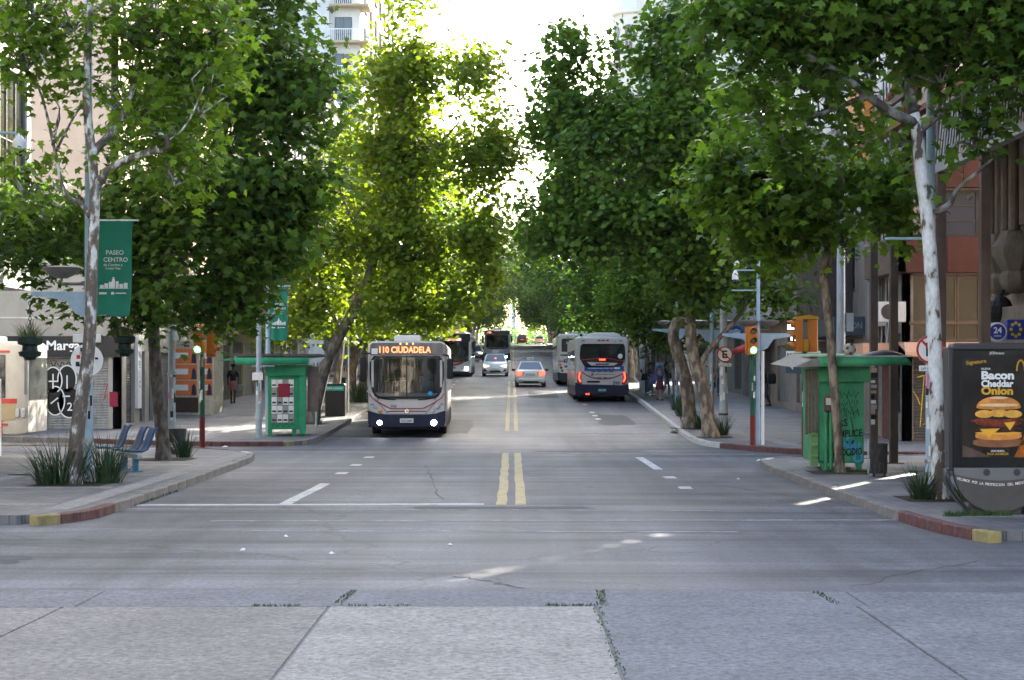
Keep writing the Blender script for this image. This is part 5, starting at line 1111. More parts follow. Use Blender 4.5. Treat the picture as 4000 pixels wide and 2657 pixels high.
        for x in (-.72, -.63): MB().ball((x, -.06, .37), .035, 8, 6).build('reflector', M_brake, t)
        MB().prism([(-.72, 3.04), (-.6, 3.2), (-.3, 3.26), (.6, 3.26), (.85, 3.18), (.95, 3.04)], .5, 3.2).build('roof_unit', M_buswhite, t, bevel=.04)
        MB().lathe([(.115, -.03), (.1, -.032)], 18, (.85, 0, 2.14), 'y').build('round_sticker', M_paper, t)
        MB().ball((-.97, .1, 3.13), .07, 8, 6).build('antenna', M_black, t); MB().ball((.62, -.02, 2.83), .05, 8, 6).build('camera', M_lens, t)
        dl = MB().box(1.3, 1.72, 9.6, 9.66, .36, 2.45).build('door_leaf', M_black, t); MB().box(1.36, 1.68, 9.57, 9.595, .5, 2.35).build('pane', glass_mat('teal_door_glass', (.03, .12, .13)), dl)
    if kind == 'F':
        w_ = MB().prism(rrect(1.02, 2.0, 2.78, .1), -.02, 0).build('rear_window', mat('dark_vinyl', (.03, .027, .036), .35), t)
        mb = MB(); text(mb, 'SKECHERS', (-.2, -.025, 2.55), (1, 0, .03), (0, 0, 1), width=1.1, height=.14, bold=.03); text(mb, 'ENCONTRA LO TUYO', (-.1, -.025, 2.33), (1, 0, 0), (0, 0, 1), width=.9, height=.06); mb.build('lettering', M_plate, w_)
        MB().prism([(-1.1, 1.85), (1.1, 1.85), (1.05, 1.68), (.6, 1.6), (-.1, 1.62), (-.6, 1.76), (-1.08, 1.78)], -.02, 0).build('black_panel', M_black, t)
        b_ = MB().box(-.9, .95, -.02, -.002, 1.37, 1.56).build('advert_band', M_bluepaint, t); mb = MB(); text(mb, 'PONE LO MEJOR DE VOS', (-.1, -.024, 1.46), (1, 0, 0), (0, 0, 1), width=1.4, height=.09, bold=.02); mb.build('lettering', M_txtw, b_)
        MB().box(-1.2, -.92, -.012, 0, 1.42, 1.48).build('red_line', M_busred, t); MB().box(-.85, -.62, -.012, 0, 1.08, 1.2).build('sticker', M_bluepaint, t)
        mb = MB(); text(mb, '430', (-.52, -.01, .97), (1, 0, 0), (0, 0, 1), height=.19, bold=.015); mb.build('fleet_number', M_txtd, t)
        for x, z, m_ in ((-1.08, 1.24, M_amblens), (-1.04, 1.07, M_redlens), (-.98, .9, mat('grey_lens', (.15, .15, .14), .3))): MB().lathe([(.085, -.01), (.07, -.03), (.004, -.04)], 14, (x, 0, z), 'y').build('tail_lamp', m_, t)
        for x, z, m_ in ((1.08, 1.24, M_amblens), (1.04, 1.07, M_redlens)): MB().lathe([(.085, -.01), (.07, -.03), (.004, -.04)], 14, (x, 0, z), 'y').build('tail_lamp', m_, t)
        MB().prism([(-1.23, .33), (-1.26, .6), (-1.25, .84), (-1.05, .76), (1.05, .76), (1.25, .84), (1.26, .6), (1.23, .33)], -.06, .12).build('bumper', M_navy, t, bevel=.03)
        MB().prism(rrect(.6, 3.04, 3.22, .07), .6, 2.4).build('roof_unit', M_buswhite, t, bevel=.03); MB().ball((-1.0, .1, 3.12), .07, 8, 6).build('antenna', M_black, t)
    return t
bus('grey city bus with orange 110 Ciudadela display and lit headlamps approaching in front', (-3.36, 55.4, g(56.6)), R(1.2), 'A')
bus('white bus with black windscreen and red swoosh following the nearest oncoming bus', (-4.02, 118, g(118)), 0, 'B', paint=M_buswhite)
bus('distant grey bus with dark windscreen near the centre line behind the oncoming taxi', (-1.43, 168, g(168)), 0, 'C', paint=M_buswhite)
bus('grey city bus numbered 599 with lit red tail lamps stopping at the right kerb', (4.2, 81, g(81)), 0, 'G')
bus('bus numbered 430 with a dark advert on its rear window ahead of bus 599', (3.93, 102, g(102)), 0, 'F', paint=M_buswhite)
# red and white bus crossing on the left side street
t = thing('city_bus', 'red and white bus with a beige stripe crossing at the left edge of the photo', 'bus', (-13.72, 50.2, .02), R(2))
mb = MB(); L = 11
mb.loft([[(x, y_, z) for y_, z in rrect(1.22, .34, 3.0, .15)] for x in (-L, -.35)] + [[(x, y_ * sc_, 1.67 + (z - 1.67) * sc_) for y_, z in rrect(1.22, .34, 3.0, .15)] for x, sc_ in ((-.1, .985), (0, .94))]); mb.build('body', mat('cream_bus_paint', (.46, .43, .38), .35, .04, coat=.3, dirt=.15), t, smooth=40)
M_bred = mat('bus_red_paint', (.42, .025, .02), .35, .05, coat=.3); M_bbeige = mat('bus_beige_band', (.36, .29, .16), .4, .06)
MB().box(-L, -.7, -1.235, -1.2, .34, .78).build('red_skirt', M_bred, t); MB().box(-L, -.3, -1.236, -1.2, 1.24, 1.38).build('red_band', M_bred, t); MB().box(-L, -.34, -1.234, -1.2, .78, 1.24).build('beige_band', M_bbeige, t); MB().box(-L, -.5, -1.24, -1.2, 2.68, 2.74).build('red_roof_line', M_bred, t)
for k in range(6): MB().box(-.62 - (k + 1) * 1.55 + .08, -.62 - k * 1.55, -1.245, -1.21, 1.40, 2.62).build('side_window', M_bandg, t, bevel=.01)
MB().box(-.36, -.04, -1.2, -1.17, 1.5, 2.55).build('front_pane', glass_mat('pale_reflecting_glass', (.12, .13, .15), rough=.15), t); MB().box(-.02, .03, -1.05, 1.05, 1.35, 2.55).build('windscreen', M_wind, t)
for x in (-.28, -.12): MB().box(x - .06, x + .06, -1.26, -1.2, .85, 1.1).build('headlamp', M_lens, t, bevel=.02)
MB().box(-.72, -.55, -1.245, -1.2, .62, .68).build('marker_lamp', M_redlens, t)
mb = MB().box(-9, -1.0, -.5, .5, 3.0, 3.16); mb.build('roof_unit', M_buswhite, t, bevel=.03)
for x in (-2.7, -8.2):
    for y in (-1.22, 1.22):
        MB().lathe([(.28, -.14), (.46, -.14), (.48, -.08), (.48, .08), (.46, .14), (.28, .14)], 18, (x, y * .9, .48), 'y').build('wheel', M_rubber, t)

def car(label, loc, rz, style, paint, group=None, cat='car', name='car'):
    t = thing(name, label, cat, loc, rz, group)
    S = {'rear_sedan': dict(st=[(0, .42, .86, .70), (.05, .30, .95, .80), (.2, .24, 1.0, .86), (.8, .2, 1.0, .87), (3.0, .2, .97, .87), (3.8, .24, .86, .83), (4.15, .34, .68, .70)], base=(.42, 3.15, .80), roof=(1.15, 2.3, .60), zb=.97, zr=1.48),
         'front_van': dict(st=[(0, .36, .74, .66), (.06, .26, .84, .80), (.3, .22, .96, .87), (1.0, .2, 1.05, .88), (3.4, .2, 1.05, .88), (3.85, .24, 1.0, .84), (4.0, .4, .8, .7)], base=(.75, 3.9, .82), roof=(1.5, 3.6, .64), zb=1.02, zr=1.58),
         'front_car': dict(st=[(0, .36, .66, .66), (.06, .26, .76, .80), (.3, .22, .84, .87), (1.1, .2, .95, .88), (3.4, .2, .98, .88), (4.2, .24, .95, .84), (4.3, .4, .8, .7)], base=(.95, 3.8, .80), roof=(1.75, 2.9, .60), zb=.95, zr=1.47),
         'rear_suv': dict(st=[(0, .45, .95, .80), (.06, .34, 1.05, .88), (.2, .28, 1.1, .91), (1, .26, 1.1, .92), (3.0, .26, 1.05, .92), (4.0, .3, .95, .88), (4.3, .42, .8, .76)], base=(.05, 3.2, .86), roof=(.35, 2.5, .70), zb=1.08, zr=1.72),
         'rear_hatch': dict(st=[(0, .42, .86, .74), (.05, .30, .95, .82), (.2, .26, 1.0, .85), (1, .22, 1.0, .86), (2.8, .22, .95, .86), (3.6, .28, .85, .8), (3.8, .4, .7, .7)], base=(.06, 2.9, .80), roof=(.5, 2.1, .62), zb=.97, zr=1.48)}[style]
    rings = []
    for y, zl, zb, h in S['st']:
        rings.append([(sx * h * k, y, z) for sx, k, z in ((1, .9, zl), (1, 1, zl + .14), (1, 1.0, (zl + zb) / 2 + .1), (1, .97, zb - .06), (1, .86, zb), (-1, .86, zb), (-1, .97, zb - .06), (-1, 1.0, (zl + zb) / 2 + .1), (-1, 1, zl + .14), (-1, .9, zl))])
    mb = MB().loft(rings); mb.build('body', paint, t, smooth=40)
    (b0_, b1_, bh), (r0_, r1_, rh), zb, zr = S['base'], S['roof'], S['zb'], S['zr']
    B = [(-bh, b0_, zb), (bh, b0_, zb), (bh, b1_, zb), (-bh, b1_, zb)]; T_ = [(-rh, r0_, zr), (rh, r0_, zr), (rh, r1_, zr), (-rh, r1_, zr)]
    mb = MB().add(B + T_, [(0, 1, 5, 4), (1, 2, 6, 5), (2, 3, 7, 6), (3, 0, 4, 7)]); mb.grid([[T_[0], (0, r0_ + .02, zr + .03), T_[1]], [T_[3], (0, r1_ - .02, zr + .03), T_[2]]]); mb.build('cabin', paint, t, bevel=.04, seg=2)
    for i, nm in enumerate(('windscreen' if 'front' in style else 'rear_window', 'side_window', 'windscreen' if 'rear' in style else 'rear_window', 'side_window')):
        a, b, c, d = (Vector(q) for q in (B[i], B[(i + 1) % 4], T_[(i + 1) % 4], T_[i])); ce = (a + b + c + d) / 4; nrm = (b - a).cross(d - a).normalized() * .012
        MB().poly([ce + (q - ce) * .86 + nrm for q in (a, b, c, d)]).build(nm, M_glassblue if i == 0 else M_bandg, t)
    L = S['st'][-1][0]; h = S['st'][3][3]
    for y in (.75, L - .8):
        for s in (-1, 1): wheel(t, s * (h + .01), y, .31, .2)
    for s in (-1, 1):
        o = MB(); o.obox((s * (h + .12), (b0_ + .25 if 'front' in style else b1_ - .35), zb + .04), .2, .1, .13); o.build('mirror', M_black if 'rear' in style else paint, t, bevel=.03)
    if 'rear' in style:
        z = S['st'][2][2] - .2
        for s in (-1, 1):
            q = MB().prism([(s * .5, z - .06), (s * .8, z - .1), (s * .83, z + .12), (s * .55, z + .1)], -.02, .16).build('tail_lamp', M_brake if 'sedan' in style else M_redlens, t)
            if style == 'rear_hatch': MB().box(min(s * .55, s * .75), max(s * .55, s * .75), -.03, -.02, z - .04, z + .04).build('brake_lamp', M_brake, q)
        MB().box(-.26, .26, -.03, .05, z - .14, z - .02).build('number_plate', M_plate, t); MB().box(-.7, .7, -.04, .1, .34, .52).build('bumper', paint, t, bevel=.05)
        MB().box(-.45, .45, .0, .4, .2, .34).build('diffuser', M_black, t)
    else:
        for s in (-1, 1):
            MB().prism([(s * .42, .70), (s * .76, .66), (s * .82, .8), (s * .45, .76)], -.01, .2).build('headlamp', lamp_mat('dim_headlamp', (1, .95, .6), 1.3), t)
            MB().prism([(s * .5, .34), (s * .78, .36), (s * .78, .55), (s * .7, .52)], -.02, .1).build('fog_recess', M_black, t)
        MB().prism([(-.42, .3), (.42, .3), (.34, .42), (-.34, .42)], -.03, .1).build('grille', M_black, t); MB().box(-.24, .24, -.035, .05, .46, .56).build('number_plate', M_plate, t)
        MB().box(-.4, .4, .02, .1, .70, .73).build('grille_bar', M_black, t)
    return t
M_carw = mat('white_car_paint', (.86, .85, .83), .25, .03, coat=.6); M_taxiy = mat('taxi_yellow', (.7, .42, .03), .4, .05)
def taxi_kit(t, y, z, front):
    s_ = MB().box(-.2, .2, y, y + .18, z + .08, z + .22).build('taxi_sign', M_white, t, bevel=.03); MB().box(-.75, .75, y + .02, y + .1, z + .05, z + .09).build('roof_bar', M_steel, t)
    mb = MB(); text(mb, 'TAXI', (0, y - .004, z + .15), (1, 0, 0), (0, 0, 1), height=.08); mb.build('lettering', M_txtd, s_)
    for s in (-1, 1): MB().box(min(s * .38, s * .5), max(s * .38, s * .5), -.03 if not front else .9, .02 if not front else .95, .72, .86).build('yellow_mark', M_taxiy, t)
t = car('white taxi with yellow marks and a roof sign driving away beside the centre line', (1.07, 100, g(100)), 0, 'rear_sedan', M_carw, cat='taxi', name='taxi'); taxi_kit(t, 1.5, 1.5, False); MB().ball((-.33, 1.55, 1.66), .03, 8, 6).build('marker_lamp', M_bluepaint, t)
t = car('white taxi coming towards the viewer with pale yellow headlamps', (-1.17, 120, g(120)), 0, 'front_van', M_carw, cat='taxi', name='taxi'); taxi_kit(t, 1.8, 1.6, True); MB().lathe([(.07, 0), (.05, -.01)], 12, (.02, 1.02, 1.25), 'y').build('free_lamp', lamp_mat('lit_red_disc', (1, .1, .1), 1), t)
car('silver car half hidden between the two oncoming buses', (-3.72, 172, g(172)), 0, 'front_car', mat('silver_car_paint', (.4, .4, .4), .3, .05, metal=.4, coat=.5))
car('dark red van at the crest of the road beside the obelisk', (1.8, 312, g(312)), 0, 'rear_suv', mat('dark_red_car_paint', (.16, .012, .015), .3, .05, coat=.5), cat='van', name='van')
car('small white hatchback at the crest of the road with red lights', (5.0, 316, g(316)), 0, 'rear_hatch', M_carw)

# ================================================================ STREET FURNITURE
def pole(par, h, r0, r1=None, m=None, name='pole', n=14, x=0, y=0, z0=0): return MB().tube([(x, y, z0), (x, y, z0 + h * .5), (x, y, z0 + h)], [r0, (r0 + (r1 or r0)) / 2, r1 or r0], n).build(name, m or M_bluepole, par, smooth=50)
def stickers(par, r, zs, seed, n=14):
    rr = random.Random(seed); ms = [M_paper, mat('grey_sticker', (.35, .35, .36), .8, .3), M_black, mat('pink_sticker', (.55, .12, .3), .7), mat('tan_sticker', (.4, .3, .2), .8)]
    for i in range(n):
        a = rr.uniform(-2.6, -.5); w = rr.uniform(.3, .8); z = rr.uniform(*zs); h = rr.uniform(.08, .28); mb = MB(); rows = []
        for zz in (z, z + h): rows.append([((r + .003 + i * .0004) * math.cos(a - w / 2 + w * k / 4), (r + .003 + i * .0004) * math.sin(a - w / 2 + w * k / 4), zz) for k in range(5)])
        mb.grid(rows).build('sticker', ms[rr.choice([0, 0, 0, 1, 1, 2, 2, 3, 4])], par)
M_green = mat('banner_green', (.012, .16, .10), .75, .08, 2); M_kgreen = mat('kiosk_green', (.05, .27, .12), .6, .2, 2.5, dirt=.6, bump=.08, bscale=6, dirtcol=(.02, .12, .06)); M_kgreen2 = mat('kiosk_teal_green', (.02, .23, .105), .6, .2, 2.5, dirt=.6, bump=.08, bscale=6, dirtcol=(.01, .1, .06))
M_lampshade = mat('lamp_shade_grey', (.17, .16, .15), .45, .15, metal=.3)
def disc_lamp(par, x, z, s=1.0, y=0): return MB().lathe([(.02 * s, .0), (.12 * s, -.2 * s), (.34 * s, -.1 * s), (.43 * s, .0), (.44 * s, .03), (.25 * s, .07 * s), (.02 * s, .09 * s)], 24, (x, y, z)).build('lamp_disc', M_lampshade, par, smooth=40)
def gusset(par, s, z, L=1.1, y=0):
    MB().prism([(s * .06, z), (s * L, z), (s * L, z - .07), (s * .42, z - .17), (s * .25, z - .42), (s * .06, z - .50)], y - .025, y + .025).build('bracket', M_bluepole, par)
def basket(label, x, y, z, ztop, seed, group='hanging flower baskets'):
    t = thing('hanging_basket', label, 'planter', (x, y, z), 0, group)
    MB().lathe([(.1, -.36), (.13, -.3), (.2, -.28), (.22, -.2), (.15, -.18), (.14, -.08), (.23, -.05), (.245, .08), (.2, .1), (.02, .1)], 16).build('bowl', mat('dark_green_bowl', (.012, .03, .022), .5), t, smooth=30)
    c_ = MB(); n = int((ztop - z - .1) / .075)
    for i in range(n): zz = z * 0 + .1 + i * .075; a = (i % 2) * math.pi / 2; c_.tube([(.028 * math.cos(a) * math.cos(w), .028 * math.sin(a) * math.cos(w), zz + .04 + .05 * math.sin(w)) for w in [k * math.pi / 4 for k in range(9)]], .007, 4, False)
    c_.build('chain', M_dark, t, kind='stuff'); grass_tuft(t, (0, 0, .08), 170, .3, .42, seed, .016, mat('pale_basket_grass', (.14, .17, .06), .7, .3, 9), .22); return t
def grass_tuft(par, c, n, rad, h, seed, w, m, root=.15, name='leaf_blades', droop=.9):
    """blades arching out of a clump; each blade a tapering strip"""
    rr = random.Random(seed); mb = MB()
    for i in range(n):
        a = rr.uniform(0, 2 * math.pi); r0 = root * math.sqrt(rr.random()); L = h * rr.uniform(.35, 1.15) * (1 - .35 * rr.random() ** 2); out = rad * rr.uniform(.15, 1.35) * (1.1 if rr.random() < .3 else .8); rows = []; wd = w * rr.uniform(.7, 1.2); da = a + rr.uniform(-.5, .5)
        sx, sy = -math.sin(da) * wd / 2, math.cos(da) * wd / 2; dr = droop * rr.uniform(.2, 1)
        for k in range(6):
            t = k / 5; q = 1 - t ** 1.6 * .95; x = c[0] + math.cos(a) * r0 + math.cos(da) * out * t ** 1.4; y = c[1] + math.sin(a) * r0 + math.sin(da) * out * t ** 1.4; z = c[2] + L * (t - dr * .42 * t ** 3)
            rows.append([(x - sx * q, y - sy * q, z), (x + sx * q, y + sy * q, z)])
        mb.grid(rows)
    return mb.build(name, m, par, smooth=0, kind='stuff')
M_flax = mat('dark_flax_leaf', (.035, .07, .025), .4, .45, 7); M_flaxl = mat('bright_flax_leaf', (.13, .28, .03), .45, .3, 7)
def flax(label, x, y, n, rad, h, seed, m=None, group='flax clumps in tree pits', root=.25, w=.03):
    t = thing('flax_plant', label, 'plant', (x, y, g(y) + SW), 0, group); grass_tuft(t, (0, 0, 0), n, rad, h, seed, w, m or M_flax, root); return t
def banner(label, x, y, z0, z1, w, seed, txt=True):
    t = thing('street_banner', label, 'banner', (x, y, z0), 0, 'green street banners on lamp posts'); h = z1 - z0; rows = []
    for i in range(13):
        z = h * i / 12; k = 1 - .1 * (1 - i / 12); rows.append([(w * k * j / 8 + .02 * math.sin(i * .5), .028 * math.sin(j * 1.4 + i * .35 + seed) * (1 - .4 * i / 12), z + .02 * math.sin(j * .8) * (1 - i / 12)) for j in range(9)])
    MB().grid(rows).build('cloth', M_green, t, smooth=80); MB().tube([(-.15, 0, h + .01), (w + .1, 0, h + .01)], .018, 6).build('rod', M_white, t)
    M_bt = mat('banner_print_white', (.55, .58, .55), .8, .05)
    mb = MB(); yy = -.05
    if txt:
        text(mb, 'PASEO', (w * .52, yy, h * .665), (1, 0, 0), (0, 0, 1), height=w * .12, bold=.015); text(mb, 'CENTRO', (w * .54, yy, h * .59), (1, 0, 0), (0, 0, 1), height=w * .12, bold=.015)
        text(mb, 'de Cordon a', (w * .47, yy, h * .535), (1, 0, 0), (0, 0, 1), height=w * .07); text(mb, 'Ciudad Vieja', (w * .47, yy, h * .495), (1, 0, 0), (0, 0, 1), height=w * .075)
    for x0, x1, a, b in ((.12, .22, 0, .06), (.24, .34, 0, .09), (.36, .44, 0, .12), (.44, .52, 0, .17), (.46, .5, .17, .21), (.54, .62, 0, .13), (.64, .74, 0, .08), (.76, .86, 0, .1)): mb.box(w * x0, w * x1, yy, yy + .004, h * (.29 + a * .55), h * (.29 + b * .55))
    mb.box(w * .1, w * .88, yy, yy + .004, h * .283, h * .288); mb.box(w * .1, w * .3, yy, yy + .004, h * .225, h * .245); mb.box(w * .42, w * .5, yy, yy + .004, h * .222, h * .25); mb.box(w * .54, w * .82, yy, yy + .004, h * .23, h * .242)
    mb.build('print', M_bt, t, kind='stuff'); return t
def lamp_post(label, x, y, h, r=.1, lamps=((-1, 4.3),), arms=((-1, 4.1),), m=None, tall=None, group='pale blue lamp posts', seed=1, stick=(.6, 1.9)):
    t = thing('lamp_post', label, 'lamp post', (x, y, g(y) + SW), 0, group); pole(t, h, r, r * .75, m)
    MB().lathe([(r * 1.25, .55), (r * 1.25, .75)], 14).lathe([(r * 1.2, 1.95), (r * 1.2, 2.0)], 14).build('collar', M_steel, t)
    for s, z in lamps:
        disc_lamp(t, s * .52, z, .85); MB().tube([(s * .05, 0, z - .28), (s * .52, 0, z - .28), (s * .52, 0, z - .15)], .035, 6).build('lamp_arm', M_lampshade, t)
    for s, z in arms: gusset(t, s, z)
    if stick: stickers(t, r, stick, seed)
    return t
# --- near left
flax('spiky flax clump around the mottled leaning tree on the near left', -8.05, 31.0, 260, .75, 1.1, 1, root=.45, w=.024)
flax('spiky flax clump between the mottled tree and the blue seats', -7.35, 31.4, 190, .6, 1.15, 2, root=.3, w=.024)
flax('smaller flax clump behind the blue seats beside the dark trunk', -7.75, 41.0, 130, .5, .85, 3, root=.2, w=.022)
p = lamp_post('pale blue lamp post behind the mottled tree with a disc lamp and basket bracket', -8.15, 33.4, 11.5, .085, ((-1, 3.98),), ((-1, 3.55),), stick=(.9, 2.0), seed=4)
s_ = thing('round_sign', 'round white sign plate covered with stickers under a small blank plate', 'sign', (-8.14, 33.22, 2.36))
MB().lathe([(.31, -.012), (.31, .012)], 32, axis='y').build('disc', M_white, s_); MB().box(-.27, .27, -.012, .012, .34, .5).build('plate', M_white, s_, bevel=.02)
rr = random.Random(8)
for i in range(9): x, z = rr.uniform(-.22, .2), rr.uniform(-.22, .18); MB().box(x, x + rr.uniform(.05, .11), -.017 - i * .0005, -.013, z, z + rr.uniform(.04, .09)).build('sticker', [M_black, M_bluepaint, M_red, mat('grey_sticker', (.35, .35, .36), .8, .3)][i % 4], s_)
mb = MB(); text(mb, 'a', (0, -.02, -.26), (1, 0, 0), (0, 0, 1), height=.05); mb.build('lettering', M_txtd, s_)
banner('large green banner reading Paseo Centro hanging beside the mottled tree', -8.02, 33.45, 3.22, 5.05, .72, 0)
basket('hanging basket of pale grass under the blue bracket on the far left', -9.28, 33.4, 2.72, 3.5, 7)
basket('hanging basket in front of the doorways beside the dark trunk', -8.75, 39.2, 2.85, 3.6, 8)
p = lamp_post('sticker covered post between the dark trunk and the green signal pole', -8.55, 43.6, 8, .1, ((1, 4.4),), ((-1, 3.6),), M_steel, seed=12, stick=(.5, 2.6))
tb = thing('planter_tub', 'dark planter tub at the foot of the sticker covered post', 'planter', (-8.25, 42.6, SW)); MB().lathe([(.2, 0), (.23, .35), (.27, .62), (.24, .62), (.22, .55)], 14).build('tub', M_dark, tb)
t = thing('dome_camera', 'white dome security camera hanging from an arm at the left edge', 'camera', (-10.45, 36.8, 6.88))
MB().tube([(-1.2, 0, .33), (.05, 0, .33)], .03, 6).build('arm', M_bluepole, t); MB().lathe([(.03, .32), (.06, .27), (.13, .18), (.15, 0), (.14, -.02)], 16).build('housing', M_white, t); MB().ball((0, 0, -.05), (.13, .13, .12)).build('dome', glass_mat('smoked_dome', (.01, .01, .012)), t)
t = thing('graffiti_post', 'square post covered with pasted paper and graffiti at the far left edge', 'post', (-12.42, 41.5, SW)); MB().box(-.16, .16, -.16, .16, 0, 1.85).build('post', M_paper, t, bevel=.01)
rr = random.Random(3)
for i in range(12): x, z = rr.uniform(-.14, .06), rr.uniform(.2, 1.6); MB().box(x, x + rr.uniform(.05, .12), -.166 - i * .0006, -.161, z, z + rr.uniform(.06, .2)).build('sticker', [M_black, mat('grey_sticker', (.35, .35, .36), .8), mat('pink_sticker', (.55, .12, .3), .7)][i % 3], t)
# three blue seats on a beam
t = thing('bench', 'row of three blue moulded seats on a steel beam beside the kerb', 'bench', (-7.95, 35.6, SW), R(-62))
M_seat = mat('blue_plastic_seat', (.015, .07, .17), .4, .1, dirt=.15); M_seatleg = mat('blue_leg_paint', (.03, .16, .28), .5, .1, dirt=.3)
for x in (-1.1, .15, .8):
    prof = [(-.26, .40), (-.24, .43), (-.1, .41), (.1, .40), (.17, .43), (.24, .56), (.30, .74), (.36, .86), (.40, .87)]
    G_ = [[(x + w * (1 - .12 * (i > 5)), y, z + .03 * abs(w) / .25) for w in (-.25, -.15, 0, .15, .25)] for i, (y, z) in enumerate(prof)]
    o = MB().grid(G_).build('seat', M_seat, t, smooth=60); sm = o.modifiers.new('Solidify', 'SOLIDIFY'); sm.thickness = .025
MB().box(-1.4, 1.1, -.05, .05, .27, .35).build('beam', M_steel, t, bevel=.01)
for x in (-1.1, 0, .8): MB().box(x - .05, x + .05, -.05, .05, 0, .27).box(x - .09, x + .09, -.12, .12, 0, .02).build('leg', M_seatleg, t)
# --- signals
M_sig = mat('signal_orange', (.5, .15, .012), .5, .08, dirt=.15); M_sigy = mat('signal_yellow', (.5, .26, .02), .5, .08); M_siggreen = lamp_mat('lit_green_signal', (.05, 1, .45), 3.5); M_sigcore = lamp_mat('lit_green_core', (.55, 1, .8), 6); M_lensoff = mat('unlit_lens', (.16, .16, .12), .25, .1, coat=.6)
M_pgreen = mat('pole_green', (.012, .085, .04), .5, .1, dirt=.2); M_pred = mat('pole_red', (.17, .022, .018), .55, .1, dirt=.2)
def head(par, x, z, y=0, rz=0, lit=True, off=M_lensoff):
    """three-lens signal head facing local -y, z = bottom lens"""
    o = MB().box(-.17, .17, -.02, .18, -.19, .95).build('signal_head', M_sig, par, bevel=.02); o.location = (x, y, z); o.rotation_euler = (0, 0, rz); o.scale = (.70, .85, .68)
    for k in range(3):
        MB().lathe([(.125, -.03), (.12, -.045), (.06, -.06), (.004, -.065)], 20, (0, 0, k * .38), 'y').build('lens', M_siggreen if (lit and k == 0) else off, o, smooth=60)
        hood = MB(); rows = []
        for yy, rr_ in ((-.02, .15), (-.12, .15), (-.26, .14)): rows.append([(rr_ * math.cos(R(a)), yy * (1 if 20 < a < 160 else .6), k * .38 + rr_ * math.sin(R(a))) for a in range(-20, 201, 20)])
        hood.grid(rows).build('visor', M_sig, o, smooth=60).modifiers.new('Solidify', 'SOLIDIFY').thickness = .012
    return o
def signal_pole(label, x, y, h, heads, split=.82, group='traffic signal poles'):
    t = thing('traffic_signal', label, 'traffic light', (x, y, g(y) + SW), 0, group)
    pole(t, split, .075, .075, M_pred, 'red_base'); pole(t, h - split, .07, .065, M_pgreen, 'pole', z0=split); MB().lathe([(.08, h), (.1, h + .05), (.1, h + .25), (.07, h + .3)], 12).build('collar', M_sigy, t)
    for q in heads: head(t, *q)
    return t
t = signal_pole('green and red signal pole with a lit green light at the left corner', -8.25, 46.2, 2.55, [(-.1, 2.62, -.1, 0, True), (.28, 2.62, .15, R(80), False), (.2, 2.55, .3, R(180), False)]); stickers(t, .07, (1.2, 2.4), 5, 12)
t = signal_pole('signal pole with a lit green light at the right corner in front of the shutters', 6.62, 47.7, 2.55, [(0, 2.62, -.1, 0, True), (-.05, 2.62, .3, R(180), False)]); stickers(t, .07, (1.2, 2.4), 6, 6)
t = signal_pole('signal pole with two orange heads seen edge on behind the right kiosk', 6.95, 41.2, 2.5, [(-.2, 2.62, 0, R(-97), False), (.22, 2.62, .15, R(165), False)]); stickers(t, .07, (1.0, 2.0), 7, 9)
MB().prism([(-.28, 0), (-.2, .06), (.1, .1), (.3, .06), (.36, 0)], -.06, .1).build('bracket', M_sigy, t).location = (.0, .02, 3.27); MB().box(-.26, .34, -.05, .1, 2.42, 2.47).build('bracket', M_sigy, t)
for nm, x, y, z in (('traffic light with a green lamp beside the second bus on the left', -6.6, 116, 2.8), ('traffic light with a green lamp above the first oncoming bus', -6.5, 108, 2.4), ('traffic light hanging high with a turquoise lamp over the right lane', 5.35, 117, 5.3)):
    t = thing('traffic_signal', nm, 'traffic light', (x, y, g(y)), 0, 'traffic signals of the next crossing')
    pole(t, z + 1, .07, .06, M_pgreen); head(t, .1, z, -.12, 0, True)
MB().tube([(0, 0, 0), (0, 0, 2.6)], .045, 10).build('white_post', M_white).location = (0, 0, -50)
o = bpy.data.objects['white_post']; o.location = (6.95, 48.1, g(48) + SW); tag(o, 'thin white post right behind the right corner signal pole', 'post')
# no-parking signs
def no_parking(label, x, y, z, r, plate, size_post=None, flip=False):
    s_ = thing('no_parking_sign', label, 'sign', (x, y, z), 0, 'no parking signs')
    MB().lathe([(r, -.01), (r, .01)], 36, axis='y').build('face', M_white, s_)
    ring = MB(); a = [(r * math.cos(R(k)), -.014, r * math.sin(R(k))) for k in range(0, 361, 10)]; b = [(r * .84 * math.cos(R(k)), -.014, r * .84 * math.sin(R(k))) for k in range(0, 361, 10)]; ring.grid([a, b]); ribbon(ring, [(-.6 * r, -.019, .6 * r), (.6 * r, -.019, -.6 * r)], r * .16); ring.build('red_ring', mat('sign_red', (.38, .03, .025), .4, .08), s_)
    mb = MB(); text(mb, 'E', (0, -.015, 0), (1, 0, 0), (0, 0, 1), width=r * .62, height=r * .95, bold=.03); mb.build('letter', M_txtd, s_)
    p_ = MB().box(-r * .78, r * .78, -.008, .008, -r * 1.5, -r * 1.12).build('plate', M_white, s_); mb = MB(); text(mb, plate, (0, -.012, -r * 1.31), (1, 0, 0), (0, 0, 1), width=r * 1.3, height=r * .2); mb.build('lettering', M_txtd, p_); return s_
t = thing('steel_pole', 'grey sticker covered pole carrying the far no parking sign', 'pole', (6.85, 56.2, g(56) + SW)); pole(t, 5.5, .14, .11, M_steel); stickers(t, .14, (.9, 2.0), 9, 10)
MB().lathe([(.16, .55), (.16, .62)], 14).lathe([(.155, 3.1), (.155, 3.16)], 14).build('collar', M_dark, t)
no_parking('round red no parking sign with a crossed out E on the far grey pole', 6.87, 56.0, 2.73, .26, 'LaV 0 a 24hs')
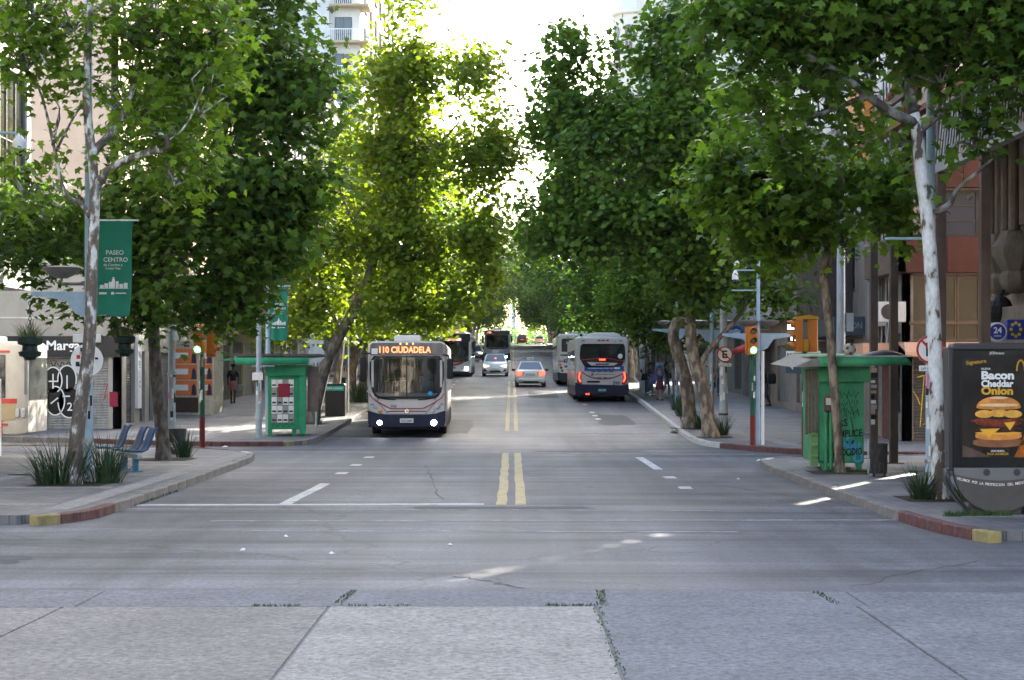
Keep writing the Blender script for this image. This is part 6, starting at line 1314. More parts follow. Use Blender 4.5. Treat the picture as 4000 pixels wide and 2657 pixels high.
t = thing('lamp_post', 'pale blue lamp post next to the pale barked tree by the advert panel', 'lamp post', (6.63, 28.6, SW), 0, 'pale blue lamp posts'); pole(t, 11, .085, .06); t.location.x = 6.9; stickers(t, .085, (.5, 2.0), 10, 18); MB().tube([(-.02, 0, 4.2), (-.75, 0, 4.2)], .025, 6).build('arm', M_bluepole, t); MB().lathe([(.1, .28), (.1, .36)], 14).lathe([(.1, .5), (.1, .56)], 14).build('collar', M_chrome, t)
no_parking('large red no parking sign half hidden by the pale barked tree', 6.86, 28.45, 2.5, .235, 'LaV de 8 a 20')
# tall right lamp post with cameras
t = thing('lamp_post', 'tall white lamp post with camera arms and twin disc lamps at the right corner', 'lamp post', (6.87, 48.4, g(48) + SW), 0, 'pale blue lamp posts'); pole(t, 10.1, .055, .045, M_bluepole)
for s in (-1, 1): disc_lamp(t, s * .3, 3.42, .66); MB().tube([(0, 0, 3.2), (s * .3, 0, 3.2), (s * .3, 0, 3.3)], .03, 6).build('lamp_arm', M_lampshade, t)
gusset(t, 1, 3.1, 1.05); gusset(t, -1, 3.1, 1.0)
for z, L_ in ((5.15, .62), (4.86, .66), (4.3, .75)): MB().tube([(0, 0, z), (-L_, 0, z)], .022, 6).build('arm', M_bluepole, t)
MB().lathe([(.02, 5.14), (.07, 5.08), (.075, 4.99), (.02, 4.96)], 12, (-.6, 0, 0)).build('camera', M_white, t); c_ = MB().lathe([(.03, 4.86), (.08, 4.76), (.095, 4.6)], 14, (-.64, 0, 0)).build('camera', M_white, t); MB().ball((-.64, 0, 4.56), .085, 10, 8).build('dome', MATS['smoked_dome'], c_)
MB().prism([(-.1, 0), (-.75, .1), (-.95, .06), (-.75, -.02)], -.12, .12).build('street_light', M_white, t).location = (0, 0, 9.9)
for i, (x, y, hh, lab) in enumerate(((7.6, 66, 8, 'lamp post behind the crossing pair of trunks on the right'), (7.4, 78, 9, 'lamp post with twin discs above the waiting people'), (7.5, 96, 10, 'tall lamp post rising from the trees beyond bus 599'))):
    lamp_post(lab, x, y, hh, .085, ((-1, 3.6), (1, 3.6)), ((1, 3.3), (-1, 3.3)), seed=30 + i)
# --- left kiosk side
lp = lamp_post('grey blue post with stickers in front of the left green kiosk', -7.72, 52.9, 3.5, .10, (), (), mat('post_grey_blue', (.30, .36, .40), .5, .15, 3, dirt=.35), seed=20, stick=(.9, 2.2))
MB().box(-.18, .14, -.14, -.11, 1.75, 1.98).build('sticker', M_paper, lp)
banner('green banner reading Paseo Centro above the left kiosk', -7.6, 54.5, 3.15, 4.85, .58, 2)
banner('third green banner half hidden in leaves further up the left pavement', -7.55, 66, 3.6, 5.2, .55, 3, False)
lamp_post('post carrying the second banner behind the left kiosk', -7.68, 54.6, 7.5, .085, ((1, 4.9),), (), seed=22, stick=None)
lamp_post('post carrying the third banner further up the left pavement', -7.62, 66.1, 8, .085, ((1, 4.6),), (), seed=23, stick=None)
def planks(par, x0, x1, y, z0, z1, n, m, axis='x'):
    for i in range(n):
        a = x0 + (x1 - x0) * i / n + .006; b = x0 + (x1 - x0) * (i + 1) / n - .006
        (MB().box(a, b, y - .012 - .006 * (i % 2), y + .01, z0 + .02 * ((i * 7) % 3), z1) if axis == 'x' else MB().box(y - .012 - .006 * (i % 2), y + .01, a, b, z0, z1)).build('plank', m, par)
M_plank = mat('weathered_plank', (.13, .095, .075), .85, .3, 6, dirt=.4); M_planky = mat('grey_brown_board', (.11, .085, .075), .8, .25, 5, dirt=.4)
t = thing('kiosk', 'left green kiosk with posters on its end and a flat overhanging roof', 'kiosk', (-7.0, 53.7, g(54.2) + SW))
MB().box(-.55, .42, 0, 1.7, .2, 2.15).build('body', M_kgreen2, t, bevel=.01); MB().box(-.62, .62, -.08, 1.8, 1.86, 2.2).build('fascia', M_kgreen2, t, bevel=.015)
for x in (-.5, .25, .52): MB().box(x - .06, x + .06, .02, .14, 0, .22).build('foot', M_kgreen2, t)
MB().box(.42, .62, -.05, .1, .05, 1.86).build('corner_post', M_kgreen2, t, bevel=.01)
bd = MB().box(.66, 1.0, .1, .16, .75, 2.15).build('side_board', M_planky, t)
r_ = MB(); r_.add([(-1.55, -.35, 2.42), (.75, -.35, 2.42), (1.1, 1.9, 2.5), (-1.9, 1.9, 2.5), (-1.5, -.4, 2.22), (.72, -.4, 2.22)], [(0, 1, 2, 3), (4, 5, 1, 0)]); r_.build('roof', M_kgreen2, t).modifiers.new('Solidify', 'SOLIDIFY').thickness = .03
MB().box(-1.6, 1.0, -.2, 1.9, 2.46, 2.54).build('roof_top', mat('dirty_roof', (.09, .075, .065), .9, .3, 5), t); MB().prism([(-1.5, 2.42), (-2.1, 2.36), (-2.05, 2.33), (-1.5, 2.38)], -.3, 1.5).build('awning_flap', M_kgreen2, t)
MB().box(-1.0, -.3, -.36, -.33, 2.14, 2.19).build('drip_rail', M_steel, t)
rr = random.Random(4)
for i in range(4):
    for j in range(5):
        if i in (1, 2) and j in (3,): continue
        MB().box(-.44 + i * .175, -.44 + i * .175 + .16, -.016 - .001 * (i + j), -.006, .42 + j * .27, .42 + j * .27 + .25).build('poster', M_paper if (i + j) % 3 else mat('grey_poster', (.28, .26, .25), .8, .3, 12), t)
MB().box(-.24, .13, -.024, -.018, 1.2, 1.62).build('poster', mat('crimson_poster', (.5, .05, .1), .7), t)
for i in range(4):
    for j in range(5): MB().box(-.42 + i * .175, -.42 + i * .175 + .12, -.028, -.0245, .47 + j * .27, .47 + j * .27 + .05).build('print', M_txtd, t) if not (i in (1, 2) and j in (3, 4)) else None
mb = MB(); ribbon(mb, [(-.4 + .05 * i, -.006, .34 + .06 * math.sin(i * 1.7)) for i in range(14)], .02); mb.build('graffiti', mat('dark_green_scrawl', (.01, .05, .03), .6), t)
s_ = thing('round_sign', 'back of a round traffic sign behind the left kiosk roof', 'sign', (-6.6, 58.5, g(58) + SW)); pole(s_, 2.95, .035, .035, M_steel); MB().prism([(.3 * math.cos(R(k)), 2.5 + .3 * math.sin(R(k))) for k in range(22, 382, 45)], -.03, -.01).build('plate', M_steel, s_); MB().box(-.25, .25, -.03, -.01, 2.86, 2.98).build('plate', M_steel, s_)
t = thing('litter_container', 'dark container with a turquoise lettered band behind the leaning trunk', 'container', (-6.75, 66.5, g(66) + SW)); MB().prism(rrect(.38, 0, 1.25, .08), -.35, .35).build('body', M_black, t, bevel=.03); b_ = MB().box(-.34, .34, -.37, -.35, .98, 1.16).build('band', mat('turquoise_band', (.02, .35, .33), .5), t); mb = MB(); text(mb, 'Dale a pensar', (0, -.374, 1.07), (1, 0, 0), (0, 0, 1), width=.6, height=.09); mb.build('lettering', M_txtw, b_)
flax('bright green flax clump at the foot of the slender trunk near the kerb', -6.75, 70, 60, .35, .85, 41, M_flaxl, root=.15, w=.05)
flax('tall dark flax clump on the left pavement past the sunlit strip', -6.85, 78, 230, .75, 1.5, 42, root=.55); flax('dark flax clump next to the tall one left of the nearest bus', -7.6, 80, 200, .7, 1.3, 43, root=.5); flax('small dark flax clump at the foot of the leaning trunk', -6.75, 60.6, 30, .2, .55, 44, root=.1)
for i, (x, y) in enumerate(((-6.95, 69.0), (-6.55, 69.5))):
    o = MB().tube([(0, 0, 0), ((.35, .0)[i], 0, 3.4)], .03, 6).build('white_prop', M_white); o.location = (x, y, g(y) + SW); tag(o, ('slanted white stake propping the slender trunk', 'upright white stake beside the slender trunk')[i], 'stake')
# --- right near
t = thing('kiosk', 'right green kiosk with graffiti, plank side and a meter box', 'kiosk', (6.62, 35.2, SW))
M_kg = M_kgreen
MB().box(-.40, .52, 0, 1.9, .16, 1.95).build('body', M_kg, t, bevel=.01); MB().box(-.42, .62, -.1, 2.0, 1.8, 2.12).build('fascia', M_kg, t, bevel=.015)
for x in (-.3, .42): MB().prism([(x - .08, .2), (x + .08, .2), (x + .06, 0), (x - .02, 0)], 0, .1).build('foot', M_kg, t)
rf = MB(); rf.add([(-.5, -.45, 2.3), (1.28, -.45, 2.30), (1.3, 2.0, 2.40), (-.6, 2.0, 2.40), (-.45, -.5, 2.12), (1.4, -.5, 2.16)], [(0, 1, 2, 3), (4, 5, 1, 0)]); rf.build('roof', M_kg, t).modifiers.new('Solidify', 'SOLIDIFY').thickness = .03
MB().add([(-.45, -.5, 2.12), (-.5, -.45, 2.3), (-.6, 2.0, 2.40), (-1.1, 1.9, 2.18), (-.95, -.2, 2.1)], [(0, 1, 2, 3, 4)]).build('roof_flap', mat('dull_tin', (.22, .2, .16), .6, .2, dirt=.4), t)
MB().box(-.62, 1.4, -.42, 2.0, 2.31, 2.34).build('roof_edge', M_steel, t)
MB().box(-.56, -.41, -.03, .12, .1, .85).build('louvre_panel', mat('olive_green', (.13, .26, .1), .6), t)
for k in range(3): MB().prism([(-.05, .25 + k * .22), (-.07, .30 + k * .22), (-.03, .34 + k * .22)], -.55, -.42, 'x').build('slat', MATS['olive_green'], t)
planks(t, -.68, -.41, -.03, .74, 2.06, 4, M_plank)
mbx = MB().box(-.3, -.1, -.12, 0, 1.2, 1.52).build('meter_box', mat('meter_box_brown', (.13, .075, .06), .6), t, bevel=.02); MB().box(-.27, -.16, -.13, -.12, 1.34, 1.48).build('dial', M_paper, mbx); MB().box(-.26, -.16, -.135, -.12, 1.22, 1.31).build('switch', M_planky, mbx)
for x in (-.26, -.16): MB().tube([(x, -.06, .02), (x, -.06, 1.2)], .04, 8).build('conduit', M_kg, t)
mb = MB(); rr = random.Random(12)
for k in range(3): ribbon(mb, [(.0 + .035 * i, -.012, 1.55 - k * .17 + .09 * math.sin(i * 2.3 + k) + rr.uniform(-.02, .02)) for i in range(13)], .014)
ribbon(mb, [(.1, -.012, 1.35), (.18, -.012, 1.1), (.25, -.012, 1.3), (.33, -.012, 1.05), (.4, -.012, 1.25)], .014); ribbon(mb, [(.25, -.012, 1.1), (.33, -.012, .7)], .016)
text(mb, 'GRS', (.02, -.012, .98), (1, 0, 0), (0, 0, 1), width=.34, height=.15, bold=.02); text(mb, 'COMPLICE', (.14, -.012, .76), (1, 0, .05), (0, 0, 1), width=.68, height=.15, bold=.02); text(mb, 'DEL', (-.08, -.012, .56), (1, 0, 0), (0, 0, 1), width=.2, height=.14, bold=.02); text(mb, 'GENOCIDIO', (.15, -.012, .38), (1, 0, .07), (0, 0, 1), width=.66, height=.15, bold=.02)
mb.build('graffiti', M_gb, t)
mb = MB(); ribbon(mb, [(.12 + .026 * i, -.009, .5 + .12 * math.sin(i * 1.1)) for i in range(13)], .05); ribbon(mb, ell(.4, .27, .08, .08, -.009), .05); ribbon(mb, ell(.24, .62, .06, .07, -.009), .04); mb.build('graffiti', M_gc, t)
M_ball = mat('dirty_white_ball', (.5, .46, .38), .7, .2, 8, dirt=.4); o = MB().ball((0, 0, 0), .13, 16, 12).build('football', M_ball); o.location = (6.86, 35.3, SW + 2.46); tag(o, 'dirty football lying on the right kiosk roof', 'ball')
mb = MB()
for k in range(12): a = k * 2.4; z_ = -1 + 2 * (k + .5) / 12; r_ = math.sqrt(1 - z_ * z_); c = Vector((r_ * math.cos(a), r_ * math.sin(a), z_)); u = c.orthogonal().normalized(); v = c.cross(u); mb.poly([c * .131 + (u * math.cos(q * math.tau / 5) + v * math.sin(q * math.tau / 5)) * .04 for q in range(5)])
mb.build('patch', M_planky, o, kind='stuff')
o = MB().loft([[(x + r_ * .9 * math.cos(k * math.tau / 8), r_ * math.sin(k * math.tau / 8), max(0, r_ * .45 * (1 + math.sin(k * math.tau / 8 + 1)))) for k in range(8)] for x, r_ in ((-.4, .03), (-.2, .1), (0, .14), (.2, .11), (.45, .04))]).build('dark_sack', M_dark, smooth=70); o.location = (7.55, 35.6, SW + 2.34); tag(o, 'dark cloth sack lying on the right kiosk roof', 'sack')
t = thing('litter_bin', 'blackened cylindrical litter bin on a frame beside the right kiosk', 'bin', (7.04, 33.3, SW)); t.scale = (.6, .6, .76); MB().lathe([(.26, .08), (.27, .1), (.28, .78), (.3, .82), (.29, .84), (.25, .84), (.24, .2)], 18).build('drum', mat('scorched_metal', (.03, .028, .028), .7, .5, 6, dirt=.6, dirtcol=(.16, .15, .14)), t); MB().box(-.36, -.32, -.03, .03, 0, .95).box(-.36, .3, -.03, .03, .03, .07).build('frame', M_steel, t); MB().box(-.2, -.14, -.1, .1, 0, .09).box(.14, .2, -.1, .1, 0, .09).build('foot', M_dark, t)
flax('spiky flax clump in front of the pale barked tree beside the advert panel', 6.42, 27.2, 190, .5, .7, 51, root=.16, w=.02); flax('small flax sprig at the foot of the pale barked tree', 6.95, 26.9, 40, .25, .35, 52, root=.12)
for i, (x, y, lab) in enumerate(((6.55, 54.3, 'flax clump left of the nearer crossing trunk on the right'), (6.35, 58.2, 'flax clump at the foot of the farther crossing trunk'), (6.35, 63, 'flax clump near the kerb behind the crossing trunks'), (6.5, 66.5, 'flax clump in front of the waiting people'), (6.75, 71, 'flax clump at the feet of the man in blue'), (6.9, 90, 'large flax clump beyond the waiting people'))): flax(lab, x, y, 110, .45 if i < 5 else .7, .95 if i < 5 else 1.3, 60 + i, root=.22)
# direction sign + right poles behind the kiosk
t = thing('direction_sign', 'dark direction sign with a white left arrow under a parrilla board', 'sign', (7.15, 44.2, SW)); MB().tube([(.28, 0, 0), (.28, 0, 2.6)], .04, 8).build('post', M_white, t); b_ = MB().box(-.18, .32, -.06, -.04, 1.98, 2.36).build('board', mat('slate_board', (.05, .075, .085), .5), t); a_ = MB().prism([(-.1, 2.17), (0, 2.27), (0, 2.2), (.14, 2.2), (.14, 2.14), (0, 2.14), (0, 2.07)], -.068, -.061).build('arrow', M_white, b_); b2 = MB().box(-.18, .7, -.06, -.04, 2.38, 2.55).build('board', M_white, t); mb = MB(); text(mb, 'PARRILLADA', (.2, -.066, 2.46), (1, 0, 0), (0, 0, 1), width=.7, height=.08); mb.build('lettering', M_txtd, b2)
lamp_post('pale grey lamp post rising behind the slim brown tree and the kiosk roof', 8.0, 42.2, 10, .115, (), (), M_steel, seed=70, stick=None)
c_ = MB().box(.14, .3, -.05, .05, 3.0, 3.45).build('junction_box', M_steel, bpy.data.objects['lamp_post.%03d' % 0] if 'lamp_post.000' in bpy.data.objects else [o for o in bpy.data.objects if o.get('label', '').startswith('pale grey lamp post')][0])
t = thing('turquoise_kiosk', 'small turquoise lit bus information kiosk far up the right pavement', 'kiosk', (7.3, 150, g(150) + SW)); MB().box(-.5, .5, 0, .4, 0, 2.6).build('body', mat('turquoise_kiosk_paint', (.02, .28, .25), .5), t, bevel=.03); MB().box(-.4, .4, -.03, 0, .5, 1.9).build('poster', M_paper, t)
for i, (x, y) in enumerate(((6.6, 88), (7.4, 94), (6.5, 100))):
    t = thing('sticker_pole', ('white sticker covered pole left of the waiting people', 'thick white pole behind the waiting people', 'white pole farthest beyond the waiting people')[i], 'pole', (x, y, g(y) + SW)); pole(t, 3.4, .14, .14, M_white); stickers(t, .14, (.6, 2.4), 80 + i, 10)
# blue round shop sign on the flank and hanging baskets right
s_ = thing('disc_sign', 'small round blue disc sign on the beige shop wall on the right', 'sign', (RX - .35, 85.5, g(85) + SW + 3.1)); MB().lathe([(.33, -.04), (.33, .04)], 24, axis='y').build('face', M_bluepaint, s_); MB().lathe([(.18, -.05), (.16, -.052), (.1, -.052)], 16, axis='y').build('emblem', M_white, s_)
basket('hanging basket beside the far no parking sign', 6.15, 56.6, g(56) + 2.75, g(56) + 3.3, 91); basket('hanging basket below the right tall lamp post bracket', 7.85, 48.4, 2.65, 3.1, 92)
aw = MB().prism([(-.02, 2.5), (-1.2, 2.35), (-1.2, 2.45), (-.02, 3.1)], 0, 4.5, 'y'); aw = MB().add([(-.02, 0, 3.2), (-1.3, 0, 2.6), (-1.3, 4, 2.6), (-.02, 4, 3.2), (-1.3, 0, 2.4), (-1.3, 4, 2.4)], [(0, 1, 2, 3), (1, 4, 5, 2)]).build('shop_awning', mat('red_awning', (.4, .03, .03), .7)); aw.location = (RX, 75, g(75)); aw.modifiers.new('Solidify', 'SOLIDIFY').thickness = .03; tag(aw, 'red fabric awning over a shop door on the right', 'awning')
# --- advertising panel
ax, ay = 6.78, 24.3
t = thing('advert_panel', 'free standing burger advertising panel on a curved dark grey base', 'advert panel', (ax, ay, SW))
M_adfr = mat('advert_frame_grey', (.05, .05, .055), .35, .08, metal=.5); M_adin = mat('advert_inner_black', (.012, .013, .014), .25, .05); M_adlow = mat('advert_base_grey', (.085, .08, .078), .5, .1, metal=.2)
HWp = .685
MB().prism([(-HWp, .64), (-HWp, 2.3), (-HWp + .05, 2.36), (HWp - .05, 2.36), (HWp, 2.3), (HWp, .64)], -.11, .11).build('case', M_adin, t)
for s in (-1, 1):
    o = MB().prism([(s * HWp, .62), (s * (HWp + .03), 2.34), (s * (HWp - .05), 2.34), (s * (HWp - .05), .62)], -.14, .14).build('side_rail', M_adfr, t, bevel=.015)
    cv = [(s * x, z) for x, z in ((HWp, .64), (HWp - .01, .5), (HWp - .06, .36), (HWp - .16, .22), (HWp - .27, .1), (HWp - .30, 0))]; rows = [[(x, y, z) for x, z in cv] for y in (-.13, .13)]; MB().grid(rows).build('curved_leg', M_adfr, t).modifiers.new('Solidify', 'SOLIDIFY').thickness = .035
MB().prism([(-HWp + .02, 2.30), (HWp - .02, 2.30), (HWp - .06, 2.40), (-HWp + .06, 2.40)], -.14, .14).build('top_rail', M_adfr, t, bevel=.02)
po = MB().box(-.5, .5, -.118, -.111, .80, 2.19).build('poster', mat('poster_dark', (.022, .018, .016), .5, .6, 1.5, spec=.15), t)
mb = MB(); text(mb, 'JCDecaux', (-.02, -.117, 2.255), (1, 0, 0), (0, 0, 1), width=.21, height=.045); mb.build('maker_lettering', M_txtw, t)
pz = -.122
def P_(name, pts, m, dy=0): return MB().poly([(x, pz - dy, z) for x, z in pts]).build(name, m, po)
mb = MB(); text(mb, 'Bacon', (-.01, pz, 1.95), (1, 0, 0), (0, 0, 1), width=.455, height=.12, bold=.045); text(mb, 'Cheddar', (-.015, pz, 1.835), (1, 0, 0), (0, 0, 1), width=.45, height=.1, bold=.045); text(mb, 'NUEVA', (-.175, pz, 2.04), (1, 0, 0), (0, 0, 1), width=.13, height=.03); text(mb, 'CON NUEVA', (-.01, pz, .895), (1, 0, 0), (0, 0, 1), width=.19, height=.028, bold=.03); mb.build('lettering', mat('poster_white', (.75, .77, .78), .4, .02), po)
M_pgold = mat('poster_gold', (.62, .36, .03), .4, .05)
mb = MB(); text(mb, 'Onion', (-.02, pz - .001, 1.735), (1, 0, 0), (0, 0, 1), width=.445, height=.115, bold=.045); text(mb, 'Signature', (-.31, pz, 2.13), (1, 0, .12), (-.25, 0, 1), width=.28, height=.07); text(mb, 'SALSA AHUMADA', (-.01, pz, .855), (1, 0, 0), (0, 0, 1), width=.3, height=.036)
for s in (0, 1): ribbon(mb, [(.31 + s * .11 + .055 * math.cos(R(180 - k)), pz, 2.01 + .15 * math.sin(R(k))) for k in range(0, 181, 15)], .02)
mb.build('gold_lettering', M_pgold, po)
# burger, printed flat: buns, rings, bacon, cheese, patties
def arcp(cx, cz, rx, rz, a0, a1, n=16): return [(cx + rx * math.cos(R(a0 + (a1 - a0) * i / n)), cz + rz * math.sin(R(a0 + (a1 - a0) * i / n))) for i in range(n + 1)]
bx = .0
def pm(n, c, v, sc_): return mat(n, c, .5, v, sc_, spec=.1)
M_bun = pm('print_bun', (.58, .24, .06), .45, 5); M_bunl = pm('print_bun_light', (.78, .56, .34), .15, 6); M_ring = pm('print_onion', (.70, .38, .07), .3, 9); M_bac = pm('print_bacon', (.20, .045, .025), .6, 12); M_pat = pm('print_patty', (.06, .026, .016), .6, 20); M_che = pm('print_cheese', (.78, .42, .05), .1, 4); M_bund = pm('print_bun_dark', (.22, .10, .05), .4, 6)
P_('fries_glow', [(.22, .81), (.5, .81), (.5, 1.16), (.36, 1.12), (.3, .98)], pm('print_fire', (.42, .13, .02), .6, 5)); P_('fries_glow', [(-.5, .81), (-.1, .81), (-.3, .9), (-.5, .98)], pm('print_smoke', (.09, .06, .05), .5, 4))
P_('bottom_bun', arcp(bx, 1.0, .36, .055, 180, 360) + arcp(bx, 1.04, .35, .03, 0, 180), M_bund); P_('bottom_bun', arcp(bx, 1.09, .32, .045, 180, 360) + arcp(bx, 1.12, .325, .03, 0, 180), M_bun, .0005)
P_('sauce', arcp(bx, 1.145, .33, .022, 0, 360), M_che, .001); P_('patty', arcp(bx, 1.20, .33, .05, 0, 360), M_pat, .0015); P_('cheese', [(bx - .26, 1.20), (bx + .02, 1.21), (bx - .14, 1.08)], M_che, .002)
P_('patty', arcp(bx, 1.285, .32, .05, 0, 360), M_bac, .0025); P_('cheese', [(bx + .06, 1.31), (bx + .24, 1.31), (bx + .16, 1.18)], M_che, .003); P_('bacon', [(bx - .40, 1.31), (bx - .28, 1.35), (bx + .05, 1.33), (bx + .30, 1.36), (bx + .37, 1.32), (bx + .1, 1.29), (bx - .22, 1.27)], M_bac, .0033)
for i, c in enumerate((-.2, .0, .2)): P_('onion_ring', arcp(bx + c, 1.41 + .012 * (i % 2), .13, .055, 0, 360), M_ring, .0036 + .0003 * i)
P_('top_bun', arcp(bx, 1.50, .31, .03, 180, 360) + arcp(bx, 1.50, .31, .16, 0, 180), M_bun, .005); P_('bun_shine', arcp(bx, 1.535, .28, .022, 0, 360), M_bunl, .0055); P_('bun_shine', arcp(bx, 1.635, .13, .016, 0, 360), M_bunl, .0056)
gl = MB().box(-HWp + .09, HWp - .09, -.135, -.132, .66, 2.3).build('glass', glass_mat('clear_cover_glass', (.02, .02, .02), .97, ior=1.3), t)
lw = MB(); lw.prism([(-HWp + .05, .66), (HWp - .05, .66)] + [((HWp - .06) * math.cos(R(-k)), .64 + .6 * math.sin(R(-k))) for k in range(4, 180, 8)], -.15, -.05); lw.build('bowl', M_adlow, t, smooth=40)
rows = []
MB().prism([(-HWp + .06, .66), (HWp - .06, .66), (HWp - .06, .58)] + [(x, .585 - .1 * math.cos(x / HWp * math.pi / 2)) for x in np.linspace(HWp - .1, -HWp + .1, 12)] + [(-HWp + .06, .58)], -.165, -.151).build('ledge', mat('advert_ledge', (.15, .15, .16), .4, .05), t)
for x in (-.18, .24): MB().lathe([(.05, -.01), (.045, .0)], 12, (x, -.17, .6), 'y').build('lock', M_dark, t)
s1 = 'VELEMOS POR LA PROTECCION  DEL MEDIO AMBIENTE'; mb = MB(); n = len(s1)
for i, ch in enumerate(s1):
    if ch == ' ': continue
    x = -.58 + 1.16 * i / (n - 1); z = .555 - .115 * math.cos(x / HWp * math.pi / 2); sl = .115 * math.sin(x / HWp * math.pi / 2) * math.pi / 2 / HWp; text(mb, ch, (x, -.168, z - .012), (1, 0, sl), (-sl, 0, 1), height=.036, bold=.01)
mb.build('lettering', M_txtw, t); MB().box(-.36, .34, -.04, .1, 0, .25).build('plinth', M_adlow, t)
# grass at the foot, kerb weeds, litter
def weeds(label, pts, n, h, seed): 
    rr = random.Random(seed); mb = MB()
    for i in range(n):
        p = pts[int(rr.random() * (len(pts) - 1))]; q = pts[min(len(pts) - 1, pts.index(p) + 1)]; t = rr.random(); x = p[0] + (q[0] - p[0]) * t + rr.uniform(-.04, .04); y = p[1] + (q[1] - p[1]) * t + rr.uniform(-.04, .04); z = p[2]; a = rr.uniform(0, 6.28); L = h * rr.uniform(.4, 1.1)
        mb.add([(x - .006, y, z), (x + .006, y, z), (x + math.cos(a) * L * .6, y + math.sin(a) * L * .6, z + L)], [(0, 1, 2)])
    return mb.build('grass', mat('weed_green', (.05, .085, .025), .7, .5, 9), smooth=0, kind='stuff')
z_ = .012
weeds('', [(-1.58, 15.8, z_), (-1.53, 16.7, z_)], 60, .03, 1); weeds('', [(.80, 15.6, z_), (.85, 16.7, z_)], 70, .03, 2); weeds('', [(-2.35, 15.6, z_), (-1.9, 15.6, z_)], 50, .03, 3); weeds('', [(-1.5, 15.62, z_), (-.9, 15.62, z_)], 40, .025, 33); weeds('', [(.3, 15.62, z_), (.75, 15.62, z_)], 70, .03, 4); weeds('', [(2.95, 15.7, z_), (2.9, 16.6, z_)], 50, .03, 5); weeds('', [(.76, 15.5, z_), (.76, 12, z_)], 90, .02, 6)
weeds('', [(6.0, 24.0, SW), (6.9, 24.05, SW)], 500, .1, 7); weeds('', [(6.3, 34.6, SW), (7.3, 34.7, SW)], 500, .08, 8); weeds('', [(-5.98, 27.5, 0), (-5.98, 31, 0)], 120, .06, 9)
rr = random.Random(77); ltr = 'scrap of white paper litter on the asphalt'
for i, (x, y) in enumerate(((-3.2, 20.6), (-2.1, 20.2), (-2.9, 22.3), (-.75, 21.2), (-6.3, 20.4), (5.95, 41.8), (-7.7, 46.5), (4.5, 34.5))):
    o = MB().add([(-.03, -.02, 0), (.03, -.025, .004), (.035, .02, .015), (-.02, .03, .006), (.0, .0, .03)], [(0, 1, 4), (1, 2, 4), (2, 3, 4), (3, 0, 4)]).build('paper_scrap', M_paper, smooth=0); o.location = (x, y, .005 + (SW if i in (6,) else 0)); o.scale = (2.4, 2.4, 1.5) if i in (5, 6) else (1, 1, 1); o.rotation_euler = (0, 0, i); tag(o, ['leftmost tiny paper scrap on the open asphalt crossing', 'tiny paper scrap in the middle of a loose row on the asphalt', 'tiny paper scrap farthest from the slabs left of the centre', 'rightmost tiny paper scrap near the middle of the crossing', 'tiny paper scrap below the painted kerb at the far left', 'crumpled white paper beside the kerb end left of the right kiosk', 'crumpled white paper at the foot of the left signal pole', 'tiny paper scrap near the right kerb before the kiosk'][i], 'litter', 'paper scraps on the ground')
o = MB().prism([(.3 * math.cos(R(k)), .3 * math.sin(R(k))) for k in range(0, 360, 15)], 0, .012, 'z').build('manhole_cover', M_dark); o.location = (8.4, 49.2, SW + .0); tag(o, 'round iron manhole cover in the right pavement', 'manhole cover')
# thin span wires
for i, (a, b, lab) in enumerate((((-13, 120, 19), (11.4, 118, 18.4), 'thin overhead wire spanning the avenue in front of the sky'), ((-13, 64, 8.2), (11.4, 66, 8.0), 'thin overhead wire spanning the avenue between the first trees'))):
    a, b = Vector(a), Vector(b); o = MB().tube([a.lerp(b, k / 8) - Vector((0, 0, .5 * math.sin(math.pi * k / 8))) for k in range(9)], .008, 4).build('overhead_wire', M_dark); tag(o, lab, 'wire')

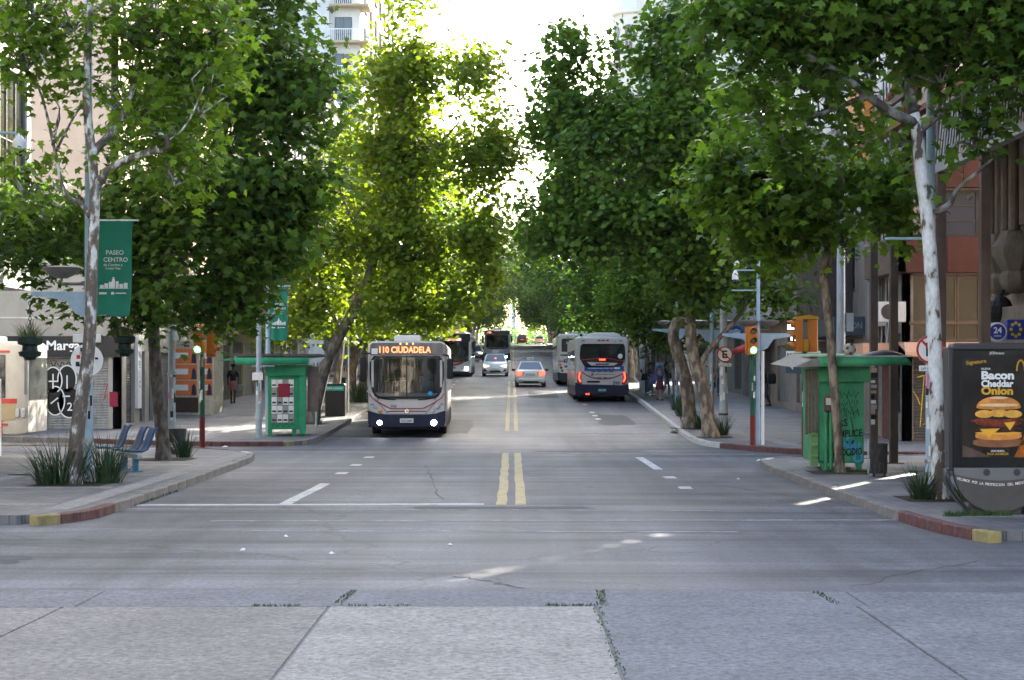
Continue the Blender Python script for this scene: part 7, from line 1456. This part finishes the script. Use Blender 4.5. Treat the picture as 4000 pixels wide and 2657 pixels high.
# ================================================================ PEOPLE
def skin_obj(name, V, E_, rad, m, par, root=0, sub=1):
    me = bpy.data.meshes.new(name); me.from_pydata([tuple(v) for v in V], E_, []); o = link(name, me, par); me.materials.append(m)
    s = o.modifiers.new('Skin', 'SKIN'); s.use_smooth_shade = True
    if not me.skin_vertices: me.skin_vertices.new()
    for i, d in enumerate(me.skin_vertices[0].data):
        r = rad[i]; d.radius = r if hasattr(r, '__len__') else (r, r); d.use_root = (i == root)
    if sub: o.modifiers.new('Subdiv', 'SUBSURF').levels = sub; o.modifiers['Subdiv'].render_levels = sub
    return o
SKIN = {'light': (.42, .25, .17), 'tan': (.27, .15, .09), 'dark': (.06, .032, .02)}
def person(label, loc, rz, height, skin='tan', top=(.1, .1, .1), bottom=(.1, .1, .1), hair=(.01, .008, .006), stride=.12, shorts=False, dress=False, longhair=False, arms=((.05, -.05), (-.02, .05)), bend=0.0, lean=0.0, sleeves=.5, bald=False, shoes=(.02, .02, .02), headturn=0.0):
    """faces local -y; arms: (elbow forward, wrist forward) per side"""
    t = thing('person', label, 'person', loc, rz); s = height / 1.75; t.scale = (s, s, s)
    ms = mat('skin_' + skin, SKIN[skin], .55, .06); key = lambda c: 'cloth_%d_%d_%d' % tuple(int(q * 999) for q in c)
    mt = mat(key(top), top, .85, .15, 14); mbm = mat(key(bottom), bottom, .85, .15, 14); mh = mat(key(hair) + '_hair', hair, .6, .2, 20); mshoe = mat(key(shoes) + '_shoe', shoes, .5)
    def up(z): return Vector((0, -bend * max(0, z - .95) + lean * 0, 0))
    J = {}
    J['pel'] = Vector((0, 0, .96)); J['wai'] = Vector((0, 0, 1.10)) + up(1.1); J['che'] = Vector((0, .01, 1.30)) + up(1.3); J['nek'] = Vector((0, .015, 1.47)) + up(1.47); J['hd0'] = Vector((0, -.005, 1.56)) + up(1.56)
    for k, sd in (('l', -1), ('r', 1)):
        f = stride * sd; ef, wf = arms[0] if sd < 0 else arms[1]
        J['sh' + k] = Vector((sd * .17, .015, 1.41)) + up(1.41); J['el' + k] = Vector((sd * .225, .02 - ef, 1.14)) + up(1.2); J['wr' + k] = Vector((sd * .235, -wf - .02, .92 + max(0, wf) * .55)) + up(1.1); J['ha' + k] = J['wr' + k] + Vector((0, -.02, -.07))
        J['hi' + k] = Vector((sd * .085, 0, .91)); J['kn' + k] = Vector((sd * .095, -.03 - f * .65, .50)); J['an' + k] = Vector((sd * .1, .02 - f * 1.25 + (.05 if f < 0 else 0), .085 + (.03 if f < 0 else 0))); J['to' + k] = J['an' + k] + Vector((0, -.15, -.05))
    names = list(J); idx = {n: i for i, n in enumerate(names)}; V = [J[n] for n in names]
    rd = {'pel': (.135, .10), 'wai': (.115, .085), 'che': (.15, .10), 'nek': (.055, .055), 'hd0': (.06, .065)}
    for k in 'lr': rd.update({'sh' + k: .055, 'el' + k: .04, 'wr' + k: .027, 'ha' + k: (.038, .02), 'hi' + k: .085, 'kn' + k: .056, 'an' + k: .038, 'to' + k: (.04, .025)})
    E_ = [('pel', 'wai'), ('wai', 'che'), ('che', 'nek'), ('nek', 'hd0')] + [e for k in 'lr' for e in (('che', 'sh' + k), ('sh' + k, 'el' + k), ('el' + k, 'wr' + k), ('wr' + k, 'ha' + k), ('pel', 'hi' + k), ('hi' + k, 'kn' + k), ('kn' + k, 'an' + k), ('an' + k, 'to' + k))]
    Ei = [(idx[a], idx[b]) for a, b in E_]; rad = [rd[n] for n in names]
    for k, sd in (('l', -1), ('r', 1)):       # fingers and thumb
        h = J['ha' + k]
        for i, L in enumerate((.07, .08, .075, .06)):
            a = h + Vector((sd * .002, -.028 + i * .018, -.03)); b = a + Vector((-sd * .008, -.004, -L * .55)); c = b + Vector((-sd * .018, -.004, -L * .4)); n = len(V); V += [a, b, c]; rad += [.0095, .009, .0075]; Ei += [(idx['ha' + k], n), (n, n + 1), (n + 1, n + 2)]
        a = h + Vector((-sd * .012, -.035, .01)); b = a + Vector((-sd * .012, -.022, -.03)); n = len(V); V += [a, b]; rad += [.011, .009]; Ei += [(idx['wr' + k], n), (n, n + 1)]
    hc = J['hd0'] + Vector((0, -.012 - bend * .06, .10)); n = len(V)
    V += [J['hd0'] + Vector((0, -.01, .05)), hc + Vector((0, -.008, .0)), hc + Vector((0, .002, .065))]; rad += [(.068, .078), (.078, .096), (.062, .075)]; Ei += [(idx['hd0'], n), (n, n + 1), (n + 1, n + 2)]
    # nose and ears grow out of the head
    V += [hc + Vector((0, -.095, -.015)), hc + Vector((0, -.118, -.028))]; rad += [.016, .013]; Ei += [(n + 1, n + 3), (n + 3, n + 4)]
    skin_obj('body', V, Ei, rad, ms, t, 0)
    for sd in (-1, 1):
        MB().ball(tuple(hc + Vector((sd * .03, -.09, .012))), .011, 8, 6).build('eye', M_black, t); MB().ball(tuple(hc + Vector((sd * .082, .01, -.01))), (.012, .022, .03), 8, 6).build('ear', ms, t)
    MB().ball(tuple(hc + Vector((0, -.092, -.058))), (.024, .008, .006), 8, 5).build('mouth', mat('lips', (.25, .08, .07), .5), t)
    if not bald:
        mb = MB(); mb.ball(tuple(hc + Vector((0, .018, .03))), (.094, .105, .095), 14, 10)
        if longhair: mb.tube([hc + Vector((0, .07, .03)), hc + Vector((0, .085, -.08)), hc + Vector((0, .075, -.22))], [.075, .07, .03], 10)
        mb.build('hair', mh, t, smooth=70)
    # clothes
    tv = ['pel', 'wai', 'che', 'nek']; TV = [J[q] for q in tv]; TV[0] = J['pel'] + Vector((0, 0, -.02)); TV[3] = J['nek'] - Vector((0, 0, .045)); Tr = [(.155, .115), (.14, .108), (.165, .118), (.062, .06)]; TE = [(0, 1), (1, 2), (2, 3)]
    for k in 'lr':
        i = len(TV); TV += [J['sh' + k], J['sh' + k].lerp(J['el' + k], min(1, sleeves * 2))]; Tr += [.07, .056]; TE += [(2, i), (i, i + 1)]
        if sleeves > .6: TV += [J['el' + k].lerp(J['wr' + k], .9)]; Tr += [.04]; TE += [(i + 1, i + 2)]
    skin_obj('shirt', TV, TE, Tr, mt, t, 0)
    if dress:
        rings = [[(r_ * math.cos(a), r_ * .8 * math.sin(a) + J['pel'].y, z) for a in [k * math.tau / 14 for k in range(14)]] for r_, z in ((.15, 1.04), (.19, .9), (.215, .7), (.235, .56))]
        MB().loft(rings).build('skirt', mbm, t, smooth=70)
    else:
        BV = [J['wai'] - Vector((0, 0, .05)), J['pel'] - Vector((0, 0, .03))]; Br = [(.135, .1), (.155, .115)]; BE = [(0, 1)]
        for k in 'lr':
            i = len(BV); BV += [J['hi' + k] - Vector((0, 0, .04)), J['kn' + k] if not shorts else J['kn' + k].lerp(J['hi' + k], .12)]; Br += [.1, .072 if not shorts else .105]; BE += [(1, i), (i, i + 1)]
            if not shorts: BV += [J['an' + k] + Vector((0, 0, .03))]; Br += [.058]; BE += [(i + 1, i + 2)]
        skin_obj('trousers' if not shorts else 'shorts', BV, BE, Br, mbm, t, 1)
    for k in 'lr':
        a = J['an' + k]; MB().loft([[(a.x + .045 * w * math.cos(q), a.y + y, max(.0 + (a.z - .085), a.z - .085 + .045 + .045 * h * math.sin(q))) for q in [i * math.tau / 10 for i in range(10)]] for y, w, h in ((.06, .6, .8), (.03, .95, 1.25), (-.06, 1.0, 1.0), (-.15, 1.05, .75), (-.2, .6, .5))]).build('shoe', mshoe, t, smooth=70)
    return t, J
def bag(label, loc, size, m, cat='bag', name='bag', strap=.3):
    o = thing(name, label, cat, loc); a, b, c = size
    MB().loft([[(x * q, y * q, z) for x, y in ((-a, -b), (a, -b), (a, b), (-a, b))] for q, z in ((.8, -c), (1.05, -c * .6), (1, .1), (.8, c))]).build('bag_body', m, o, bevel=.02, smooth=60)
    MB().tube([(-a * .6, 0, c * .9), (-a * .4, 0, c + strap * .8), (0, 0, c + strap), (a * .4, 0, c + strap * .8), (a * .6, 0, c * .9)], .012, 6).build('strap', m, o); return o
def at(x, y): return (x, y, g(y) + SW)
M_bagb = mat('black_bag', (.012, .012, .014), .5, .1)
person('man in black t-shirt and pink shorts walking away past the shutters on the left', at(-12.3, 76.5), math.pi, 1.76, 'dark', (.012, .012, .013), (.36, .12, .13), stride=.16, shorts=True, bald=False)
bag('greenish plastic bag carried by the man in pink shorts', (-11.95, 76.4, g(76) + SW + .7), (.13, .07, .17), mat('plastic_bag', (.18, .2, .17), .4), strap=.12)
person('person in a red shirt standing among the flax on the left pavement', at(-8.0, 82), math.pi, 1.7, 'tan', (.36, .05, .05), (.03, .05, .07), stride=.06)
bag('pale shoulder bag on the back of the person in the red shirt', (-7.9, 81.75, g(82) + SW + 1.15), (.1, .05, .16), M_paper, strap=.25)
person('woman in dark grey top and jeans with tied hair looking right at the bus stop', at(6.72, 84.5), R(70), 1.62, 'light', (.04, .04, .045), (.10, .19, .30), longhair=True, stride=.12, arms=((.08, .2), (.05, .2)), shoes=(.2, .17, .14))
bag('black shoulder bag of the woman in dark grey at the bus stop', (6.45, 84.4, g(84) + SW + .95), (.14, .09, .17), M_bagb)
person('woman in navy top and dark red skirt standing nearest to the kerb', at(6.78, 79.6), R(10), 1.58, 'tan', (.03, .05, .14), (.10, .02, .03), longhair=True, dress=True, stride=.04, sleeves=.3)
bag('blue and pink bag held by the woman in the skirt', (6.48, 79.6, g(79.6) + SW + .95), (.12, .09, .2), mat('navy_pink_bag', (.06, .05, .16), .7, .5, 6))
person('woman in black top and jeans beside the man in the blue polo shirt', at(7.5, 84.2), R(60), 1.63, 'light', (.015, .015, .018), (.10, .19, .32), longhair=True, stride=.1, shoes=(.3, .3, .3))
person('bearded man in light blue polo shirt and khaki trousers waiting for the bus', at(7.85, 83.4), R(-25), 1.78, 'tan', (.13, .30, .60), (.13, .10, .07), stride=.08, arms=((.02, .08), (-.02, .0)))
bag('black shoulder bag of the man in the blue polo shirt', (7.55, 83.3, g(83) + SW + 1.05), (.12, .07, .15), M_bagb)
person('man in pale blue shirt standing behind the others at the bus stop', at(7.75, 91), R(-15), 1.78, 'light', (.2, .36, .6), (.05, .06, .1), stride=.04)
person('woman in teal top and jeans walking away along the right pavement', at(10.15, 84.5), math.pi, 1.62, 'tan', (.01, .24, .22), (.03, .05, .12), hair=(.12, .02, .02), stride=.12, sleeves=.2)
bag('black handbag swinging from the hand of the woman in teal', (9.78, 84.4, g(84) + SW + .55), (.12, .06, .14), M_bagb, strap=.22)
bag('pink shoulder bag on the woman in teal', (9.88, 84.35, g(84) + SW + 1.1), (.09, .1, .15), mat('pink_bag', (.5, .2, .2), .7), strap=.25)
person('man in dark clothes bending forward by the shop doorway on the right', at(10.75, 73.5), R(-75), 1.74, 'dark', (.015, .014, .016), (.045, .055, .065), stride=.14, bend=.32, arms=((.1, .25), (.08, .2)))
bag('large black backpack on the bending man', (11.02, 73.55, g(73.5) + SW + 1.2), (.16, .14, .22), M_bagb, 'backpack', 'backpack', .05)
person('person in white t-shirt half hidden behind the right green kiosk', at(8.45, 45.2), R(90), 1.7, 'tan', (.6, .6, .6), (.02, .02, .025), stride=.08)
